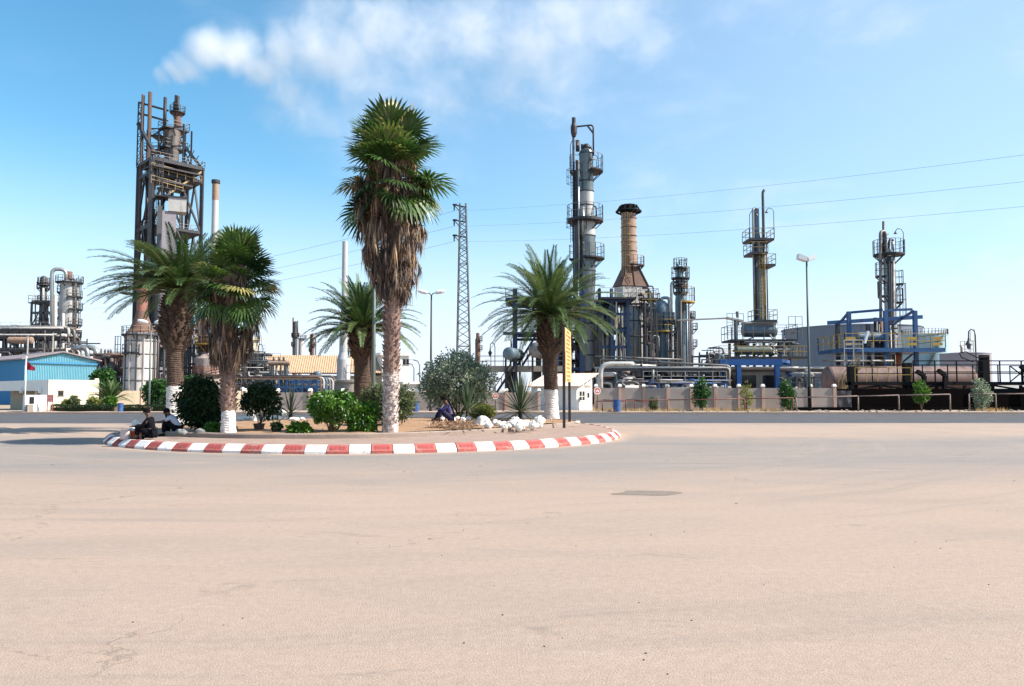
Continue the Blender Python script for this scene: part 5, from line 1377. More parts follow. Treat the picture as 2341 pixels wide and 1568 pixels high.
    # lift shaft
    f = Fr((X(406, Y, 520), Y - 7.2), (1, .42))
    part(root, 'lift_shaft', 'tankp', lambda mb: mb.fbox(f, 0, 0, 0, 2.5, 2.6, Z(500, Y)))
    part(root, 'lift_shaft_side', 'steel', lambda mb: mb.fbox(f, -.9, -.25, 0, -.02, 2.3, Z(490, Y)))
    part(root, 'lift_house', 'cladw', lambda mb: mb.fbox(f, 1.0, -.35, Z(500, Y) + .02, 4.3, 3.0, Z(470, Y)))
    part(root, 'lift_house_roof', 'darksteel', lambda mb: mb.fbox(f, -1.4, -.6, Z(470, Y) + .02, 4.5, 3.2, Z(467, Y)))
    # small cabin bracketed to the left leg
    q = Fr((X(296, Y, 660), Y - 2), (1, 0))
    flatdeck(root, q, -.4, -1.2, 1.6, 1.5, Z(672, Y), 'darksteel', 'darksteel', 1.9, .3, .2, name='bracket_platform')
tower()
def simple_stack(label, px, Y, prof, m, ladder=None, name='chimney', tip=None, n=22):
    x = X(px, Y, 600); root = thing(name, label, 'chimney', (x, Y, 0))
    shell(root, x, Y, Y, prof, m, n, 'flue')
    return root, x, Y, mpx(Y)
r_, x, y, k = simple_stack('slim chimney with a rusty brown top and white shaft behind the short fan palm', 489, 150, [(8, 900), (7.3, 458)], 'stackw')
shell(r_, x, y, y, [(7.6, 458), (7.6, 420)], 'stackb', name='flue_top')
part(r_, 'crown', 'darksteel', lambda mb: (mb.lathe(x, y, [(7.6 * k, Z(421, y)), (9.6 * k, Z(419, y)), (9.6 * k, Z(412, y)), (6.5 * k, Z(412, y)), (6.5 * k, Z(418, y))], 20)))
# slim pale chimney in the middle
r_, x, y, k = simple_stack('tall slim pale grey chimney standing on a round drum behind the middle date palm', 788, 118, [(10.5, 868), (10.5, 830), (10.2, 812), (10.2, 790), (9.2, 740), (8.2, 720), (6.6, 690), (6.2, 552), (5.2, 552), (5.2, 570)], 'stackw')
part(r_, 'collar', 'stackw', lambda mb: mb.lathe(x, y, [(10.6 * k, Z(884, y)), (15.2 * k, Z(868, y)), (15.2 * k, Z(822, y)), (10.3 * k, Z(806, y))], 24))
part(r_, 'drum', 'concrete', lambda mb: mb.lathe(X(795, y, 880), y, [(39 * k, 0), (39 * k, Z(876, y)), (42 * k, Z(874, y)), (42 * k, Z(869, y)), (0, Z(867, y))], 36))
part(r_, 'ladder', 'steel', lambda mb: mb.ladder((x + 7 * k + .25, y, Z(815, y)), (x + 7 * k + .25, y, Z(655, y)), (1, 0, 0), .5, .06, True))
part(r_, 'door_frame', 'steel', lambda mb: mb.rails([(x + 10 * k, y - 1, Z(869, y)), (x + 30 * k, y - 1, Z(869, y))], 2.2, .09, False, .6))
# white furnace with rusted cone, left
def furnace_left():
    Y = 112; x = X(322, Y, 800); k = mpx(Y); root = thing('furnace', 'white round furnace with a rusted cone and red brown stack, behind the left date palm', 'furnace', (x, Y, 0))
    shell(root, x, Y, Y, [(33, 900), (33, 762)], 'furn', name='shell')
    for i in range(14):
        a = 2 * PI * i / 14 - 1.4
        part(root, 'stiffener', 'furn' if i % 4 else 'steel', lambda mb: mb.bar((x + 33.6 * k * cos(a), Y + 33.6 * k * sin(a), .2), (x + 33.6 * k * cos(a), Y + 33.6 * k * sin(a), Z(763, Y)), .18))
    part(root, 'hoops', 'steel', lambda mb: [mb.tube([(x + 33.7 * k * cos(2 * PI * i / 28), Y + 33.7 * k * sin(2 * PI * i / 28), Z(py, Y)) for i in range(28)], .07, 5, True) for py in (870, 842, 810, 780)])
    shell(root, x, Y, Y, [(33, 761), (25, 752), (15, 726), (12, 712)], 'rust', name='cone')
    shell(root, x, Y, Y, [(11.5, 712), (11.5, 646), (12.3, 645), (12.3, 640), (10, 640)], mat('brown_red_stack', (0.28, 0.125, 0.09), 0.8, var=0.15, stain=(0.14, 0.08, 0.07), amt=0.4, streak=.2), name='flue')
    plat(root, x, Y, Z(765, Y), 33 * k, 42 * k, mr='raily', rt=.09); plat(root, x, Y, Z(806, Y), 33.8 * k, 40 * k, 120, 290, mr='rail', rt=.09)
    part(root, 'caged_ladder', 'darksteel', lambda mb: mb.ladder((x - 37 * k, Y - 1.2, Z(840, Y)), (x - 37 * k, Y - 1.2, Z(770, Y)), (-1, -.4, 0), .6, .08))
    pipe(root, [(x + 36 * k, Y - .5, 0), (x + 36 * k, Y - .5, Z(770, Y))], .16, 'piped'); pipe(root, [(x + 41 * k, Y - .2, 0), (x + 41 * k, Y - .2, Z(740, Y))], .14, 'piped')
furnace_left()
# rust-stained round vessel and pale building behind the short palms
def vessel_left():
    Y = 120; x = X(482, Y, 830); k = mpx(Y); root = thing('process_vessel', 'rust stained round vessel with orange railings behind the shorter fan palm', 'vessel', (x, Y, 0))
    shell(root, x, Y, Y, [(38, 905), (38, 820), (30, 812), (22, 806), (0, 804)], mat('rust_washed_vessel', (0.42, 0.36, 0.33), .7, stain=(0.26, 0.11, 0.06), amt=.6, streak=.2))
    plat(root, x, Y, Z(786, Y), .5, 38 * k, 150, 390, mr='raily', rt=.1, md='yellow')
    plat(root, x, Y, Z(855, Y), 38.5 * k, 46 * k, 180, 360, mr='orange', md='rust', rt=.12, mid=(.33, .66))
    for px, m, r in ((452, 'stackb', 6), (466, 'rust', 8), (476, 'cladb', 10)):
        xx = X(px, Y, 760); part(root, 'riser', m, lambda mb: mb.tube([(xx, Y + 1, Z(805, Y)), (xx, Y + 1, Z(728, Y))], r * k, 12))
    for px in (432, 440, 448): pipe(root, [(X(px, Y, 800), Y - 1, 0), (X(px, Y, 800), Y - 1, Z(755, Y))], .2, 'steel')
    f = Fr((X(424, Y, 800), Y - 2), (1, 0)); part(root, 'side_frame', 'darksteel', lambda mb: [mb.fbox(f, u, 0, 0, u + .25, .25, Z(770, Y)) for u in (0, 1.4, 2.8)] + [mb.fbox(f, 0, 0, z, 3.0, .2, z + .25) for z in (3.2, 5.6, 8)])
vessel_left()
def block(label, cat, px0, px1, Y, ang, depth, pyt, m, roof=None, wins=(), name='building', pyroof=None):
    a = V((X(px0, Y, 860), Y, 0)); fr = Fr(a, (cos(R(ang)), sin(R(ang))))
    # length so that the face ends at px1
    lo, hi = 0.0, 200.0
    tgt = X(px1, 100, 860) / 100
    for _ in range(50):
        md = (lo + hi) / 2; p = fr.p(md, 0, 0)
        if p.x / p.y < tgt: lo = md
        else: hi = md
    L = lo; zt = Z(pyt, Y)
    root = thing(name, label, cat, (a.x, a.y, 0))
    part(root, 'wall', m, lambda mb: mb.fbox(fr, 0, 0, 0, L, depth, zt))
    if roof: part(root, 'roof', roof, lambda mb: mb.fbox(fr, -.35, -.35, zt + .004, L + .35, depth + .35, zt + .4))
    for side, u0, u1, z0, z1 in wins:
        def wn_(mb):
            if side == 'f': mb.fbox(fr, u0, -.03, z0, u1, .05, z1)
            else: mb.fbox(fr, -.03, u0, z0, .05, u1, z1)
        w = part(root, 'window', 'glass', wn_)
        part(w, 'frame', 'wframe', lambda mb: (mb.fbox(fr, u0 - .1, -.08, z0 - .12, u1 + .1, -.035, z0), mb.fbox(fr, u0 - .1, -.08, z1, u1 + .1, -.035, z1 + .1), mb.fbox(fr, (u0 + u1) / 2 - .04, -.06, z0, (u0 + u1) / 2 + .04, -.035, z1)) if side == 'f' else (mb.fbox(fr, -.08, u0 - .1, z0 - .12, -.035, u1 + .1, z0), mb.fbox(fr, -.08, u0 - .1, z1, -.035, u1 + .1, z1 + .1)))
    return root, fr, L, zt
block('cream cube shaped building above the grey pipework, right of the shorter fan palm', 'building', 538, 590, 128, 28, 6, 776, 'cream', 'cream')
r_, fr, L, zt = block('white block building with small high windows behind the tallest palm trunk', 'building', 873, 934, 128, 22, 7, 812, 'white', 'cap', [('f', 1.0, 2.0, Z(833, 128), Z(820, 128)), ('f', 3.4, 4.4, Z(833, 128), Z(820, 128))])
block('low white annex wall standing right of the white block building', 'building', 925, 963, 122, 18, 4, 878, 'white', 'cap')
block('narrow pale block building seen between the middle date palm and the street lamp', 'building', 858, 874, 134, -40, 5, 812, 'concrete', 'cap')
# long shed with orange tiled roof
def shed():
    Y = 125; a = V((X(598, Y), Y, 0)); fr = Fr(a, (1, .16)); L = 21.5
    root = thing('long_shed', 'long low shed with an orange tiled roof behind the blue pipe rack', 'shed', (a.x, a.y, 0))
    part(root, 'wall', 'wally', lambda mb: mb.fbox(fr, .5, .5, 0, L - .5, 9, Z(858, Y)))
    def rf(mb):
        n = 60
        for i in range(n):
            u0, u1 = L * i / n, L * (i + 1) / n; h = .09
            for (ua, ha, ub, hb) in ((u0, 0, (u0 + u1) / 2, h), ((u0 + u1) / 2, h, u1, 0)):
                zl, zr = Z(852, Y), Z(822, Y) + .9
                mb.add([fr.p(ua, -.3, zl + ha), fr.p(ub, -.3, zl + hb), fr.p(ub, 5, zr + hb), fr.p(ua, 5, zr + ha), fr.p(ub, 10, zl + hb), fr.p(ua, 10, zl + ha)], [(0, 1, 2, 3), (3, 2, 4, 5)])
    part(root, 'roof', 'tile', rf)
    part(root, 'gable_wall', 'wally', lambda mb: mb.add([fr.p(.5, .5, Z(858, Y)), fr.p(.5, 9, Z(858, Y)), fr.p(.5, 5, Z(822, Y) + .6), fr.p(L - .5, .5, Z(858, Y)), fr.p(L - .5, 9, Z(858, Y)), fr.p(L - .5, 5, Z(822, Y) + .6)], [(0, 1, 2), (3, 5, 4)]))
    a2 = fr.p(12.5, 4, 0); f2 = Fr(a2, (1, .16))
    part(root, 'raised_roof', 'tile', lambda mb: mb.add([f2.p(0, 0, Z(832, Y) + .3), f2.p(9, 0, Z(832, Y) + .3), f2.p(9.5, 4, Z(818, Y) + .9), f2.p(1.2, 4, Z(818, Y) + .9), f2.p(0, 0, Z(832, Y) + .1), f2.p(9, 0, Z(832, Y) + .1), f2.p(9.5, 4, Z(818, Y) + .7), f2.p(1.2, 4, Z(818, Y) + .7)], [(0, 1, 2, 3), (7, 6, 5, 4), (0, 4, 5, 1), (1, 5, 6, 2), (2, 6, 7, 3), (3, 7, 4, 0)]))
    part(root, 'clerestory', 'wally', lambda mb: mb.fbox(f2, .4, .5, Z(850, Y), 8.8, 3.6, Z(833, Y) + .2))
shed()

# ---- pipe racks and manifolds
def rack(label, px0, px1, Y, levels, m='blue', npost=6, depth=3.0, slope=0.0, pipes=5, seed=1, pm=('pipe', 'piped', 'pipew'), xb=True, pr=(.08, .2), drop=True, name='pipe_rack', ends=False, rail=None):
    rn = random.Random(seed)
    x0, x1 = X(px0, Y), X(px1, Y); fr = Fr((x0, Y), (1, slope)); L = (x1 - x0) * math.hypot(1, slope)
    root = thing(name, label, 'pipe rack', (x0, Y, 0))
    zs = [Z(p, Y) for p in levels]; zt = max(zs)
    for i in range(npost):
        u = L * i / (npost - 1)
        part(root, 'post', m, lambda mb: [mb.fbox(fr, u - .095, v - .095, 0, u + .095, v + .095, zt) for v in (0, depth)] + [mb.fbox(fr, u - .1, .12, z - .25, u + .1, depth - .12, z) for z in zs])
    def beams(mb):
        for z in zs:
            for v in (0, depth): mb.fbox(fr, .13, v - .08, z - .3, L - .13, v + .08, z - .05)
        if xb:
            for i in range(npost - 1):
                if i % 2 == 0:
                    u0, u1 = L * i / (npost - 1), L * (i + 1) / (npost - 1); z0 = zs[0] * .35
                    mb.bar(fr.p(u0, -.05, z0), fr.p(u1, -.05, zs[0]), .1); mb.bar(fr.p(u1, -.02, z0), fr.p(u0, -.02, zs[0]), .1)
    part(root, 'beams', m, beams)
    for z in zs:
        v = .2
        for i in range(pipes):
            r = rn.uniform(*pr); v += r
            if v + r > depth: break
            e0, e1 = -rn.uniform(0, .8), L + rn.uniform(0, .8)
            pts = [fr.p(e0, v, z + r), fr.p(e1, v, z + r)]
            if drop and rn.random() < .4: pts = pts + [fr.p(e1, v, max(.3, z - rn.uniform(1, 3)))]
            if drop and rn.random() < .3: pts = [fr.p(e0, v, max(.3, z - rn.uniform(1, 3)))] + pts
            pipe(root, pts, r, rn.choice(pm)); v += r + rn.uniform(.04, .3)
    if rail:
        part(root, 'railing', rail, lambda mb: mb.rails([fr.p(0, -.1, zt), fr.p(L, -.1, zt)], 1.1, .07, False, 1.6))
    return root, fr, L
def manifold(label, px0, px1, Y, pyt, n, seed, pm=('pipe', 'piped', 'pipew', 'steel'), rr=(.07, .22), depth=3, name='pipe_manifold', hor=.5):
    """a tangle of vertical drops, headers and valves"""
    rn = random.Random(seed); x0, x1 = X(px0, Y), X(px1, Y); root = thing(name, label, 'pipework', ((x0 + x1) / 2, Y, 0)); zt = Z(pyt, Y)
    for i in range(n):
        r = rn.uniform(*rr); m = rn.choice(pm); y = Y + rn.uniform(0, depth)
        if rn.random() < hor:
            a = rn.uniform(x0, x0 + (x1 - x0) * .5); b = rn.uniform(a + (x1 - x0) * .2, x1); z = rn.uniform(.6, zt)
            q = rn.random()
            pts = [(a, y, z), (b, y, z)]
            if q < .5: pts.append((b, y, max(.2, z - rn.uniform(.6, 2.5))))
            if q > .3: pts.insert(0, (a, y, min(zt, z + rn.uniform(-1.6, 1.2))))
        else:
            a = rn.uniform(x0, x1); z = rn.uniform(zt * .55, zt); pts = [(a, y, 0.05), (a, y, z)]
            if rn.random() < .6: pts += [(a + rn.uniform(.5, 1.6) * rn.choice((-1, 1)), y, z)] + ([] if rn.random() < .5 else [(pts[-1][0] + 1.2, y, z - rn.uniform(.8, 2))] if False else [])
        pipe(root, pts, r, m)
        if rn.random() < .55:
            c = V(pts[0]).lerp(V(pts[1]), rn.uniform(.3, .7)); s = r + .07
            part(root, 'valve', 'piped', lambda mb: (mb.rev(c - V((0, s, 0)), (0, 1, 0), [(0, 0), (s * 1.4, 0), (s * 1.4, s * .5), (s * .7, s), (s * 1.4, s * 1.5), (s * 1.4, s * 2), (0, s * 2)], 8), mb.tube([c, c + V((0, -s * 2.4, s))], .035, 5), mb.tube([c + V((s * 1.3 * cos(t * PI / 4), -s * 2.4, s + s * 1.3 * sin(t * PI / 4))) for t in range(8)], .03, 4, True)))
    return root
rack('blue steel pipe rack with grey pipes in front of the orange tiled shed', 604, 742, 100, (882, 862), 'mblue', 9, 4, 0, 6, 3, ('pipe', 'piped', 'pipe'), True, (.07, .18))
rack('grey pipe rack of many thin pipes between the short fan palm and blue rack', 536, 640, 108, (880, 850, 826), 'steel', 5, 4, .05, 6, 4, ('pipew', 'pipe', 'steel'), True, (.07, .2), rail='rail')
manifold('tangle of looping grey pipes under the cream cube building', 535, 640, 104, 826, 26, 5)
def loops():
    Y = 96; root = thing('pipe_bundle', 'five tall pipes bending down side by side at the right end of the blue rack', 'pipes', (X(745, Y), Y, 0))
    for i in range(5):
        x = X(733 + 5.2 * i, Y); z = Z(862 + i * .8, Y)
        pipe(root, [(x - 11 + i * .3, Y + 1.2 + .4 * i, z), (x, Y + .4 * i, z), (x, Y + .4 * i, .1)], .16, ('rust', 'pipew', 'cladb', 'pipe', 'pipew')[i])
loops()
def hdrum(label, px0, px1, py, rpx, Y, m, name='drum_vessel', saddles=True, zl=None, dy=0.0):
    k = mpx(Y); a, b2 = X(px0, Y, py), X(px1, Y, py); r = rpx * k; z = Z(py, Y)
    root = thing(name, label, 'vessel', ((a + b2) / 2, Y, 0))
    part(root, 'shell', m, lambda mb: mb.drum((a + r * .45, Y, z), (b2 - r * .45, Y + dy, z), r, 22))
    if saddles:
        for f in (.2, .8):
            x = a + (b2 - a) * f
            part(root, 'saddle', 'steel', lambda mb: (mb.box(x - .2, Y - r * .8, z - r * 1.25 if zl is None else zl, x + .2, Y + r * .8, z - r * .75)))
            if zl is None: part(root, 'leg', 'steel', lambda mb: [mb.box(x - .15, Y + q - .15, 0, x + .15, Y + q + .15, z - r * 1.25 - .003) for q in (-r * .6, r * .6)])
    part(root, 'nozzle', 'piped', lambda mb: [mb.tube([(a + (b2 - a) * f, Y, z + r * .9), (a + (b2 - a) * f, Y, z + r + .5)], .14, 8) for f in (.25, .5, .7)])
    return root, a, b2, z, r
hdrum('rusty horizontal drum lying above the blue rack', 612, 664, 830, 5.5, 104, 'stackb')

# ---- left group of columns
def col_tower(label, px, Y, prof, plats, m='clad', name='distillation_column', pyref=700, ladder=None, pipes=(), mr='rail', rt=.1):
    x = X(px, Y, pyref); k = mpx(Y); root = thing(name, label, 'column', (x, Y, 0))
    if isinstance(m, str): shell(root, x, Y, Y, prof, m)
    else:
        for i, (pr, mm) in enumerate(m): shell(root, x, Y, Y, pr, mm, name='shell_course' if i else 'shell')
    for p in plats:
        py, r0, r1, a0, a1 = p[:5]; h = p[5] if len(p) > 5 else 1.1
        plat(root, x, Y, Z(py, Y), r0 * k, r1 * k, a0, a1, h, mr=(p[6] if len(p) > 6 else mr), md=(p[7] if len(p) > 7 else 'darksteel'), rt=rt)
    if ladder:
        for (dx, pb, pt, ox, oy) in ladder: part(root, 'caged_ladder', 'darksteel', lambda mb: mb.ladder((x + dx * k, Y - .6, Z(pb, Y)), (x + dx * k, Y - .6, Z(pt, Y)), (ox, oy, 0), .6, rt * .9))
    for pp in pipes:
        pts, r, mm = pp; pipe(root, [(X(a, Y, c if c < 1900 else 860), Y + d, Z(c, Y) if c < 1900 else .05) for a, c, d in pts], r, mm)
    return root, x, k
col_tower('slender far left column inside a steel frame, rising above the blue gabled shed', 98, 150, [(7.5, 900), (7.5, 700), (7, 640), (5.5, 632), (0, 630)], [(658, 7, 14, 0, 360), (648, 6, 13, 0, 360), (690, 7, 12, 180, 360), (740, 7, 13, 0, 360)], 'steel', pipes=(([(106, 900, -1), (106, 660, -1)], .25, 'pipew'), ([(88, 900, -1), (88, 650, -1)], .18, 'pipew')))
def lframe():
    Y = 147; root = thing('lattice_structure', 'pale lattice steel frame around the slender far left column', 'frame', (X(100, Y), Y, 0)); f = Fr((X(71, Y, 740), Y), (1, 0)); w = 56 * mpx(Y)
    part(root, 'posts', 'steel', lambda mb: [mb.fbox(f, u - .15, v - .15, 0, u + .15, v + .15, Z(690, Y)) for u in (0, w / 2, w) for v in (0, 5)])
    part(root, 'beams', 'steel', lambda mb: [mb.fbox(f, 0, -.15, Z(p, Y), w, .15, Z(p, Y) + .45) for p in (692, 718, 746, 775)] + [mb.bar(f.p(a, 0, Z(p, Y)), f.p(b_, 0, Z(q, Y)), .18) for a, b_, p, q in ((0, w / 2, 746, 692), (w, w / 2, 746, 692), (0, w / 2, 746, 800), (w, w / 2, 746, 800))])
    flatdeck(root, f, -.5, -.3, w + .5, 5.3, Z(691, Y), 'darksteel', 'rail', 1.3, .2, .1)
lframe()
r_, x, k = col_tower('wide grey column ringed by many platforms, right of the slender far left column', 157, 146, [(21, 900), (21, 700), (19, 660), (19, 645), (12, 640), (0, 638)],
    [(645, 5, 29, 0, 360), (678, 19, 28, -70, 150), (706, 20, 29, -60, 200), (742, 21, 29, -60, 200), (768, 21, 29, -60, 200), (668, 19, 25, 150, 230), (725, 20, 26, 150, 230)], 'cladw', ladder=((24, 800, 640, 1, -.5),),
    pipes=(([(133, 900, -2), (133, 618, -2), (158, 618, -1), (158, 645, -1)], .45, 'clad'), ([(150, 1950, -3.2), (150, 680, -3.2)], .35, 'pipew'), ([(167, 1950, -3.2), (167, 720, -3.2)], .3, 'pipew'), ([(158, 640, 0), (158, 621, 0)], .75, 'rust'), ([(180, 1950, -1), (180, 640, -1), (165, 640, -1)], .22, 'pipe')))
rack('high pipe deck with dark drums running out of frame behind the blue shed', -70, 135, 128, (800, 770, 752), 'darksteel', 9, 6, 0, 9, 11, ('pipew', 'pipe', 'piped', 'rust'), True, (.12, .35), rail='pipew')
hdrum('tan horizontal drum on the pipe deck left of the slender column', 18, 76, 778, 8, 126, 'stackb', zl=Z(790, 126))
manifold('cluster of dark pipes and valves above the blue shed at the left edge', -40, 130, 124, 752, 26, 17)
def bentpipes():
    Y = 118; root = thing('bent_pipes', 'two big grey pipes curving over beyond the gable of the blue shed', 'pipes', (X(205, Y), Y, 0))
    for i, (a, t, b_, r) in enumerate(((186, 795, 199, .5), (196, 793, 212, .55))): pipe(root, [(X(a, Y) - 1.5, Y + i, Z(t, Y)), (X(b_, Y), Y + i, Z(t, Y)), (X(b_, Y), Y + i, .1)], r, 'clad', 12)
bentpipes()
rack('rusty pipe deck with railings between the blue shed and the white furnace', 214, 292, 116, (880, 848, 815), 'rust', 4, 5, 0, 6, 21, ('pipe', 'rust', 'pipew'), False, (.12, .4), rail='raily')
manifold('knot of brown pipes and vessels left of the white furnace', 216, 296, 113, 812, 20, 22, ('pipe', 'rust', 'piped', 'pipew'), (.1, .4))
hdrum('rust brown drum above the railings left of the white furnace', 232, 262, 820, 13, 118, 'rust', saddles=True)
rack('low dark pipe rack glimpsed between the palms left of the white stones', 380, 545, 126, (880, 858), 'darksteel', 7, 4, 0, 5, 23, ('pipew', 'piped', 'rust'), False, (.1, .25), rail='raily')
# ---- far small columns in the middle
r_, x, k = col_tower('far grey column with a thin vent pipe above the orange shed roof', 676, 250, [(5, 900), (5, 770), (3.6, 765), (3.6, 735), (0, 734)], [(769, 4, 9, 0, 360), (790, 4, 9, 150, 280)], 'steel', rt=.16, pipes=(([(670, 900, 0), (670, 726, 0)], .35, 'rust'), ([(680, 770, 0), (680, 733, 0)], .3, 'steel')))
col_tower('short pale far drum column right of the vent pipe column', 690, 252, [(6.5, 900), (6.5, 778), (7.5, 777), (7.5, 773), (0, 773)], [(774, 6, 11, 270, 420)], 'stackw', rt=.14)
col_tower('far brown twin column right of the orange shed roof ridge', 715, 262, [(4, 900), (4, 776), (2.5, 772), (2.5, 762), (0, 762)], [(790, 3, 9, 0, 360), (802, 3, 8, 150, 280)], 'rust', rt=.16, pipes=(([(710, 900, 0), (710, 764, 0)], .4, 'rust'), ([(721, 900, 0), (721, 772, 0)], .35, 'steel')))
col_tower('far dark column between the lattice pylon and round tree', 1092, 230, [(6, 900), (6, 776), (4, 772), (4, 762), (0, 760)], [(778, 5, 11, 300, 420), (798, 6, 11, 300, 420)], 'rust', rt=.16)

# ---- blue steel structure right of the round tree
def blueframe():
    Y = 100; k = mpx(Y); root = thing('steel_structure', 'blue steel structure with stairs and walkways behind the right date palm', 'structure', (X(1230, Y), Y, 0))
    f = Fr((X(1177, Y, 760), Y), (1, 0)); w = (X(1330, Y, 760) - X(1177, Y, 760))
    for u, v in ((0, 0), (w * .36, .8), (w * .62, 0), (w, 0), (0, 7), (w * .62, 7), (w, 7)):
        part(root, 'steel_column', 'blue' if u != w * .36 else 'steel', lambda mb: mb.fbox(f, u - .3, v - .3, 0, u + .3, v + .3, Z(660 if u < 1 else 665, Y)))
    for p in (680, 760, 835):
        part(root, 'beams', 'blue', lambda mb: [mb.fbox(f, .31, v - .12, Z(p, Y) - .62, w - .31, v + .12, Z(p, Y) - .26) for v in (0, 7)] + [mb.fbox(f, u - .12, .31, Z(p, Y) - .62, u + .12, 6.69, Z(p, Y) - .26) for u in (0, w * .62, w)])
    flatdeck(root, f, -1.5, -.9, w * .5, 1.2, Z(760, Y), 'blue', 'rail', 1.2, .25, .08, 'flr')
    flatdeck(root, f, -1.2, -.6, w, 7.4, Z(681, Y), 'blue', 'rail', 1.2, .25, .08, 'flr')
    flatdeck(root, f, -4.6, -1.6, w * .75, 1.5, Z(837, Y), 'concrete', 'rail', 1.25, .7, .08, 'flb', name='walkway')
    part(root, 'stair_flight', 'darksteel', lambda mb: mb.stair(f.p(.9, .2, Z(760, Y)), f.p(w * .44, .2, Z(690, Y)), 1.1, .09))
    part(root, 'stair_flight', 'darksteel', lambda mb: mb.stair(f.p(.9, .2, Z(836, Y)), f.p(w * .40, .2, Z(765, Y)), 1.1, .09))
    part(root, 'stair_flight', 'darksteel', lambda mb: mb.stair(f.p(-3.2, -1.2, .2), f.p(-.2, -1.2, Z(840, Y)), 1.0, .09))
    part(root, 'bracing', 'darksteel', lambda mb: [mb.bar(f.p(a, .5, Z(p, Y)), f.p(b_, .5, Z(q, Y)), .28) for a, b_, p, q in ((.3, w * .62, 835, 690), (w, w * .62, 835, 690), (-1.2, 0, 684, 705))])
    part(root, 'walkway_leg', 'darksteel', lambda mb: [mb.fbox(f, u - .5, -.2, 0, u + .5, .5, Z(843, Y)) for u in (-.6, w * .32, w * .62)])
    for px, r, m in ((1290, .35, 'black'), (1298, .3, 'piped'), (1305, .22, 'rust'), (1270, .3, 'piped'), (1282, .25, 'darksteel')):
        pipe(root, [(X(px, Y), Y + 1.5, .1), (X(px, Y), Y + 1.5, Z(690, Y))], r, m)
blueframe()
for lab, px0, px1, py, r, Y, m in (('round ended grey drum on the walkway behind the large yucca', 1150, 1176, 808, 15, 97, 'cladb'), ('pale end of a horizontal drum left of the right date palm trunk', 1208, 1242, 800, 18, 96, 'stackb')):
    k = mpx(Y); x = X((px0 + px1) / 2, Y, py); z = Z(py, Y); root = thing('horizontal_drum', lab, 'vessel', (x, Y, 0))
    part(root, 'shell', m if m != 'stackb' else 'pipe', lambda mb: mb.drum((x, Y, z), (x + 1.2, Y + 5, z), r * k, 22))
    part(root, 'leg', 'darksteel', lambda mb: [mb.box(x + dx - .12, Y + dy_ - .12, 0, x + dx + .12, Y + dy_ + .12, z - r * k * .75) for dx, dy_ in ((-.4, 1), (.9, 1), (.2, 4), (1.4, 4))])
    part(root, 'nozzle', 'piped', lambda mb: mb.tube([(x + .3, Y + 1.5, z + r * k * .9), (x + .3, Y + 1.5, z + r * k + .9)], .12, 8))
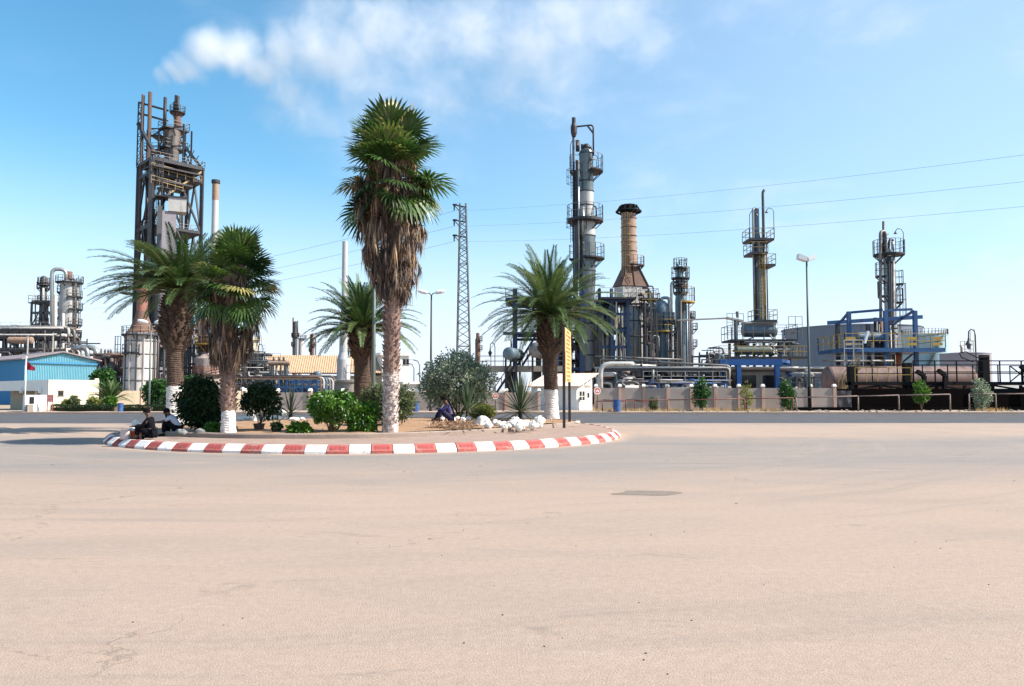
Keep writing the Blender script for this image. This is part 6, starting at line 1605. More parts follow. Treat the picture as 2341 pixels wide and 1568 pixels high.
def tall_col():
    Y = 108; x = X(1341, Y, 600); k = mpx(Y)
    root = thing('distillation_column', 'tallest grey column with a gantry on top and three railed platforms', 'column', (x, Y, 0))
    shell(root, x, Y, Y, [(17, 870), (17, 740)], 'cladw', name='lower_shell'); shell(root, x, Y, Y, [(17.05, 740), (17.05, 690), (19, 650), (20, 640), (20, 540)], 'cladd', name='middle_shell')
    shell(root, x, Y, Y, [(20, 540), (20, 512), (16.5, 498), (16.5, 440)], 'cladw', name='cone_course'); shell(root, x, Y, Y, [(16.5, 440), (16.5, 352), (15, 346), (9, 341), (0, 340)], 'cladd', name='upper_shell')
    shell(root, X(1316, Y, 560), Y - .8, Y, [(8, 640), (8, 520), (5, 516), (0, 515)], 'cladb', name='side_vessel')
    part(root, 'skirt', 'rust', lambda mb: mb.lathe(x, Y, [(18 * k, 0), (17.2 * k, Z(848, Y))], 24))
    plat(root, x, Y, Z(391, Y), 17 * k, 39 * k, 100, 200, 2.1, rt=.1); plat(root, x, Y, Z(391, Y), 17 * k, 39 * k, -75, 70, 2.1, rt=.1)
    plat(root, x - .2, Y, Z(502, Y), 17 * k, 42 * k, 0, 360, 1.9, rt=.1, th=.35); plat(root, x, Y, Z(590, Y), 20 * k, 41 * k, -110, 180, 1.8, rt=.1)
    part(root, 'hoops', 'darksteel', lambda mb: [mb.tube([(x + r * k * cos(2 * PI * i / 24), Y + r * k * sin(2 * PI * i / 24), Z(py, Y)) for i in range(24)], .08, 5, True) for py, r in ((352, 16.7), (415, 16.7), (438, 16.7), (470, 16.7), (540, 20.2), (620, 20.2), (740, 17.2), (780, 17.2), (812, 17.2))])
    pipe(root, [(X(1310, Y, 500), Y - 1, Z(690, Y)), (X(1310, Y, 500), Y - 1, Z(278, Y))], .22, 'darksteel', name='vent_pipe')
    part(root, 'vent_tip', 'darksteel', lambda mb: mb.rev((X(1310, Y, 290), Y - 1, 0), (0, 0, 1), [(.27, Z(318, Y)), (.42, Z(310, Y)), (.45, Z(296, Y)), (.27, Z(287, Y)), (.27, Z(275, Y)), (0, Z(274, Y))], 10))
    pipe(root, [(X(1308, Y, 300), Y - 1, Z(296, Y)), (X(1354, Y, 292), Y - 1, Z(291, Y)), (X(1354, Y, 300), Y - 1, Z(360, Y))], .16, 'darksteel', name='gantry')
    part(root, 'gantry_brace', 'darksteel', lambda mb: mb.bar((X(1340, Y, 292), Y - 1, Z(292, Y)), (X(1354, Y, 306), Y - 1, Z(310, Y)), .2))
    part(root, 'top_fittings', 'darksteel', lambda mb: (mb.tube([(X(1320, Y, 330), Y, Z(346, Y)), (X(1320, Y, 330), Y, Z(321, Y))], .28, 8), mb.tube([(X(1331, Y, 330), Y, Z(345, Y)), (X(1331, Y, 330), Y, Z(330, Y))], .22, 8), mb.ball((X(1340, Y, 338), Y, Z(337, Y)), .55, 10), mb.ball((X(1346, Y, 340), Y, Z(342, Y)), .45, 10), mb.tube([(X(1336, Y, 338), Y - .3, Z(343, Y)), (X(1350, Y, 338), Y - .3, Z(338, Y)), (X(1351, Y, 338), Y, Z(346, Y))], .16, 6)))
    for px, pb, pt, r, m in ((1321, 640, 372, .2, 'clad'), (1317, 690, 372, .15, 'darksteel'), (1314, 860, 400, .12, 'darksteel'), (1331, 545, 478, .3, 'clad'), (1316, 860, 690, .16, 'rust'), (1320, 850, 690, .12, 'orange')):
        pipe(root, [(X(px, Y, 600), Y - 1.2, Z(pb, Y)), (X(px, Y, 600), Y - 1.2, Z(pt, Y))], r, m)
    part(root, 'caged_ladder', 'darksteel', lambda mb: mb.ladder((X(1306, Y, 420), Y - .8, Z(457, Y)), (X(1306, Y, 420), Y - .8, Z(392, Y)), (-1, -.3, 0), .7, .1))
    part(root, 'caged_ladder', 'darksteel', lambda mb: mb.ladder((X(1305, Y, 540), Y - .8, Z(556, Y)), (X(1305, Y, 540), Y - .8, Z(503, Y)), (-1, -.3, 0), .7, .1))
    lamp_arm(root, (x - 38 * k, Y - 1, Z(391, Y)), 3.4, 'steel', 1); lamp_arm(root, (x + 26 * k, Y - 1, Z(391, Y)), 1.4, 'steel', -1)
    pipe(root, [(x + 21 * k, Y - .8, Z(502, Y)), (x + 21 * k, Y - .8, Z(476, Y)), (x + 17 * k, Y - .5, Z(474, Y))], .14, 'darksteel')
    pipe(root, [(X(1361, Y), Y - 1.2, .1), (X(1361, Y), Y - 1.2, Z(742, Y)), (X(1370, Y), Y - 1.2, Z(742, Y)), (X(1370, Y), Y - 1.2, .1)], .42, 'pipe', 12, 'loop_pipe')
tall_col()
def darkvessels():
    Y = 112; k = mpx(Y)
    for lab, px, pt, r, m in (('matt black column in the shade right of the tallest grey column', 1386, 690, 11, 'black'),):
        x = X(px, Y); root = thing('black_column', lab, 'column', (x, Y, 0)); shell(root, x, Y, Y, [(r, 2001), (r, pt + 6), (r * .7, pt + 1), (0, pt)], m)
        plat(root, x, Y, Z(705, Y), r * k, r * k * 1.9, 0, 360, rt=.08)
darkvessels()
def frame2():
    Y = 104; root = thing('process_structure', 'blue column frame with a white post in front of the buff stack furnace', 'frame', (X(1415, Y), Y, 0)); f = Fr((X(1398, Y, 760), Y), (1, 0)); k = mpx(Y)
    u1 = 45 * k
    for u, m, w, pt in ((0, 'blue', .42, 660), (11 * k, 'pipew', .16, 665), (u1 - 8 * k, 'blue', .36, 684), (-28 * k, 'darksteel', .4, 660)): part(root, 'steel_column', m, lambda mb: mb.fbox(f, u - w / 2, -w / 2, 0, u + w / 2, w / 2, Z(pt, Y)))
    for u, m, w, pt in ((0, 'blue', .4, 670), (u1, 'blue', .4, 684)): part(root, 'steel_column', m, lambda mb: mb.fbox(f, u - w / 2, 4.5, 0, u + w / 2, 4.9, Z(pt, Y)))
    part(root, 'beams', 'blue', lambda mb: [mb.fbox(f, -28 * k, -.12, Z(p, Y) - .35, u1, .12, Z(p, Y)) for p in (684, 715, 752, 790)] + [mb.fbox(f, -28 * k, 4.6, Z(p, Y) - .35, u1, 4.9, Z(p, Y)) for p in (684, 752)])
    flatdeck(root, f, -28 * k, -.6, u1 + .6, 4.6, Z(680, Y), 'darksteel', 'pipew', 1.2, .25, .09)
    flatdeck(root, f, -28 * k, .2, u1 - .6, 4.4, Z(748, Y), 'darksteel', 'rail', 1.1, .25, .08, 'f')
    rn = random.Random(9)
    for i in range(9):
        px = rn.uniform(1372, 1434); pipe(root, [(X(px, Y), Y + rn.uniform(.6, 4), .1), (X(px, Y), Y + 2, Z(rn.uniform(690, 790), Y)), (X(px + rn.uniform(-14, 14), Y), Y + 2.5, Z(rn.uniform(690, 790), Y))], rn.uniform(.08, .3), rn.choice(('pipe', 'piped', 'black', 'pipew')))
    part(root, 'exchanger', 'stackb', lambda mb: mb.drum((X(1407, Y), Y + 1, Z(755, Y)), (X(1407, Y), Y + 1, Z(700, Y)), .42, 14))
frame2()
def buff_stack():
    Y = 118; x = X(1437, Y, 560); k = mpx(Y); root = thing('furnace_stack', 'buff painted furnace stack with a flared black crown above a rusty hood', 'chimney', (x, Y, 0))
    shell(root, x, Y, Y, [(18, 612), (17.5, 600), (17.5, 556), (18.5, 555), (18.5, 552), (17.3, 551), (17.3, 488)], 'stackb', name='flue')
    def crown(mb):
        mb.lathe(x, Y, [(17.6 * k, Z(488, Y)), (20 * k, Z(486, Y)), (20 * k, Z(471, Y)), (17 * k, Z(469, Y)), (16 * k, Z(474, Y))], 24)
        for i in range(12):
            a = 2 * PI * i / 12; c, s_ = cos(a), sin(a)
            mb.bar((x + 19 * k * c, Y + 19 * k * s_, Z(470, Y)), (x + 28 * k * c, Y + 28 * k * s_, Z(484, Y)), .16); mb.bar((x + 28 * k * c, Y + 28 * k * s_, Z(484, Y)), (x + 18 * k * c, Y + 18 * k * s_, Z(490, Y)), .16)
        mb.tube([(x + 28 * k * cos(2 * PI * i / 24), Y + 28 * k * sin(2 * PI * i / 24), Z(484, Y)) for i in range(24)], .16, 6, True)
    part(root, 'crown', 'black', crown)
    part(root, 'hoops', 'rust', lambda mb: [mb.tube([(x + 17.6 * k * cos(2 * PI * i / 24), Y + 17.6 * k * sin(2 * PI * i / 24), Z(py, Y)) for i in range(24)], .08, 5, True) for py in (500, 520, 540, 575)])
    part(root, 'ladder', 'raily', lambda mb: mb.ladder((x - 9 * k, Y - 17.5 * k, Z(690, Y)), (x - 9 * k, Y - 17.5 * k, Z(492, Y)), (-.3, -1, 0), .95, .12))
    shell(root, X(1454, Y, 580), Y + 1, Y, [(4.5, 612), (4.5, 566), (5, 565), (5, 561), (0, 561)], 'stackb', name='side_flue')
    plat(root, x + .6, Y, Z(606, Y), 17 * k, 26 * k, -120, 60, 1.3, mr='raily', rt=.09)
    # tapered rusty hood, square in plan
    f = Fr((X(1440, Y, 640), Y), (1, .35))
    def hood(mb):
        a, z0, b_, z1 = 34 * k, Z(656, Y), 14 * k, Z(610, Y); d = 24 * k
        mb.hexa([f.p(-a, -d, z0), f.p(a, -d, z0), f.p(a, d, z0), f.p(-a, d, z0), f.p(-b_, -b_, z1), f.p(b_, -b_, z1), f.p(b_, b_, z1), f.p(-b_, b_, z1)])
        for u, u2 in ((-a, -b_), (a, b_), (0, 0)): mb.bar(f.p(u, -d - .05, z0), f.p(u2, -b_ - .05, z1), .2)
    part(root, 'hood', 'rust', hood)
    part(root, 'box', 'cladw', lambda mb: mb.fbox(f, -30 * k, -22 * k, Z(702, Y), 30 * k, 22 * k, Z(657, Y)))
    shell(root, X(1450, Y, 760), Y, Y, [(29, 2001), (29, 702), (0, 700)], 'cladw', name='radiant_shell')
    plat(root, X(1450, Y, 760), Y, Z(697, Y), 29.2 * k, 40 * k, -140, 60, 1.5, mr='rail', rt=.09)
    part(root, 'stiffener', 'steel', lambda mb: [mb.bar((X(1450, Y, 760) + 29.6 * k * cos(a), Y + 29.6 * k * sin(a), .1), (X(1450, Y, 760) + 29.6 * k * cos(a), Y + 29.6 * k * sin(a), Z(702, Y)), .16) for a in [R(-150 + 24 * i) for i in range(8)]])
    part(root, 'hoops', 'steel', lambda mb: [mb.tube([(X(1450, Y, 760) + 29.8 * k * cos(2 * PI * i / 24), Y + 29.8 * k * sin(2 * PI * i / 24), Z(py, Y)) for i in range(24)], .09, 5, True) for py in (735, 770)])
    for px, pt, r, m in ((1476, 664, .25, 'piped'), (1482, 672, .2, 'pipe'), (1486, 660, .14, 'piped'), (1470, 700, .3, 'rust'), (1490, 700, .22, 'pipe'), (1465, 680, .2, 'piped')): pipe(root, [(X(px, Y), Y - 3.2, .1), (X(px, Y), Y - 3.2, Z(pt, Y)), (X(px - 12, Y), Y - 2.6, Z(pt, Y))], r, m)
    f2 = Fr((X(1478, Y, 700), Y - 3.6), (1, 0)); flatdeck(root, f2, -1.4, -.4, 1.2, 1.5, Z(705, Y), 'darksteel', 'yellow', 1.8, .25, .14)
    f3 = Fr((X(1460, Y, 700), Y - 3.4), (1, 0)); flatdeck(root, f3, -.4, -.4, 2.2, 1.5, Z(687, Y), 'darksteel', 'rail', 1.3, .25, .09)
buff_stack()
col_tower('pale blue grey vessel with a bright yellow railed platform', 1512, 110, [(16.5, 2001), (16.5, 706), (14, 694), (8, 688), (0, 686)], [(757, 16.5, 36, -160, 20, 1.5, 'yellow', 'yellow'), (735, 16.5, 30, -90, 60, 1.2)], 'cladb', 'process_vessel', 750,
    pipes=(([(1512, 690, 0), (1512, 681, 0), (1528, 681, -.4), (1528, 1950, -.4)], .3, 'clad'), ([(1500, 1950, -1.4), (1500, 720, -1.4)], .2, 'piped'), ([(1522, 1950, -1.6), (1522, 740, -1.6)], .14, 'pipew'), ([(1506, 690, 0), (1508, 682, 0)], .25, 'piped'), ([(1540, 1950, -1), (1540, 742, -1), (1528, 742, -1)], .22, 'piped')), rt=.12)
col_tower('bluish column with stacked platforms and a yellow railed balcony', 1556, 122, [(13, 2001), (13, 690), (11, 670), (11, 640), (7, 632), (7, 612), (0, 608)], [(635, 7, 21, 0, 360, 1.6), (652, 10, 17, 150, 380), (690, 12, 32, -100, 40, 2.2, 'yellow', 'yellow'), (612, 5, 16, 0, 360, 1.4), (668, 10, 17, 150, 380, 1.3)], [([(13, 2001), (13, 690), (11, 670), (11, 640)], 'cladb'), ([(11, 640), (7, 632), (7, 612), (0, 608)], 'tankb')], 'process_column', 720, ladder=((3, 815, 695, .3, -1),),
    pipes=(([(1531, 1950, -1), (1531, 646, -1), (1548, 646, 0)], .28, 'clad'), ([(1548, 640, 0), (1548, 602, 0)], .3, 'tankb'), ([(1568, 640, -.4), (1568, 596, -.4), (1552, 594, -.4), (1552, 606, -.4)], .14, 'tankb'), ([(1549, 1950, -2), (1549, 690, -2)], .22, 'piped'), ([(1563, 1950, -2), (1563, 700, -2)], .24, 'cladb'), ([(1569, 1950, -1.6), (1569, 690, -1.6)], .16, 'piped')), rt=.11)
col_tower('small pale mauve column behind the long thin gangway', 1579, 150, [(4, 900), (7, 800), (5, 760), (5, 715), (0, 713)], [(752, 5, 15, -40, 130), (790, 6, 14, -40, 130), (725, 4, 11, 0, 360)], 'tankp', 'small_column', 760, rt=.12)
def gangway():
    Y = 113; root = thing('gangway', 'long thin pale gangway bridging from the yellow railed vessel to the middle drum unit', 'walkway', (X(1630, Y), Y, 0))
    part(root, 'deck', 'pipew', lambda mb: (mb.hexa([(X(1548, Y, 732), Y - .5, Z(733, Y)), (X(1662, Y, 726), Y - .5, Z(728, Y)), (X(1662, Y, 726), Y + .8, Z(728, Y)), (X(1548, Y, 732), Y + .8, Z(733, Y)), (X(1548, Y, 732), Y - .5, Z(731, Y)), (X(1662, Y, 726), Y - .5, Z(726, Y)), (X(1662, Y, 726), Y + .8, Z(726, Y)), (X(1548, Y, 732), Y + .8, Z(731, Y))]),
                                             mb.bar((X(1660, Y, 727), Y, Z(727, Y)), (X(1696, Y, 733), Y, Z(734, Y)), 1.0, .25)))
    part(root, 'support_post', 'cladb', lambda mb: mb.tube([(X(1685, Y), Y, 0), (X(1685, Y), Y, Z(731, Y))], .4, 10))
    part(root, 'floodlight', 'steel', lambda mb: mb.bar((X(1685, Y, 712), Y, Z(726, Y)), (X(1684, Y, 712), Y, Z(712, Y)), .35, .3))
gangway()
# drum unit with slender column in the middle right
def unit():
    Y = 108; k = mpx(Y); x = X(1735, Y, 600); root = thing('drum_unit', 'slender column rising from a dark drum on a crowded steel table, right of the gangway', 'process unit', (x, Y, 0))
    shell(root, X(1730, Y, 600), Y, Y, [(10, 740), (10, 600), (9, 590), (9, 545), (7, 530), (7, 478), (0, 476)], 'cladb', name='column_shell')
    shell(root, X(1741, Y, 600), Y + .4, Y, [(7, 740), (7, 550)], 'clad', name='second_shell')
    pipe(root, [(X(1741, Y, 500), Y - .6, Z(740, Y)), (X(1741, Y, 500), Y - .6, Z(442, Y)), (X(1744, Y, 440), Y - .6, Z(436, Y))], .25, 'steel', name='vent_pipe')
    pipe(root, [(X(1718, Y, 520), Y - .6, Z(740, Y)), (X(1718, Y, 520), Y - .6, Z(478, Y)), (X(1730, Y, 478), Y, Z(478, Y))], .22, 'clad')
    for dx, m in ((-16, 'clad'), (-11, 'steel'), (8, 'pipe'), (13, 'piped')): pipe(root, [(x + dx * k, Y - .8, Z(735, Y)), (x + dx * k, Y - .8, Z(560, Y))], .12, m)
    for py, a, b_ in ((549, -30, 27), (580, -28, 12), (607, -4, 29), (733, -20, 30)):
        f = Fr((x, Y), (1, 0)); flatdeck(root, f, a * k, -1.6, b_ * k, 1.6, Z(py, Y), 'darksteel', 'raily', 1.35, .3, .1)
    part(root, 'caged_ladder', 'yellow', lambda mb: mb.ladder((x - 1 * k, Y - 1.1, Z(732, Y)), (x - 1 * k, Y - 1.1, Z(584, Y)), (.2, -1, 0), .6, .08))
    lamp_arm(root, (x - 28 * k, Y - 1.5, Z(549, Y)), 3.2, 'steel', 1); lamp_arm(root, (x + 27 * k, Y - 1.5, Z(549, Y)), 3.6, 'steel', -1)
    f = Fr((X(1690, Y, 755), Y - 1.4), (1, 0)); w = 88 * k
    def cooler(mb):
        mb.drum(f.p(.6, 1.2, Z(755, Y)), f.p(w - .6, 1.2, Z(755, Y)), 16 * k, 24)
    part(root, 'drum', 'cladb', cooler)
    part(root, 'top_plate', 'cladw', lambda mb: mb.fbox(f, .4, .2, Z(741, Y), w - .4, 2.2, Z(737, Y)))
    # steel table, many legs and braces
    g = Fr((X(1660, Y, 800), Y - 2.5), (1, 0)); W_ = 148 * k
    flatdeck(root, g, 0, 0, W_, 5, Z(778, Y), 'darksteel', 'rail', 1.9, .25, .1)
    flatdeck(root, g, -1.8, -.6, W_ + 1.2, 5.5, Z(817, Y), 'darksteel', 'yellow', 1.4, .3, .1)
    part(root, 'legs', 'steel', lambda mb: [mb.fbox(g, u - .16, v - .16, 0, u + .16, v + .16, Z(779, Y) - .25) for u in (1, W_ * .25, W_ * .5, W_ * .75, W_ - 1) for v in (.3, 4.6)])
    part(root, 'bracing', 'pipew', lambda mb: [mb.bar(g.p(W_ * a, .1, Z(p, Y)), g.p(W_ * b_, .1, Z(q, Y)), .14) for a, b_, p, q in ((.3, .4, 812, 782), (.5, .4, 812, 782), (.5, .6, 812, 782), (.7, .6, 812, 782), (.2, .95, 783, 783), (.1, .9, 800, 800), (.45, .45, 815, 780), (.8, .8, 815, 770))])
    part(root, 'lower_drum', mat('olive_drum', (0.13, 0.15, 0.13), .5, .2), lambda mb: mb.drum(g.p(.8, .4, Z(803, Y)), g.p(5.2, .4, Z(803, Y)), 10 * k, 20))
    rn = random.Random(6)
    for i in range(26):
        u = rn.uniform(.5, W_ - .5); z = Z(rn.uniform(786, 815), Y); v = rn.uniform(0, 4)
        pipe(root, [g.p(u, v, z), g.p(u + rn.uniform(-2.5, 2.5), v, z), g.p(u + rn.uniform(-2, 2), v, z + rn.uniform(-1.4, 1.6))], rn.uniform(.06, .16), rn.choice(('pipe', 'pipew', 'piped', 'steel')))
    part(root, 'side_railing', 'rail', lambda mb: mb.rails([g.p(W_ - 1.2, -.2, Z(778, Y)), g.p(W_ + .6, -.2, Z(778, Y))], 3.0, .1, False, .8, (.33, .66)))
    part(root, 'side_railing', 'rail', lambda mb: mb.rails([g.p(-.6, -.2, Z(778, Y)), g.p(1.6, -.2, Z(778, Y))], 3.4, .1, False, .8, (.33, .66)))
    pipe(root, [(X(1759, Y), Y - 2, Z(780, Y)), (X(1759, Y), Y - 2, Z(742, Y))], .1, 'steel')
unit()
def bluebeam():
    Y = 98; root = thing('blue_portal', 'bright blue portal frame carrying pipes in front of the crowded steel table', 'frame', (X(1740, Y), Y, 0)); f = Fr((X(1645, Y, 850), Y), (1, 0)); k = mpx(Y); w = 190 * k
    part(root, 'front_beam', 'bblue', lambda mb: mb.fbox(f, 0, -.3, Z(835, Y), w - 2.6, .3, Z(821, Y)))
    part(root, 'rear_beam', 'bblue', lambda mb: mb.fbox(f, .6, 5, Z(832, Y), w, 5.5, Z(822, Y)))
    part(root, 'cross_beam', 'bblue', lambda mb: [mb.fbox(f, u, .31, Z(829, Y), u + .35, 4.98, Z(821, Y)) for u in (w * .25, w * .5, w * .72)] + [mb.bar(f.p(w - 2.6, .2, Z(824, Y)), f.p(w, 5, Z(824, Y)), .3, .4)])
    for u, v in ((.3, 0), (2.3, 0), (w - 3.2, 0), (w - .8, 2.8), (w - .2, 5.2), (w * .3, 5.2)): part(root, 'post', 'bblue', lambda mb: mb.fbox(f, u - .28, v - .29, 0, u + .28, v + .29, Z(835, Y) - .005))
    for i, (py, r, m) in enumerate(((840, .2, 'pipew'), (845, .26, 'piped'), (852, .16, 'pipe'))): pipe(root, [f.p(-3, 1 + i, Z(py, Y)), f.p(w + 4, 1 + i, Z(py, Y))], r, m)
bluebeam()
r_, fr, L, zt = block('long buff concrete shelter with dark panels for shaded bays under the blue portal', 'building', 1642, 1795, 100, 0, 6, 846, 'concrete', 'concrete')
part(r_, 'bay_shade_panel', 'glass', lambda mb: mb.fbox(fr, 1.2, -.05, 0, L * .56, .1, Z(858, 100)))  # dark panel on the solid wall, standing in for a shaded bay
part(r_, 'bay_shade_panel', 'glass', lambda mb: mb.fbox(fr, L * .66, -.05, 0, L * .93, .1, Z(858, 100)))
rack('long multi level rack of grey and blue pipes behind the right boundary wall', 1372, 1660, 92, (886, 866, 843), 'darksteel', 10, 5, 0, 9, 51, ('pipe', 'piped', 'pipew', 'cladb', 'black', 'piped'), True, (.06, .2), rail='rail')
rack('blue edged pipe rack just over the right boundary wall', 1470, 1660, 86, (889, 872), 'blue', 7, 3, 0, 5, 52, ('piped', 'pipe', 'bblue'), False, (.08, .16), rail='pipew')
def upper_run():
    Y = 97; root = thing('pipe_run', 'long grey pipes sloping gently down to the right below the furnace stacks', 'pipes', (X(1380, Y), Y, 0))
    for i, (xa, a, xb_, b_, r, m) in enumerate(((1360, 814, 1560, 822, .14, 'pipe'), (1372, 822, 1668, 836, .2, 'pipe'), (1385, 832, 1500, 838, .34, 'clad'), (1410, 838, 1660, 846, .12, 'piped'), (1360, 843, 1610, 848, .18, 'piped'), (1500, 829, 1665, 833, .1, 'pipew'))):
        y = Y + .7 * i; pts = [(X(xa, y), y, Z(a, y)), (X(xb_, y), y, Z(b_, y))]
        if i % 2: pts += [(X(xb_, y), y, Z(b_ + 22, y))]
        pipe(root, pts, r, m)
    for px in (1372, 1402, 1446, 1470, 1523, 1566, 1610, 1648):
        part(root, 'post', 'darksteel', lambda mb: mb.box(X(px, Y) - .1, Y + 1, 0, X(px, Y) + .1, Y + 1.2, Z(826 + (px - 1372) * .05, Y)))
    Y = 84
    for xa, xb_, py, r in ((1372, 1446, 832, .36), (1368, 1404, 856, .34), (1372, 1410, 872, .22), (1420, 1492, 873, .2), (1436, 1500, 884, .26)):
        pipe(root, [(X(xa, Y), Y, .2), (X(xa, Y), Y, Z(py, Y)), (X(xb_, Y), Y, Z(py, Y)), (X(xb_, Y), Y + .8, Z(py, Y))] if xa != 1420 else [(X(xa, Y), Y, Z(py, Y)), (X(xb_, Y), Y, Z(py, Y)), (X(xb_, Y), Y, Z(845, Y))], r, 'pipew' if r > .3 else 'pipe', 12); Y += .5
upper_run()
manifold('jumble of valves and pipe drops behind the white booth and barrel', 1365, 1470, 84, 850, 34, 54, ('pipe', 'pipew', 'piped', 'cladb', 'piped'), (.08, .3))
manifold('jumble of thin pipe drops in the middle of the right boundary wall', 1470, 1660, 82, 866, 40, 55, ('piped', 'pipe', 'black', 'pipew', 'bblue'), (.05, .16))
manifold('thicket of pipes and vessels coloured dark for shade, low down behind the long pipe rack', 1368, 1640, 103, 842, 60, 56, ('black', 'piped', 'darksteel', 'black', 'pipe'), (.1, .5), 5)  # black and dark pipes stand in for the shade behind the rack
def scaff(label, px0, px1, Y, pyt, nx, nz, seed, depth=4.0, m='steel', pipes=14, rail='rail', pm=('piped', 'pipe', 'steel', 'pipew', 'darksteel'), zmin=0.0, vess=2):
    """an open pipe structure: thin posts, floors with railings, ladders and many small pipes"""
    rn = random.Random(seed); x0, x1 = X(px0, Y), X(px1, Y); L = x1 - x0; fr = Fr((x0, Y), (1, 0)); zt = Z(pyt, Y)
    root = thing('pipe_structure', label, 'structure', (x0, Y, 0))
    for i in range(nx):
        u = L * i / (nx - 1)
        part(root, 'post', m, lambda mb: [mb.fbox(fr, u - .09, v - .09, 0, u + .09, v + .09, zt * rn.uniform(.8, 1.0)) for v in (0, depth)])
    for j in range(nz):
        z = zmin + (zt - zmin) * (j + .8) / nz * .98
        part(root, 'beam', m, lambda mb: [mb.fbox(fr, .1, v - .07, z - .22, L - .1, v + .07, z) for v in (.17, depth - .17)])
        u0 = rn.choice((0, 0, .35)) * L; u1 = rn.choice((1, 1, .65)) * L
        if rn.random() < .75: flatdeck(root, fr, u0, .25, u1, depth - .25, z + .12, 'darksteel', rail, 1.1, .1, .075, rn.choice(('fb', 'fl', 'fr', 'f')))
    for i in range(pipes):
        r = rn.uniform(.05, .17); v = rn.uniform(-.3, depth); q = rn.random(); u = rn.uniform(0, L); z = rn.uniform(zt * .25, zt * 1.04)
        if q < .45: pts = [fr.p(u, v, .05), fr.p(u, v, z), fr.p(u + rn.uniform(-.3, .3) * L, v, z)]
        elif q < .8: pts = [fr.p(u, v, z), fr.p(rn.uniform(0, L), v, z), fr.p(rn.uniform(0, L), v, max(.2, z - rn.uniform(1, 3)))]; pts[2].x = pts[1].x
        else: pts = [fr.p(u, v, z - 2), fr.p(u, v, z), fr.p(u + .8, v, z), fr.p(u + .8, v, z - 2)]
        pipe(root, pts, r, rn.choice(pm), 7)
    for i in range(vess):
        u = rn.uniform(.15, .85) * L; r = rn.uniform(.35, .75); z = rn.uniform(zt * .3, zt * .75); h = rn.uniform(1.2, 3)
        part(root, 'small_vessel', rn.choice(('pipe', 'cladb', 'piped', 'cladw')), lambda mb: mb.drum(fr.p(u, depth / 2, z), fr.p(u, depth / 2, z + h), r, 14))
    part(root, 'ladder', 'raily' if rail == 'raily' else 'steel', lambda mb: mb.ladder(fr.p(L * .8, -.3, .2), fr.p(L * .8, -.3, zt * .9), (0, -1, 0), .5, .08, False))
    return root
scaff('open steel pipe structure between the tallest grey column and buff stack furnace', 1362, 1402, 110, 672, 4, 6, 61, 5, 'darksteel', 26, 'pipew')
scaff('thin pipe structure with ladders right of the buff stack furnace', 1476, 1502, 106, 690, 3, 6, 62, 4, 'steel', 20, 'rail')
scaff('low open structure of pipes between the pale blue vessel and bluish column', 1524, 1548, 108, 745, 3, 4, 63, 4, 'steel', 16, 'raily')
scaff('low pipe structure with rails behind the right pale sapling', 1598, 1668, 104, 800, 5, 3, 64, 4, 'darksteel', 22, 'raily')
scaff('small pipe structure left of the long bright blue portal frame', 1636, 1668, 100, 812, 3, 3, 65, 3, 'steel', 14, 'raily')
scaff('open pipe structure behind the left street lamp and white furnace', 352, 385, 114, 760, 4, 6, 66, 4, 'darksteel', 24, 'rail')
scaff('brown railed pipe structure right of the blue shed gable', 222, 290, 122, 812, 5, 3, 67, 4, 'rust', 24, 'raily')
scaff('grey pipe structure under the cream cube building with loops of pipe', 540, 604, 110, 800, 5, 4, 68, 4, 'steel', 30, 'pipew')
scaff('dark open structure behind the leaning date palm trunk', 420, 452, 124, 745, 4, 6, 69, 4, 'darksteel', 18, 'raily')
scaff('pipe structure on the high deck left of the slender far left column', -30, 72, 134, 748, 7, 4, 70, 5, 'steel', 34, 'rail')
scaff('lattice of pipes and rails at the foot of the wide grey far left column', 128, 196, 140, 770, 5, 4, 71, 5, 'steel', 22, 'rail')
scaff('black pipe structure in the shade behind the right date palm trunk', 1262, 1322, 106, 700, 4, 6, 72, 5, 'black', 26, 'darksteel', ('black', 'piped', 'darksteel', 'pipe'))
scaff('rail topped pipe structure behind the tall floodlight pole', 1800, 1880, 95, 852, 5, 2, 73, 3, 'steel', 20, 'pipew')
scaff('tangle of pipes and rails under the blue portal frame at the right', 1905, 2030, 88, 838, 7, 2, 74, 3, 'steel', 34, 'pipew')
scaff('thin blue pipe structure standing behind the blue steel pipe rack', 632, 738, 106, 866, 10, 3, 75, 3, 'mblue', 34, 'mblue', ('pipew', 'pipe', 'mblue', 'piped'))
def deep():  # dark backing: shade among the pipes is put into their colours
    Y = 132; root = thing('equipment_bank', 'deep bank of pipes and vessels coloured dark for shade, behind the furnace stacks', 'pipework', (X(1430, Y), Y, 0)); rn = random.Random(91)
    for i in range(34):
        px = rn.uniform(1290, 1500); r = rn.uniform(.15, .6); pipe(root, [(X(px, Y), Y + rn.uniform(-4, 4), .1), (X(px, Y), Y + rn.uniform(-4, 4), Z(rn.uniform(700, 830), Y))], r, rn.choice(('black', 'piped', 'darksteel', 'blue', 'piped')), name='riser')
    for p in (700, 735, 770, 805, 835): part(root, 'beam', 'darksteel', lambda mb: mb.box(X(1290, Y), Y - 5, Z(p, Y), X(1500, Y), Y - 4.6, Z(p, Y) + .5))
deep()

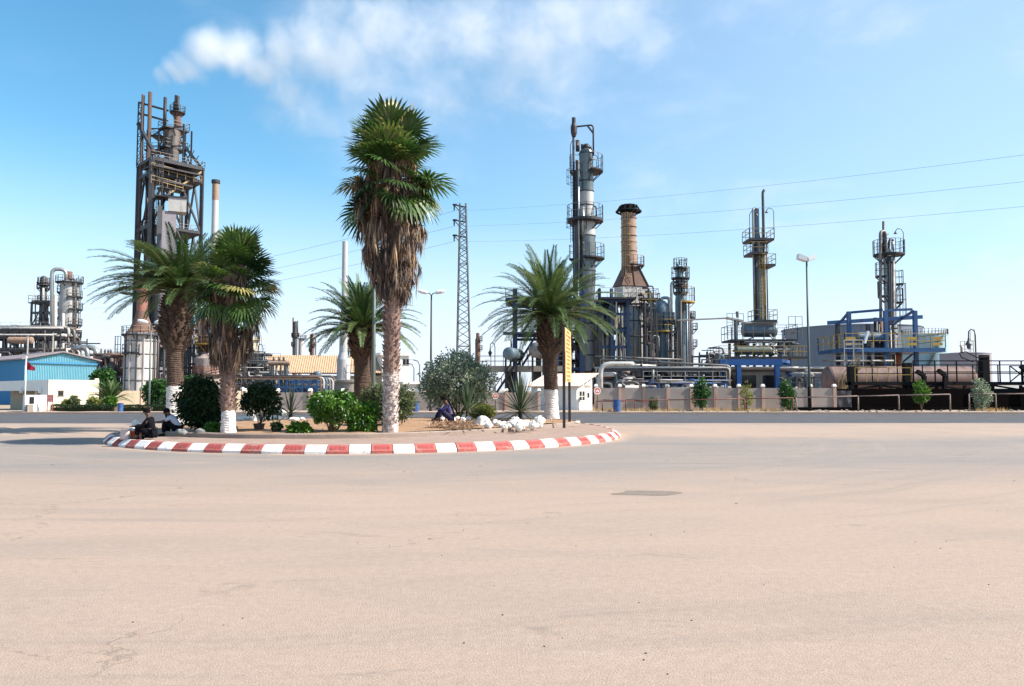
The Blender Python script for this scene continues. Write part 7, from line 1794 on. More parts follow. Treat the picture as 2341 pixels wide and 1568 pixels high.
# ---- right hand group
def tank(label, px, Y, rpx, pyt, m, rail=True, stair_=True, dome=.06):
    x = X(px, Y, 830); k = mpx(Y); root = thing('storage_tank', label, 'tank', (x, Y, 0)); r = rpx * k; zt = Z(pyt, Y)
    part(root, 'shell', m, lambda mb: mb.lathe(x, Y, [(r, 0)] + [(r * (1 + .0012 * (i % 2)), zt * i / 8) for i in range(1, 8)] + [(r, zt), (r * 1.012, zt), (r * 1.012, zt + .15)], 72))
    part(root, 'roof', m, lambda mb: mb.lathe(x, Y, [(r * 1.01, zt + .15), (r * .6, zt + .15 + r * dome * .7), (0, zt + .15 + r * dome)], 60))
    if rail: part(root, 'railing', 'rail', lambda mb: mb.arcrail(x, Y, zt + .15, r * .99, 0, 360, 1.15, .1, 40))
    if stair_:
        def st(mb):
            for i in range(30):
                a = R(-150 + 75 * i / 30); z = zt * i / 30
                mb.bar((x + r * 1.005 * cos(a), Y + r * 1.005 * sin(a), z), (x + (r + .9) * cos(a), Y + (r + .9) * sin(a), z), .5, .08)
                mb.bar((x + (r + .9) * cos(a), Y + (r + .9) * sin(a), z), (x + (r + .9) * cos(a), Y + (r + .9) * sin(a), z + 1.1), .07)
        part(root, 'stair', 'steel', st)
    return root
tank('very large grey storage tank behind the right street lamp', 1945, 205, 149, 754, 'tankg', False, False)
tank('slim pale blue storage tank with a railed roof, right of the big grey tank', 2115, 165, 48, 768, 'tankb', True, True)
r_ = tank('low mauve grey tank with a railed hatch on its roof near the right edge', 2206, 150, 52, 810, 'tankp', False, False)
Y = 150; part(r_, 'roof_hatch', 'raily', lambda mb: (mb.rails([(X(2183, Y), Y - 2, Z(808, Y)), (X(2212, Y), Y - 2, Z(808, Y))], 2.2, .14, False, .8, (.33, .66)), mb.rails([(X(2206, Y), Y - 2, Z(806, Y)), (X(2216, Y), Y - 2, Z(806, Y))], 4.2, .14, False, .8, (.5,)), mb.tube([(X(2186, Y), Y - 2, Z(808, Y)), (X(2186, Y), Y - 2, Z(795, Y)), (X(2182, Y), Y - 2, Z(791, Y))], .16, 6)))
r_, x, k = col_tower('right hand grey column with a round railed top platform above the blue frame', 2034, 98, [(13, 2001), (13, 590), (9, 584), (9, 572), (0, 568)], [(581, 11, 34, 0, 360, 1.7), (630, 13, 30, 130, 200, 1.6), (648, 13, 29, -20, 60, 1.6), (676, 13, 26, 140, 220, 1.8), (690, 13, 27, -30, 50, 1.6)], 'clad', 'distillation_column', 680,
    pipes=(([(2003, 1950, -1), (2003, 533, -1), (2018, 530, -.5), (2024, 545, 0), (2024, 580, 0)], .24, 'pipe'), ([(2019, 580, 0), (2019, 506, 0)], .22, 'piped'), ([(2022, 1950, -1.2), (2022, 590, -1.2)], .3, 'piped'), ([(2028, 1950, -1.5), (2028, 600, -1.5)], .2, 'pipe'), ([(2030, 575, 0), (2032, 548, 0), (2044, 545, .4), (2044, 575, .4)], .2, 'piped'), ([(2040, 570, 0), (2040, 552, 0)], .25, 'pipew'), ([(2012, 540, 0), (2030, 534, 0)], .16, 'pipe')), ladder=((-15, 640, 590, -.4, -1), (16, 760, 650, .8, -.6)), rt=.09, mr='rail')
lamp_arm(r_, (x + 30 * k, 97.5, Z(581, 98)), 2.6, 'steel', -1)
def blueframe_right():
    Y = 84; k = mpx(Y); root = thing('portal_structure', 'blue steel portal frame holding a horizontal drum and yellow railed deck at the right', 'frame', (X(2010, Y), Y, 0))
    f = Fr((X(1941, Y, 780), Y), (1, .0)); w = 152 * k; zt = Z(712, Y)
    for u, v, m in ((0, 0, 'mblue'), (w * .5, -.8, 'mblue'), (w * .94, -.8, 'mblue'), (.9, 5.2, 'darksteel'), (w * .62, 5.2, 'darksteel'), (w, 5.2, 'darksteel')): part(root, 'steel_column', m, lambda mb: mb.fbox(f, u - .19, v - .19, 0, u + .19, v + .19, zt - (.9 if v > 0 else 0)))
    part(root, 'top_beam', 'mblue', lambda mb: (mb.bar(f.p(.27, 0, zt - .1), f.p(w * .5 - .27, -.8, zt + .1), .2, .25), mb.bar(f.p(w * .5 + .27, -.8, zt + .05), f.p(w * .94 - .27, -.8, zt + .15), .2, .25), mb.bar(f.p(0, .27, zt - .2), f.p(.9, 5, zt - 1.0), .2, .25), mb.bar(f.p(w * .94, -.5, zt), f.p(w, 5, zt - 1.0), .2, .25)))
    part(root, 'crane_beam', 'mblue', lambda mb: mb.bar(f.p(-1.3, 2.4, zt - 1.0), f.p(w + 2.0, 2.4, zt - .35), .28, .4))
    flatdeck(root, f, -1.2, -1.7, w + 2.2, 5.5, Z(797, Y), 'mblue', 'yellow', 1.5, .42, .1)
    part(root, 'gate_panel', 'yellow', lambda mb: [mb.fbox(f, u, -1.74, Z(797, Y) + z, u + 1.0, -1.72, Z(797, Y) + z + .28) for u in (-1.1, w * .74, w + .9) for z in (.25, .85)])
    r = 11.5 * k
    part(root, 'drum', 'cladb', lambda mb: (mb.drum(f.p(1.8, 2.4, Z(767, Y)), f.p(w * .72, 2.4, Z(767, Y)), r, 22)))
    part(root, 'drum_bands', 'darksteel', lambda mb: [mb.rev(f.p(u, 2.4, Z(767, Y)), (1, 0, 0), [(r * 1.02, 0), (r * 1.02, .25)], 22) for u in (3.2, 5.0, 1.75)])
    part(root, 'drum_saddle', 'darksteel', lambda mb: [mb.fbox(f, u, 1.6, Z(797, Y), u + .35, 3.2, Z(767, Y) - r * .85) for u in (2.6, 4.8)])
    for u, v, pt, r2, m in ((w * .6, 3, 720, .3, 'darksteel'), (w * .66, 3.2, 735, .16, 'steel'), (w * .76, 2, 740, .12, 'pipew'), (w * .70, 3.4, 720, .45, 'rust'), (w * .80, 1, 800, .35, 'orange'), (w * .84, 1, 800, .2, 'pipew'), (w * .55, 1.5, 800, .2, 'piped')): pipe(root, [f.p(u, v, .1), f.p(u, v, Z(pt, Y))], r2, m)
    part(root, 'bracing', 'darksteel', lambda mb: [mb.bar(f.p(w * a, 3.2, Z(p, Y)), f.p(w * b_, 3.2, Z(q, Y)), .16) for a, b_, p, q in ((.55, .95, 760, 722), (.95, .55, 760, 722), (.6, .95, 745, 745), (1.2, .98, 803, 830))])
    part(root, 'floodlight', 'lampw', lambda mb: mb.bar(f.p(.75, -1.9, Z(787, Y)), f.p(1.15, -1.9, Z(760, Y)), .35, .2))
    part(root, 'handrail_post', 'pipew', lambda mb: mb.rails([f.p(-1.6, -2.5, Z(843, Y)), f.p(.3, -2.5, Z(843, Y))], 2.9, .12, False, 1.2, (.7, .85)))
blueframe_right()
def bullet():
    Y = 75; k = mpx(Y); root = thing('bullet_tank', 'long red oxide bullet tank lying behind the black walkway', 'tank', (X(2050, Y), Y, 0)); r = 29 * k; z = Z(866, Y)
    part(root, 'shell', 'redtank', lambda mb: mb.drum((X(1893, Y), Y, z), (X(2226, Y), Y + 1, z), r, 30))
    for f_ in (.12, .4, .7, .92): part(root, 'saddle', 'concrete', lambda mb: mb.box(X(1893, Y) + 15 * f_ - .3, Y - .9, 0, X(1893, Y) + 15 * f_ + .3, Y + 1.2, z - r * .75))
    part(root, 'top_pipes', 'pipe', lambda mb: [mb.tube([(X(a, Y), Y - .2, Z(840, Y)), (X(a, Y), Y - .2, Z(825, Y)), (X(b_, Y), Y - .2, Z(825, Y))], .1, 6) for a, b_ in ((1900, 1985), (1960, 2010), (1990, 2040), (1925, 1880))])
    part(root, 'top_railing', 'rail', lambda mb: mb.rails([(X(1905, Y), Y - .3, Z(838, Y)), (X(2020, Y), Y - .3, Z(838, Y))], 1.0, .07, False, 1.2))
    part(root, 'access_stair', 'raily', lambda mb: mb.stair((X(1898, Y), Y - 2.2, Z(895, Y)), (X(1936, Y), Y - 2.2, Z(842, Y)), .8, .07))
bullet()
def walkway():
    Y = 69.4; root = thing('loading_walkway', 'black steel loading walkway on a truss with railings and crossed gates at right edge', 'walkway', (X(2150, Y), Y, 0)); f = Fr((X(1935, Y), Y - 1.2), (1, 0)); w = X(2460, Y) - X(1935, Y)
    z0, z1 = Z(891, Y), Z(873, Y)
    part(root, 'deck', 'black', lambda mb: mb.fbox(f, 0, 0, z1 - .28, w, 1.6, z1))
    part(root, 'lower_chord', 'black', lambda mb: (mb.fbox(f, 0, -.02, z0 - .25, w, .2, z0 + .1), mb.fbox(f, 0, 1.4, z0 - .25, w, 1.6, z0)))
    def web(mb):
        u = 0; i = 0
        while u < w - 2.4:
            mb.bar(f.p(u, .1, z0), f.p(u + 2.4, .1, z1 - .3), .14) if i % 2 == 0 else mb.bar(f.p(u + 2.4, .1, z0), f.p(u, .1, z1 - .3), .14)
            mb.bar(f.p(u, .1, z0), f.p(u, .1, z1 - .3), .2); u += 2.4; i += 1
    part(root, 'truss_web', 'black', web)
    part(root, 'railing', 'black', lambda mb: (mb.rails([f.p(5.2, 0, z1), f.p(w, 0, z1)], Z(826, Y) - z1 + .0, .14, False, 1.9, (.47,)), mb.rails([f.p(.2, 1.6, z1), f.p(w, 1.6, z1)], 1.5, .12, False, 2.3, (.5,))))
    part(root, 'stair_railing', 'yellow', lambda mb: mb.rails([f.p(.2, 0, z1), f.p(5, 0, z1)], 1.2, .08, False, 1.0))
    part(root, 'steel_column', 'black', lambda mb: [mb.fbox(f, u - .3, .4, 0, u + .3, 1.0, z) for u, z in ((.3, Z(838, Y)), (5.0, Z(830, Y)), (11.7, Z(812, Y)), (17.0, z0))])
    for u in (13.3, 15.6, 17.9): part(root, 'gate', 'black', lambda mb: (mb.rails([f.p(u, -.25, z1), f.p(u + 1.7, -.25, z1)], 1.35, .1, False, 1.7, ()), mb.bar(f.p(u, -.25, z1), f.p(u + 1.7, -.25, z1 + 1.35), .08), mb.bar(f.p(u + 1.7, -.28, z1), f.p(u, -.28, z1 + 1.35), .08)))
    for u, h in ((5.9, 1.0), (7.7, 1.1), (14.8, 1.5)): part(root, 'loading_arm', 'black', lambda mb: (mb.bar(f.p(u, -.2, z1 - .9), f.p(u + .1, -.2, z1 + h * .5), .35, .3), mb.bar(f.p(u + .1, -.2, z1 + h * .5), f.p(u - .5, -.2, z1 + h * .9), .4, .3)))
    part(root, 'hose', 'black', lambda mb: mb.tube([f.p(10.6, .4, Z(828, Y)), f.p(9.6, .4, Z(818, Y)), f.p(9.4, .4, Z(808, Y)), f.p(10, .4, Z(805, Y)), f.p(10.5, .4, Z(812, Y)), f.p(10.9, .4, Z(818, Y)), f.p(12, .4, Z(816, Y))], .05, 6))
walkway()
# ------------------------------------------------------------------ boundary walls
def bwall(label, a, b, h, m, posts, capm='cap', pw=.26):
    a, b = V((*a, 0)), V((*b, 0)); fr = Fr(a, b - a); L = (b - a).length
    root = thing('boundary_wall', label, 'wall', a)
    part(root, 'panels', m, lambda mb: mb.fbox(fr, 0, 0, -.05, L, .2, h))
    n = max(2, round(L / posts))
    for i in range(n + 1):
        u = L * i / n
        p = part(root, 'post', 'post', lambda mb: mb.fbox(fr, u - pw / 2, -.08, -.05, u + pw / 2, .26, h + .14))
        part(p, 'cap', capm, lambda mb: mb.hexa([fr.p(u - pw * .62, -.13, h + .143), fr.p(u + pw * .62, -.13, h + .143), fr.p(u + pw * .62, .31, h + .143), fr.p(u - pw * .62, .31, h + .143), fr.p(u - pw * .4, 0, h + .34), fr.p(u + pw * .4, 0, h + .34), fr.p(u + pw * .4, .2, h + .34), fr.p(u - pw * .4, .2, h + .34)]))
    return root
WY = 67.0
bwall('grey block boundary wall with pinkish posts right of the white booth', (X(1362, WY), WY), (X(1906, WY), WY), Z(887, WY), 'wallg', 2.1)
bwall('plain grey boundary wall running behind the island from the bushes to the booth', (X(560, WY), WY), (X(1232, WY), WY), Z(897, WY), 'wallg', 2.9)
bwall('boundary wall coloured sunlit buff left of the left date palm, behind the hedges', (X(238, 70), 70), (X(556, 80), 80), Z(893, 71), 'wally', 3.4)  # buff instead of grey block: the sun's yellow is put into the colour
# black tarred wall, far right
def tarwall():
    Y = 67.4; root = thing('tarred_wall', 'long black tarred wall under the loading walkway with scuffed whitewash patches', 'wall', (X(1910, Y), Y, 0))
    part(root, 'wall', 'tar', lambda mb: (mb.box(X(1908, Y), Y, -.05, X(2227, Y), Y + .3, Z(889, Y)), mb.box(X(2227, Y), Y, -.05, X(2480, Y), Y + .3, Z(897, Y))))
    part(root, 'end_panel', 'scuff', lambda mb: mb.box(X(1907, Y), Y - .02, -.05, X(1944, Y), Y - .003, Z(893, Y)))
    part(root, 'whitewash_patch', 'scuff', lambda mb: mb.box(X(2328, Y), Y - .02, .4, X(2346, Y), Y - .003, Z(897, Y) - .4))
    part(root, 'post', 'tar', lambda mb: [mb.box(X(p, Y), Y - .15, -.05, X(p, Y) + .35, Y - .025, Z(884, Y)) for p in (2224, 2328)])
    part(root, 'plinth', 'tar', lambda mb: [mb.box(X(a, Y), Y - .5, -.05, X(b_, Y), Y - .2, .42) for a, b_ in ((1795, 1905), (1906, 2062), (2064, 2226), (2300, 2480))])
tarwall()
block('low white wall glimpsed beyond the black walkway at the right edge', 'wall', 2238, 2460, 98, 0, .4, 880, 'white')
block('pale grey concrete kerb wall behind the black wall at the right edge', 'wall', 2240, 2330, 84, 0, .4, 891, 'concrete')

# ------------------------------------------------------------------ gate building, shed, booth
def gatehouse():
    Y = 68; a = V((X(110, Y, 900), Y, 0)); fr = Fr(a, (.70, .71)); lf = Fr(a, (-.71, .70))
    t = 0
    root = thing('gate_building', 'flat roofed cream gate building with a bright blank side and shaded porch', 'building', a)
    lo, hi = 0, 60
    for _ in range(40):
        md = (lo + hi) / 2; p = fr.p(md, 0, 0)
        if p.x / p.y < X(226, 100, 900) / 100: lo = md
        else: hi = md
    L = lo; h = Z(868, Y); D = 16
    part(root, 'side_wall', 'cream', lambda mb: mb.fbox(fr, 0, .0, 0, L, .3, h))
    part(root, 'back_wall', 'cream', lambda mb: mb.fbox(fr, L - .3, .303, 0, L, D, h))
    part(root, 'roof', 'cap', lambda mb: mb.fbox(fr, .02, .31, h - .3, L - .31, D, h - .1))
    part(root, 'front_fascia', 'white', lambda mb: mb.fbox(fr, 0, .303, h - .95, .3, D, h))
    part(root, 'end_pier', 'white', lambda mb: mb.fbox(fr, 0, .303, 0, .3, 2.2, h - .953))
    part(root, 'porch_wall', 'wally', lambda mb: mb.fbox(fr, 1.0, 2.203, 0, 1.2, D, h - .31))
    for v in (4.6, 6.6): 
        w = part(root, 'window', 'glass', lambda mb: mb.fbox(fr, .93, v, .75, .995, v + .9, 1.9))
        part(w, 'frame', 'wframe', lambda mb: (mb.fbox(fr, .9, v - .08, .68, .925, v + .98, .745), mb.fbox(fr, .9, v - .08, 1.905, .925, v + .98, 1.97)))
    part(root, 'door', 'glass', lambda mb: mb.fbox(fr, .93, 3.0, .1, .995, 3.9, 2.0))
    for v in (.9 + .9, 7.6): part(root, 'wall_lamp', 'lampw', lambda mb: mb.fbox(fr, -.22, v, h - 1.15, -.003, v + .32, h - .62))
    w = part(root, 'side_window', 'glass', lambda mb: mb.fbox(fr, L * .19, -.02, 1.35, L * .19 + .42, .02, 1.78))
    part(w, 'frame', 'wframe', lambda mb: [mb.fbox(fr, L * .19 - .06, -.05, z, L * .19 + .48, -.022, z + .06) for z in (1.29, 1.782)])
    part(root, 'parapet_knob', 'cream', lambda mb: mb.fbox(fr, L - .32, .05, h + .003, L - .02, .3, h + .16))
gatehouse()
def gatewall():
    Y = 63.4; a = V((X(57, Y, 920), Y, 0)); fr = Fr(a, (.78, .62)); lo, hi = 0, 20
    for _ in range(40):
        md = (lo + hi) / 2; p = fr.p(md, 0, 0)
        if p.x / p.y < X(107, 100, 920) / 100: lo = md
        else: hi = md
    L = lo; h = Z(903, Y)
    root = thing('gate_wall', 'low white wall block with a dark plate for a shaded slot beside the red notice board', 'wall', a)
    part(root, 'wall', 'white', lambda mb: mb.fbox(fr, 0, 0, 0, L, 1.2, h))
    part(root, 'slot', 'glass', lambda mb: mb.fbox(fr, L * .2, -.02, h * .52, L * .2 + .32, .02, h * .9))  # dark plate on the uncut wall, painted for the shade inside a slot
    part(root, 'step_block', 'concrete', lambda mb: mb.fbox(fr, L * .06, -.75, 0, L * .32, -.003, h * .48))
gatewall()
def blueshed():
    Y = 102; a = V((X(57, Y, 830), Y, 0)); fr = Fr(a, (.66, .75)); lo, hi = 0, 60
    for _ in range(40):
        md = (lo + hi) / 2; p = fr.p(md, 0, 0)
        if p.x / p.y < X(221, 100, 830) / 100: lo = md
        else: hi = md
    L = lo; D = 26; he = Z(821, Y); Ya = fr.p(L / 2, 0, 0).y; ha = Z(806, Ya)
    root = thing('blue_shed', 'blue corrugated metal shed with a low gable behind the gate building', 'shed', a)
    def gable(mb):
        n = 44
        top = lambda u: he + (ha - he) * (1 - abs(u / L * 2 - 1))
        for i in range(n):
            u0, u1 = L * i / n, L * (i + 1) / n; um = u0 + (u1 - u0) * .5; ue = u0 + (u1 - u0) * .7
            for p_, q, dp, dq in ((u0, um, 0, 0), (um, ue, 0, -.16), (ue, u1, -.16, 0)):
                mb.add([fr.p(p_, dp, 0), fr.p(q, dq, 0), fr.p(q, dq, top(q)), fr.p(p_, dp, top(p_))], [(0, 1, 2, 3)])
    part(root, 'gable_wall', 'sheet', gable)
    def side(mb):
        n = 60
        for i in range(n):
            v0, v1 = D * i / n, D * (i + 1) / n; vm = (v0 + v1) / 2
            for p_, q, dp, dq in ((v0, vm, 0, .1), (vm, v1, .1, 0)): mb.add([fr.p(-dp, p_, 0), fr.p(-dp, p_, he), fr.p(-dq, q, he), fr.p(-dq, q, 0)], [(0, 1, 2, 3)])
        mb.fbox(fr, L - .1, .1, 0, L, D, he)
    part(root, 'side_wall', 'sheetd', side)
    part(root, 'roof', 'sheetr', lambda mb: (mb.hexa([fr.p(-.5, -.5, he - .05), fr.p(L / 2, -.5, ha + .03), fr.p(L / 2, D, ha + .03), fr.p(-.5, D, he - .05), fr.p(-.5, -.5, he + .12), fr.p(L / 2, -.5, ha + .2), fr.p(L / 2, D, ha + .2), fr.p(-.5, D, he + .12)]),
                                             mb.hexa([fr.p(L / 2 + .002, -.5, ha + .03), fr.p(L + .5, -.5, he - .05), fr.p(L + .5, D, he - .05), fr.p(L / 2 + .002, D, ha + .03), fr.p(L / 2 + .002, -.5, ha + .2), fr.p(L + .5, -.5, he + .12), fr.p(L + .5, D, he + .12), fr.p(L / 2 + .002, D, ha + .2)])))
    part(root, 'gable_band', 'sheetd', lambda mb: mb.bar(fr.p(0, -.24, he - .35), fr.p(L, -.24, he - .45), .08, .2))
blueshed()
def booth():
    A = G(1318, 942); fr = Fr(A, (.6, .8))
    root = thing('gate_booth', 'white gate booth with a pale pink corrugated roof beside the right boundary wall', 'booth', A)
    def solve(px, d):
        lo, hi = 0, 20
        for _ in range(40):
            md = (lo + hi) / 2; p = A + d * md
            if (p.x / p.y - X(px, 100, 900) / 100) * (1 if d.x > 0 else -1) < 0: lo = md
            else: hi = md
        return lo
    Lg = solve(1353, fr.d); Ll = solve(1214, fr.n * 1.0 if fr.n.x < 0 else -fr.n)
    hl = Z(880, A.y); hr = Z(857, (A + fr.d * Lg).y)
    # u along the gable, v along the long shaded side
    def gab(mb):
        for v0, v1 in ((0, .15), (Ll - .15, Ll)):
            mb.hexa([fr.p(0, v0, 0), fr.p(Lg, v0, 0), fr.p(Lg, v1, 0), fr.p(0, v1, 0), fr.p(0, v0, hl), fr.p(Lg, v0, hr), fr.p(Lg, v1, hr), fr.p(0, v1, hl)])
    part(root, 'gable_wall', 'white', gab)
    part(root, 'long_wall', 'white', lambda mb: (mb.fbox(fr, .002, .153, 0, .15, Ll - .153, hl), mb.fbox(fr, Lg - .15, .153, 0, Lg - .002, Ll - .153, hr - .15)))
    def rf(mb):
        n = 46
        sl = (hr - hl) / Lg
        za, zb = hl - .45 * sl + .05, hr + .25 * sl + .05
        v0_, v1_ = -.55, Ll + .35
        for i in range(n):
            a0, a1 = v0_ + (v1_ - v0_) * i / n, v0_ + (v1_ - v0_) * (i + 1) / n; am = (a0 + a1) / 2
            for p_, q, dp, dq in ((a0, am, 0, .05), (am, a1, .05, 0)):
                mb.hexa([fr.p(-.45, p_, za + dp - .03), fr.p(Lg + .25, p_, zb + dp - .03), fr.p(Lg + .25, q, zb + dq - .03), fr.p(-.45, q, za + dq - .03), fr.p(-.45, p_, za + dp), fr.p(Lg + .25, p_, zb + dp), fr.p(Lg + .25, q, zb + dq), fr.p(-.45, q, za + dq)])
    part(root, 'roof', 'tilep', rf)
    part(root, 'rafter_ends', 'cap', lambda mb: [mb.bar(fr.p(Lg * f_, -.5, hl + (hr - hl) * f_ - .06), fr.p(Lg * f_, -.003, hl + (hr - hl) * f_ - .06), .08) for f_ in (.12, .38, .64, .9)])
    d = part(root, 'door', 'white', lambda mb: mb.fbox(fr, Lg * .56, -.03, .05, Lg * .86, -.003, 2.05))
    part(d, 'door_head', 'concrete', lambda mb: mb.fbox(fr, Lg * .50, -.04, 2.053, Lg * .9, -.003, 2.28))
    part(d, 'pane', 'glass', lambda mb: mb.fbox(fr, Lg * .66, -.05, 1.2, Lg * .80, -.033, 1.62))
    w = part(root, 'window', 'glass', lambda mb: mb.fbox(fr, Lg * .14, -.02, .98, Lg * .48, -.003, 1.75))
    part(w, 'frame', 'whitep', lambda mb: (mb.fbox(fr, Lg * .12, -.06, .9, Lg * .5, -.022, .975), mb.fbox(fr, Lg * .12, -.06, 1.753, Lg * .5, -.022, 1.82), mb.fbox(fr, Lg * .12, -.06, .976, Lg * .14, -.022, 1.752), mb.fbox(fr, Lg * .48, -.06, .976, Lg * .5, -.022, 1.752), mb.fbox(fr, Lg * .30, -.05, .976, Lg * .33, -.022, 1.752), mb.fbox(fr, Lg * .15, -.05, 1.3, Lg * .47, -.022, 1.34)))
booth()

# ------------------------------------------------------------------ lamps, flag, signs, fences
def street_lamp(label, px, pyb, pyt, Y, heads, m='pole', r=.085, group=None, flood=False):
    x = X(px, Y, (pyb + pyt) / 2); zt = Z(pyt, Y); root = thing('street_lamp', label, 'street lamp', (x, Y, 0))
    part(root, 'pole', m, lambda mb: mb.tube([(x, Y, 0), (x, Y, zt * .3), (x, Y, zt - .2)], [r * 1.25, r * 1.05, r * .7], 10))
    part(root, 'pole_base', 'poled' if not flood else 'black', lambda mb: mb.tube([(x, Y, 0), (x, Y, zt * (.17 if flood else .07))], r * 1.5, 10))
    for s in heads:
        if flood:
            part(root, 'floodlight', 'lampw', lambda mb: (mb.hexa([(x + s * .75, Y - .3, zt + .0), (x + s * .06, Y - .35, zt - .22), (x + s * .06, Y + .35, zt - .22), (x + s * .75, Y + .3, zt + .0), (x + s * .7, Y - .3, zt + .42), (x + s * .02, Y - .35, zt + .12), (x + s * .02, Y + .35, zt + .12), (x + s * .7, Y + .3, zt + .42)])))
        else:
            a = part(root, 'arm', m, lambda mb: mb.tube([(x, Y, zt - .3), (x + s * .12, Y, zt - .12), (x + s * .35, Y, zt - .05)], .04, 6))
            part(root, 'lamp_head', 'lampw', lambda mb: mb.rev((x + s * .28, Y, zt - .06), (s, 0, .22), [(0, 0), (.10, .02), (.17, .25), (.18, .6), (.10, .85), (0, .9)], 10))
    return root
street_lamp('left street lamp with two white heads in front of the white furnace', 343, 940, 736, 66.3, (-1, 1), 'polem', .075)
street_lamp('middle street lamp with two heads standing behind the round tree', 985, 935, 668, 66, (-1, 1), 'poled', .09)
street_lamp('tall floodlight pole at right in front of the large grey tank', 1847, 940, 592, 65, (-1, 1), 'pole', .10, None, True)
street_lamp('thick green lamp pole rising close behind the tallest palm', 855, 965, 420, 36.0, (1,), 'polem', .085)
def goose(label, px, Y, pyt, pyb=850, d=-1, r=.06):
    x = X(px, Y, 800); zt = Z(pyt, Y); root = thing('gooseneck_lamp', label, 'lamp', (x, Y, 0)); s = 1.0
    part(root, 'pole', 'steel', lambda mb: mb.tube([(x, Y, 0), (x, Y, zt - .6 * s), (x + d * .1 * s, Y, zt - .2 * s), (x + d * .4 * s, Y, zt), (x + d * .65 * s, Y, zt - .25 * s), (x + d * .68 * s, Y, zt - .9 * s)], r, 6))
    part(root, 'lamp_shade', 'steel', lambda mb: mb.rev((x + d * .68 * s, Y, zt - .9 * s), (0, 0, -1), [(.08, 0), (.12, .25), (.34, .6), (.2, .68), (.17, 1.0), (0, 1.1)], 10))
goose('gooseneck lamp over the black walkway near the right edge', 2230, 78, 752, d=-1)
goose('thin gooseneck lamp between the lattice pylon and blue structure', 1131, 112, 783, d=-1)
goose('thin gooseneck lamp beside the cream cube building', 601, 112, 786, d=-1)
for i, (px, Y, pt) in enumerate(((946, 170, 830), (959, 160, 822))):
    x = X(px, Y, 850); zt = Z(pt, Y); root = thing('road_lamp', ('shorter' if i == 0 else 'taller') + ' of two curved far lamps right of the white block building', 'street lamp', (x, Y, 0))
    part(root, 'pole', 'steel', lambda mb: mb.tube([(x, Y, 0), (x, Y, zt - 1.2), (x - .4, Y, zt - .3), (x - 1.4, Y, zt)], .1, 6)); part(root, 'lamp_head', 'lampw', lambda mb: mb.bar((x - 1.3, Y, zt), (x - 2.1, Y, zt - .05), .3, .15))
def flag():
    Y = 63.2; x = X(58, Y, 880); zt = Z(818, Y); root = thing('flagpole', 'white flagpole with a hanging red flag before the blue shed', 'flagpole', (x, Y, 0))
    part(root, 'pole', 'lampw', lambda mb: mb.tube([(x, Y, 0), (x, Y, zt)], [.055, .04], 8)); part(root, 'finial', 'lampw', lambda mb: mb.ball((x, Y, zt + .05), .08, 8))
    mb = MB(); n = 10; vs = []
    p = [V((X(a, Y, c), Y, Z(c, Y))) for a, c in ((61, 824), (61, 846), (82, 846.5), (80, 841))]
    for i in range(n + 1):
        for j in range(7):
            u, v = i / n, j / 6; q = p[0].lerp(p[3], u).lerp(p[1].lerp(p[2], u), v); vs.append(q + V((0, .10 * sin(u * 9 + v * 2) * u, .02 * sin(u * 7))))
    mb.add(vs, [(i * 7 + j, (i + 1) * 7 + j, (i + 1) * 7 + j + 1, i * 7 + j + 1) for i in range(n) for j in range(6)], True); mb.build('flag', M['flag'], root)
flag()
def redsign():
    Y = 63.8; x0, x1 = X(107.5, Y, 910), X(121.5, Y, 910); z0, z1 = Z(919, Y), Z(902, Y); root = thing('notice_board', 'red notice board on two thin legs beside the low white gate wall', 'sign', (x0, Y, 0))
    bo = part(root, 'board', 'signr', lambda mb: mb.box(x0, Y - .02, z0, x1, Y + .02, z1))
    rn = random.Random(5); mb = MB()
    for i in range(5):
        u = x0 + .05; z = z1 - .09 - i * .115
        while u < x1 - .08:
            w = rn.uniform(.03, .07); mb.add([(u, Y - .024, z - .025), (min(u + w, x1 - .04), Y - .024, z - .025), (min(u + w, x1 - .04), Y - .024, z + .02), (u, Y - .024, z + .02)], [(0, 1, 2, 3)]); u += w + .025
    mb.build('lettering', M['signw'], bo)
    for x in (x0 + .03, x1 - .03): part(root, 'post', 'signr', lambda mb: mb.box(x - .02, Y + .021, .05, x + .02, Y + .05, z1))
redsign()
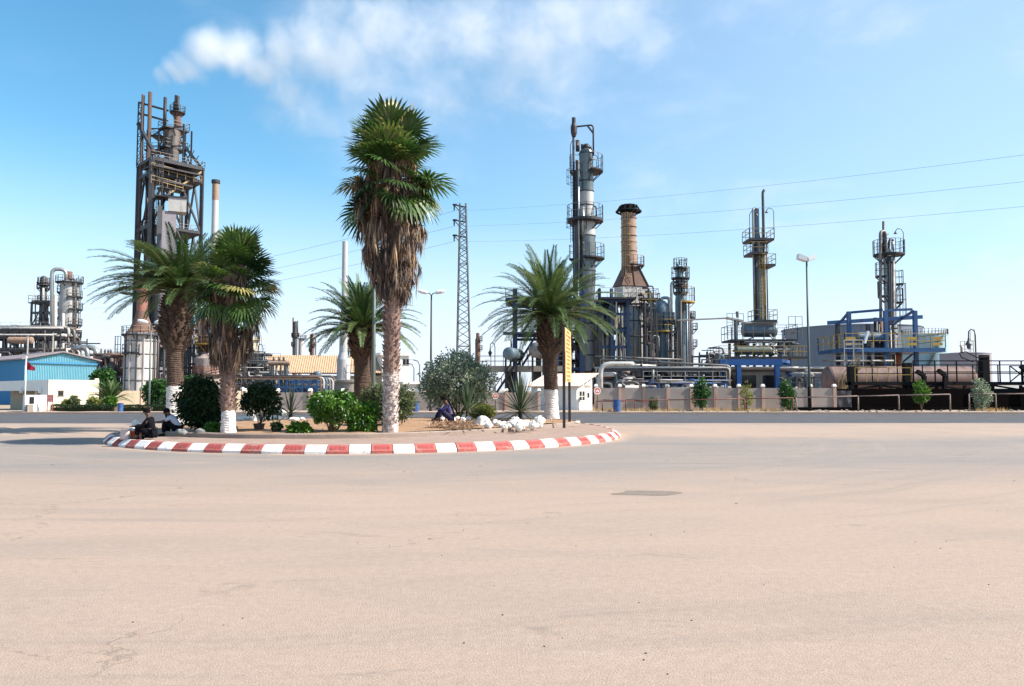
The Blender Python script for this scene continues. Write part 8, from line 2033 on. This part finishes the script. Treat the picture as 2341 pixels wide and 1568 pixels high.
def roundsign(label, px, py, Y, rpx, pole_b, yaw=0.0, slash=True):
    c = W(px, py, Y); r = rpx * Y / F; root = thing('road_sign', label, 'sign', (c.x, Y, 0)); n = V((sin(yaw), -cos(yaw), 0)); s = V((cos(yaw), sin(yaw), 0))
    part(root, 'post', 'poled', lambda mb: mb.tube([(c.x, Y + .03, .1), (c.x, Y + .03, c.z + r * .6)], .03, 6))
    part(root, 'disc', 'no', lambda mb: mb.rev(c, n, [(0, -.012), (r, -.012), (r, .012), (0, .012)], 24))
    part(root, 'rim', 'signw', lambda mb: mb.rev(c, n, [(r * .84, .013), (r * 1.02, .013), (r * 1.04, .017), (r * 1.02, -.017)], 24))
    if slash: part(root, 'white_bars', 'signw', lambda mb: [mb.hexa([c + s * u0 + n * .016 + V((0, 0, v0)), c + s * u1 + n * .016 + V((0, 0, v0)), c + s * u1 + n * .016 + V((0, 0, v1)), c + s * u0 + n * .016 + V((0, 0, v1)), c + s * u0 + n * .022 + V((0, 0, v0)), c + s * u1 + n * .022 + V((0, 0, v0)), c + s * u1 + n * .022 + V((0, 0, v1)), c + s * u0 + n * .022 + V((0, 0, v1))]) for u0, u1, v0, v1 in ((-r * .5, -r * .1, -r * .35, r * .1), (r * .06, r * .5, -r * .35, r * .1), (-r * .08, r * .06, -r * .1, r * .35))])
    else: part(root, 'white_bars', 'signw', lambda mb: mb.add([c + n * .017 + s * (r * .55 * a) + V((0, 0, r * b_)) for a, b_ in ((-1, .32), (1, .32), (.0, -.55), (-.55, .14), (.55, .14), (0, -.28))], [(0, 3, 5, 2), (3, 0, 1, 4), (4, 1, 2, 5)]))
roundsign('red and white round road sign right of the white booth', 1365, 893, 64.3, 8, 940, .25)
roundsign('red and white round road sign standing near the pipe rail left of the booth', 1132, 905, 64.3, 7, 940, .1, False)
def railfence(label, pts, Y, m='poled', seed=0, r=.05, rail_m=None):
    root = thing('pipe_rail', label, 'railing', (X(pts[0][0], Y), Y, 0)); rn = random.Random(seed)
    for (px, pt) in pts:
        x = X(px, Y, 920); part(root, 'post', m, lambda mb: mb.tube([(x, Y, .0), (x + rn.uniform(-.03, .03), Y, Z(pt, Y))], r, 7))
    for (p0, t0), (p1, t1) in zip(pts[:-1], pts[1:]): part(root, 'rail', rail_m or m, lambda mb: mb.tube([(X(p0, Y, 920), Y, Z(t0, Y)), (X((p0 + p1) / 2, Y, 920), Y, Z((t0 + t1) / 2, Y) - .02), (X(p1, Y, 920), Y, Z(t1, Y))], r * .8, 7))
M['railred'] = mat('rusty_red_rail', (0.16, 0.06, 0.05), .8, stain=(0.3, 0.2, 0.17), amt=.3)
M['railpeel'] = mat('peeling_rail', (0.22, 0.16, 0.14), .8, var=.4, vs=9, stain=(0.05, 0.03, 0.03), amt=.45, streak=1, ss=5)
railfence('rusty red pipe rail running from the white booth along the verge to the black wall', [(1377, 914), (1430, 914), (1525, 914), (1702, 911), (1812, 909)], 63.9, 'railred', 1)
railfence('shorter red pipe rail set back behind the blue barrel', [(1362, 917), (1450, 916), (1494, 918)], 65.6, 'railred', 2)
railfence('peeling pipe rail in front of the black wall with four posts', [(1820, 908), (1961, 905), (2054, 903), (2171, 901)], 63.6, 'railpeel', 3, .06)
railfence('peeling pipe rail running off the right edge of the black wall', [(2215, 900), (2276, 900), (2366, 899), (2440, 899)], 63.6, 'railpeel', 4, .06)
railfence('dark red pipe rail behind the yellowish bush, left of the booth', [(1090, 904), (1150, 904), (1150.5, 905)], 65, 'railred', 5)
railfence('low dark rail behind the man in blue under the round tree', [(1003, 907), (1035, 907)], 65, 'poled', 6)
def barrel(px, pyb, w, h, label, Y):
    c = W(px, pyb, Y); k = Y / F; x = c.x; z0 = .14; r = w * k / 2; H = h * k; root = thing('barrel', label, 'barrel', (x, Y, z0), 'blue barrels along the road')
    part(root, 'drum', 'barrel', lambda mb: mb.lathe(x, Y, [(0, z0), (r, z0), (r, z0 + H * .32), (r * 1.06, z0 + H * .34), (r, z0 + H * .36), (r, z0 + H * .64), (r * 1.06, z0 + H * .66), (r, z0 + H * .68), (r, z0 + H), (r * .94, z0 + H), (r * .94, z0 + H * .9), (0, z0 + H * .9)], 20))
    part(root, 'rim', 'barrel', lambda mb: mb.tube([(x + r * cos(2 * PI * i / 20), Y + r * sin(2 * PI * i / 20), z0 + H) for i in range(20)], .025, 5, True))
barrel(1410, 942, 17, 27, 'blue barrel standing beneath the rusty rail right of the booth', 63.6)
barrel(950, 945, 14, 24, 'blue barrel standing left of the middle street lamp', 63.8)
barrel(275, 944, 12, 19, 'pale blue barrel standing at the hedge near the left date palm', 63.4)

# ------------------------------------------------------------------ pylon and wires
PY = 150.0
def pylon():
    Y = PY; xb, xt = X(1060, Y, 880), X(1058, Y, 470); zt = Z(466, Y); root = thing('lattice_pylon', 'tall lattice pylon with three short arms left of the blue structure', 'pylon', (xb, Y, 0)); k = mpx(Y)
    hw = lambda z: (17 - 10.2 * min(1, z / zt)) * k
    cx = lambda z: xb + (xt - xb) * z / zt
    P = lambda i, z: V((cx(z) + hw(z) * (-1, 1, 1, -1)[i], Y + hw(z) * (-1, -1, 1, 1)[i], z))
    for i in range(4): part(root, 'leg', 'steel', lambda mb: mb.bar(P(i, 0), P(i, zt), .2))
    def lat(mb):
        z = 0; s_ = 0
        while z < zt - 1:
            z2 = min(zt, z + max(1.0, hw(z) * 1.3))
            for i in range(4):
                j = (i + 1) % 4
                if s_ % 2: mb.bar(P(i, z), P(j, z2), .12)
                else: mb.bar(P(j, z), P(i, z2), .12)
                if i != 1 and s_ % 3 == 0: mb.bar(P(i, z), P(j, z), .1)
            z = z2; s_ += 1
    part(root, 'lattice', 'steel', lat)
    tips = []
    for pa, pr in ((468, 474), (503, 508), (538, 543)):
        a = V((X(1038, Y, pa), Y, Z(pa, Y))); b_ = V((xt + 8 * k, Y, Z(pr, Y)))
        ar = part(root, 'arm', 'darksteel', lambda mb: (mb.bar(a, b_, .22), mb.bar(a + V((0, 0, -.1)), b_ + V((-1.2, 0, -.9)), .14), mb.bar(a - V((.3, 0, 0)), a + V((.5, 0, 0)), .35, .3)))
        part(ar, 'insulator', 'darksteel', lambda mb: mb.rev(a, (0, 0, -1), [(.06, 0), (.16, .3), (.09, .45), (.18, .6), (.09, .8), (.16, .95), (0, 1.2)], 8)); tips.append(a + V((0, 0, -1.2)))
    return tips
tips = pylon()
ends_r = [W(2480, 336, 70), W(2480, 400, 70), W(2480, 459, 70)]
ends_l = [W(90, 668, 300), W(90, 690, 300), W(90, 712, 300)]
for i, (t, er, el) in enumerate(zip(tips, ends_r, ends_l)):
    w = ('highest', 'middle', 'lowest')[i]
    for e, sg, nm in ((er, .9, 'right'), (el, 3.0, 'left')):
        mb = MB(); n = 24; mb.tube([t.lerp(e, q / n) + V((0, 0, -4 * sg * (q / n) * (1 - q / n))) for q in range(n + 1)], .016 if nm == 'right' else .03, 5)
        tag(mb.build('power_line', M['wire'], org=t), f'{w} of three thin wires running from the pylon towards the {nm}', 'wire', 'wires strung from the pylon')

# ------------------------------------------------------------------ roadside plants
def vb(px, Y, pyb=940, z=.16): return V((X(px, Y, pyb), Y, z))
def sapling(px, pyt, pyb, pym, w, label, Y, seed, m='tree', n=1500, gap=.25, stem_z=None):
    b = vb(px, Y); k = Y / F; rn = random.Random(seed); zt = Z(pyt, Y); zm = Z(pym, Y)
    H = zt - zm; bl = []
    for i in range(6): 
        f = (i + .5) / 6; r = w * k / 2 * (.55 + .75 * sin(PI * min(1, f * .9 + .12))) * .8
        bl.append((rn.uniform(-.2, .2) * w * k / 2, rn.uniform(-.2, .2) * w * k / 2, zm - b.z + H * f, r, r, H / 6 * 1.1))
    return shrub('sapling', label, 'tree', b, bl, n, .17, .05, M[m], 6, seed, 'saplings along the right verge', .25, .0, gap, .04, .02)
sapling(1605, 868, 940, 925, 38, 'dense dark green sapling under the long gangway, left of the pale one', 64.6, 201, n=2100, gap=.15)
sapling(1800, 872, 940, 928, 36, 'dense green sapling just left of the tall floodlight pole', 64.8, 202, n=1900, gap=.18)
sapling(1705, 878, 940, 932, 30, 'pale sparse sapling between the two dense green ones', 65, 203, 'bushy', 520, .45)
sapling(1493, 912, 940, 936, 18, 'tiny olive sapling right of the blue barrel', 64.8, 204, 'busho', 420, .25)
sapling(2106, 873, 940, 918, 34, 'bright loose sapling in front of the black wall, between rail posts', 64.2, 205, 'bush', 1100, .32)
sapling(2245, 868, 940, 932, 38, 'straggly grey green sapling in front of the black wall, at the right', 64.2, 206, 'bushg', 1300, .32)
def hedge(px0, px1, label, Y, seed):
    a, b_ = X(px0, Y, 935), X(px1, Y, 935); root = thing('hedge', label, 'hedge', ((a + b_) / 2, Y, .15), 'clipped hedges along the left verge'); rn = random.Random(seed); mb = MB(); h = Z(927.5, Y)
    for i in range(int((b_ - a) * 900)):
        f = rn.choice('ftfttb'); x = rn.uniform(a, b_); w = .035 * noise.noise(V((x * 2, seed, 0))) * 3
        if f == 't': c = V((x, Y + rn.uniform(-.4, .5), h + w + rn.uniform(-.05, .05)))
        else: c = V((x, Y + (-.42 if f == 'f' else .5) + rn.uniform(-.06, .06), rn.uniform(.15, h + w)))
        mb.tint = max(0, min(1, rn.random() * .8)); leaf(mb, rn, c, V((rn.uniform(-1, 1), rn.uniform(-1, .3), rn.uniform(-.3, 1))).normalized(), .10, .03)
    mb.build('foliage', M['bushd' if seed % 2 else 'busho'], root)
    part(root, 'core', M['stem'], lambda m_: m_.box(a + .12, Y - .3, .12, b_ - .12, Y + .38, h - .12))
hedge(122, 268, 'longest clipped low hedge in front of the bright gate building', 64.4, 1)
hedge(282, 338, 'short clipped hedge right of the pale blue barrel', 64.4, 3)
hedge(349, 425, 'clipped hedge behind the two seated men, right of the left street lamp', 64.4, 5)
def rshrub(label, px, pyt, pyb, w, Y, m, seed, n=900, lobes=4, down=.1, L=.2, wd=.06, gap=.25, name='shrub'):
    b = vb(px, Y); k = Y / F; rn = random.Random(seed); zt, zb = Z(pyt, Y), max(.25, Z(pyb, Y)); H = zt - zb
    bl = [(rn.uniform(-.5, .5) * w * k / 2, rn.uniform(-.3, .3) * w * k / 2, zb - b.z + H * rn.uniform(.3, .72), w * k / 2 * rn.uniform(.45, .7), w * k / 2 * rn.uniform(.4, .6), H * rn.uniform(.22, .34)) for _ in range(lobes)] + [(0, 0, zb - b.z + H * .45, w * k / 2 * .7, w * k / 2 * .6, H * .45)]
    return shrub(name, label, 'shrub', b, bl, n, L, wd, M[m], 6, seed, None, .3, down, gap, .2, .03)
rshrub('bright green rounded bush at the right end of the gate building', 253, 905, 932, 30, 65.8, 'bush', 301, 1600)
rshrub('thin upright young shrub before the bright gate building wall', 168, 906, 930, 22, 65.8, 'busho', 302, 600, gap=.35)
rshrub('small yellow green shrub left of the thin upright young one', 150, 914, 930, 14, 65.8, 'bushy', 303, 380)
rshrub('rusty flowering shrub left of the bright green rounded bush', 215, 908, 932, 30, 65.8, 'bushy', 304, 800, gap=.35)
rshrub('dark green fig tree rising behind the gate building corner', 229, 842, 905, 56, 80, 'tree', 305, 2300, 6, .3, .32, .13, .22, 'fig_tree')
rshrub('large green hedge shrub behind the left street lamp', 352, 868, 932, 70, 69, 'tree', 306, 3300, 7, .2, .26, .09, .2)
rshrub('tall green shrub behind the left date palm trunk', 425, 852, 925, 62, 82, 'tree', 307, 2400, 6, .2, .28, .1, .22)
rshrub('low dark shrub under the green hedge shrub beside the hedge', 385, 905, 935, 60, 67, 'bushd', 308, 1800, 5)
def dwarf():
    Y = 69; b = vb(250, Y); tb = [(b.z, b.x, Y, .35), (b.z + .9, b.x, Y, .32)]
    date_palm('young grey green feathery palm at the end of the gate building', b, tb, b.z + .1, 2.0, 44, 71, elmax=85, elmin=25)
dwarf()
# dry tufts and litter along the right verge
mb = MB(); rn = random.Random(404)
for i in range(420):
    px = rn.choice((1380, 1440, 1480, 1540, 1620, 1640, 1700, 1760, 2260, 2268)) + rn.gauss(0, 18); Y = rn.uniform(63, 66.8)
    c = vb(px, Y, z=.17)
    for j in range(7):
        d = V((rn.uniform(-.7, .7), rn.uniform(-.7, .7), 1)).normalized(); l = rn.uniform(.1, .38); s = perp(d) * .015; mb.tint = rn.random(); q = c + V((rn.uniform(-.15, .15), rn.uniform(-.15, .15), 0)); mb.add([q - s, q + s, q + d * l], [(0, 1, 2)])
tag(mb.build('dry_grass', M['dry']), 'dry yellow grass tufts along the dusty right verge', 'grass', kind='stuff')
mb = MB()
for i in range(150):
    px = rn.uniform(1360, 2400); Y = rn.uniform(62.8, 67); c = vb(px, Y, z=.17); r = rn.uniform(.04, .16)
    mb.rev(c, (rn.uniform(-.3, .3), 0, 1), [(0, -r * .4), (r, 0), (r * .7, r * .5), (0, r * .6)], 6, False)
tag(mb.build('rubble', M['concrete']), 'loose rubble and stones strewn along the right verge', 'rubble', kind='stuff')
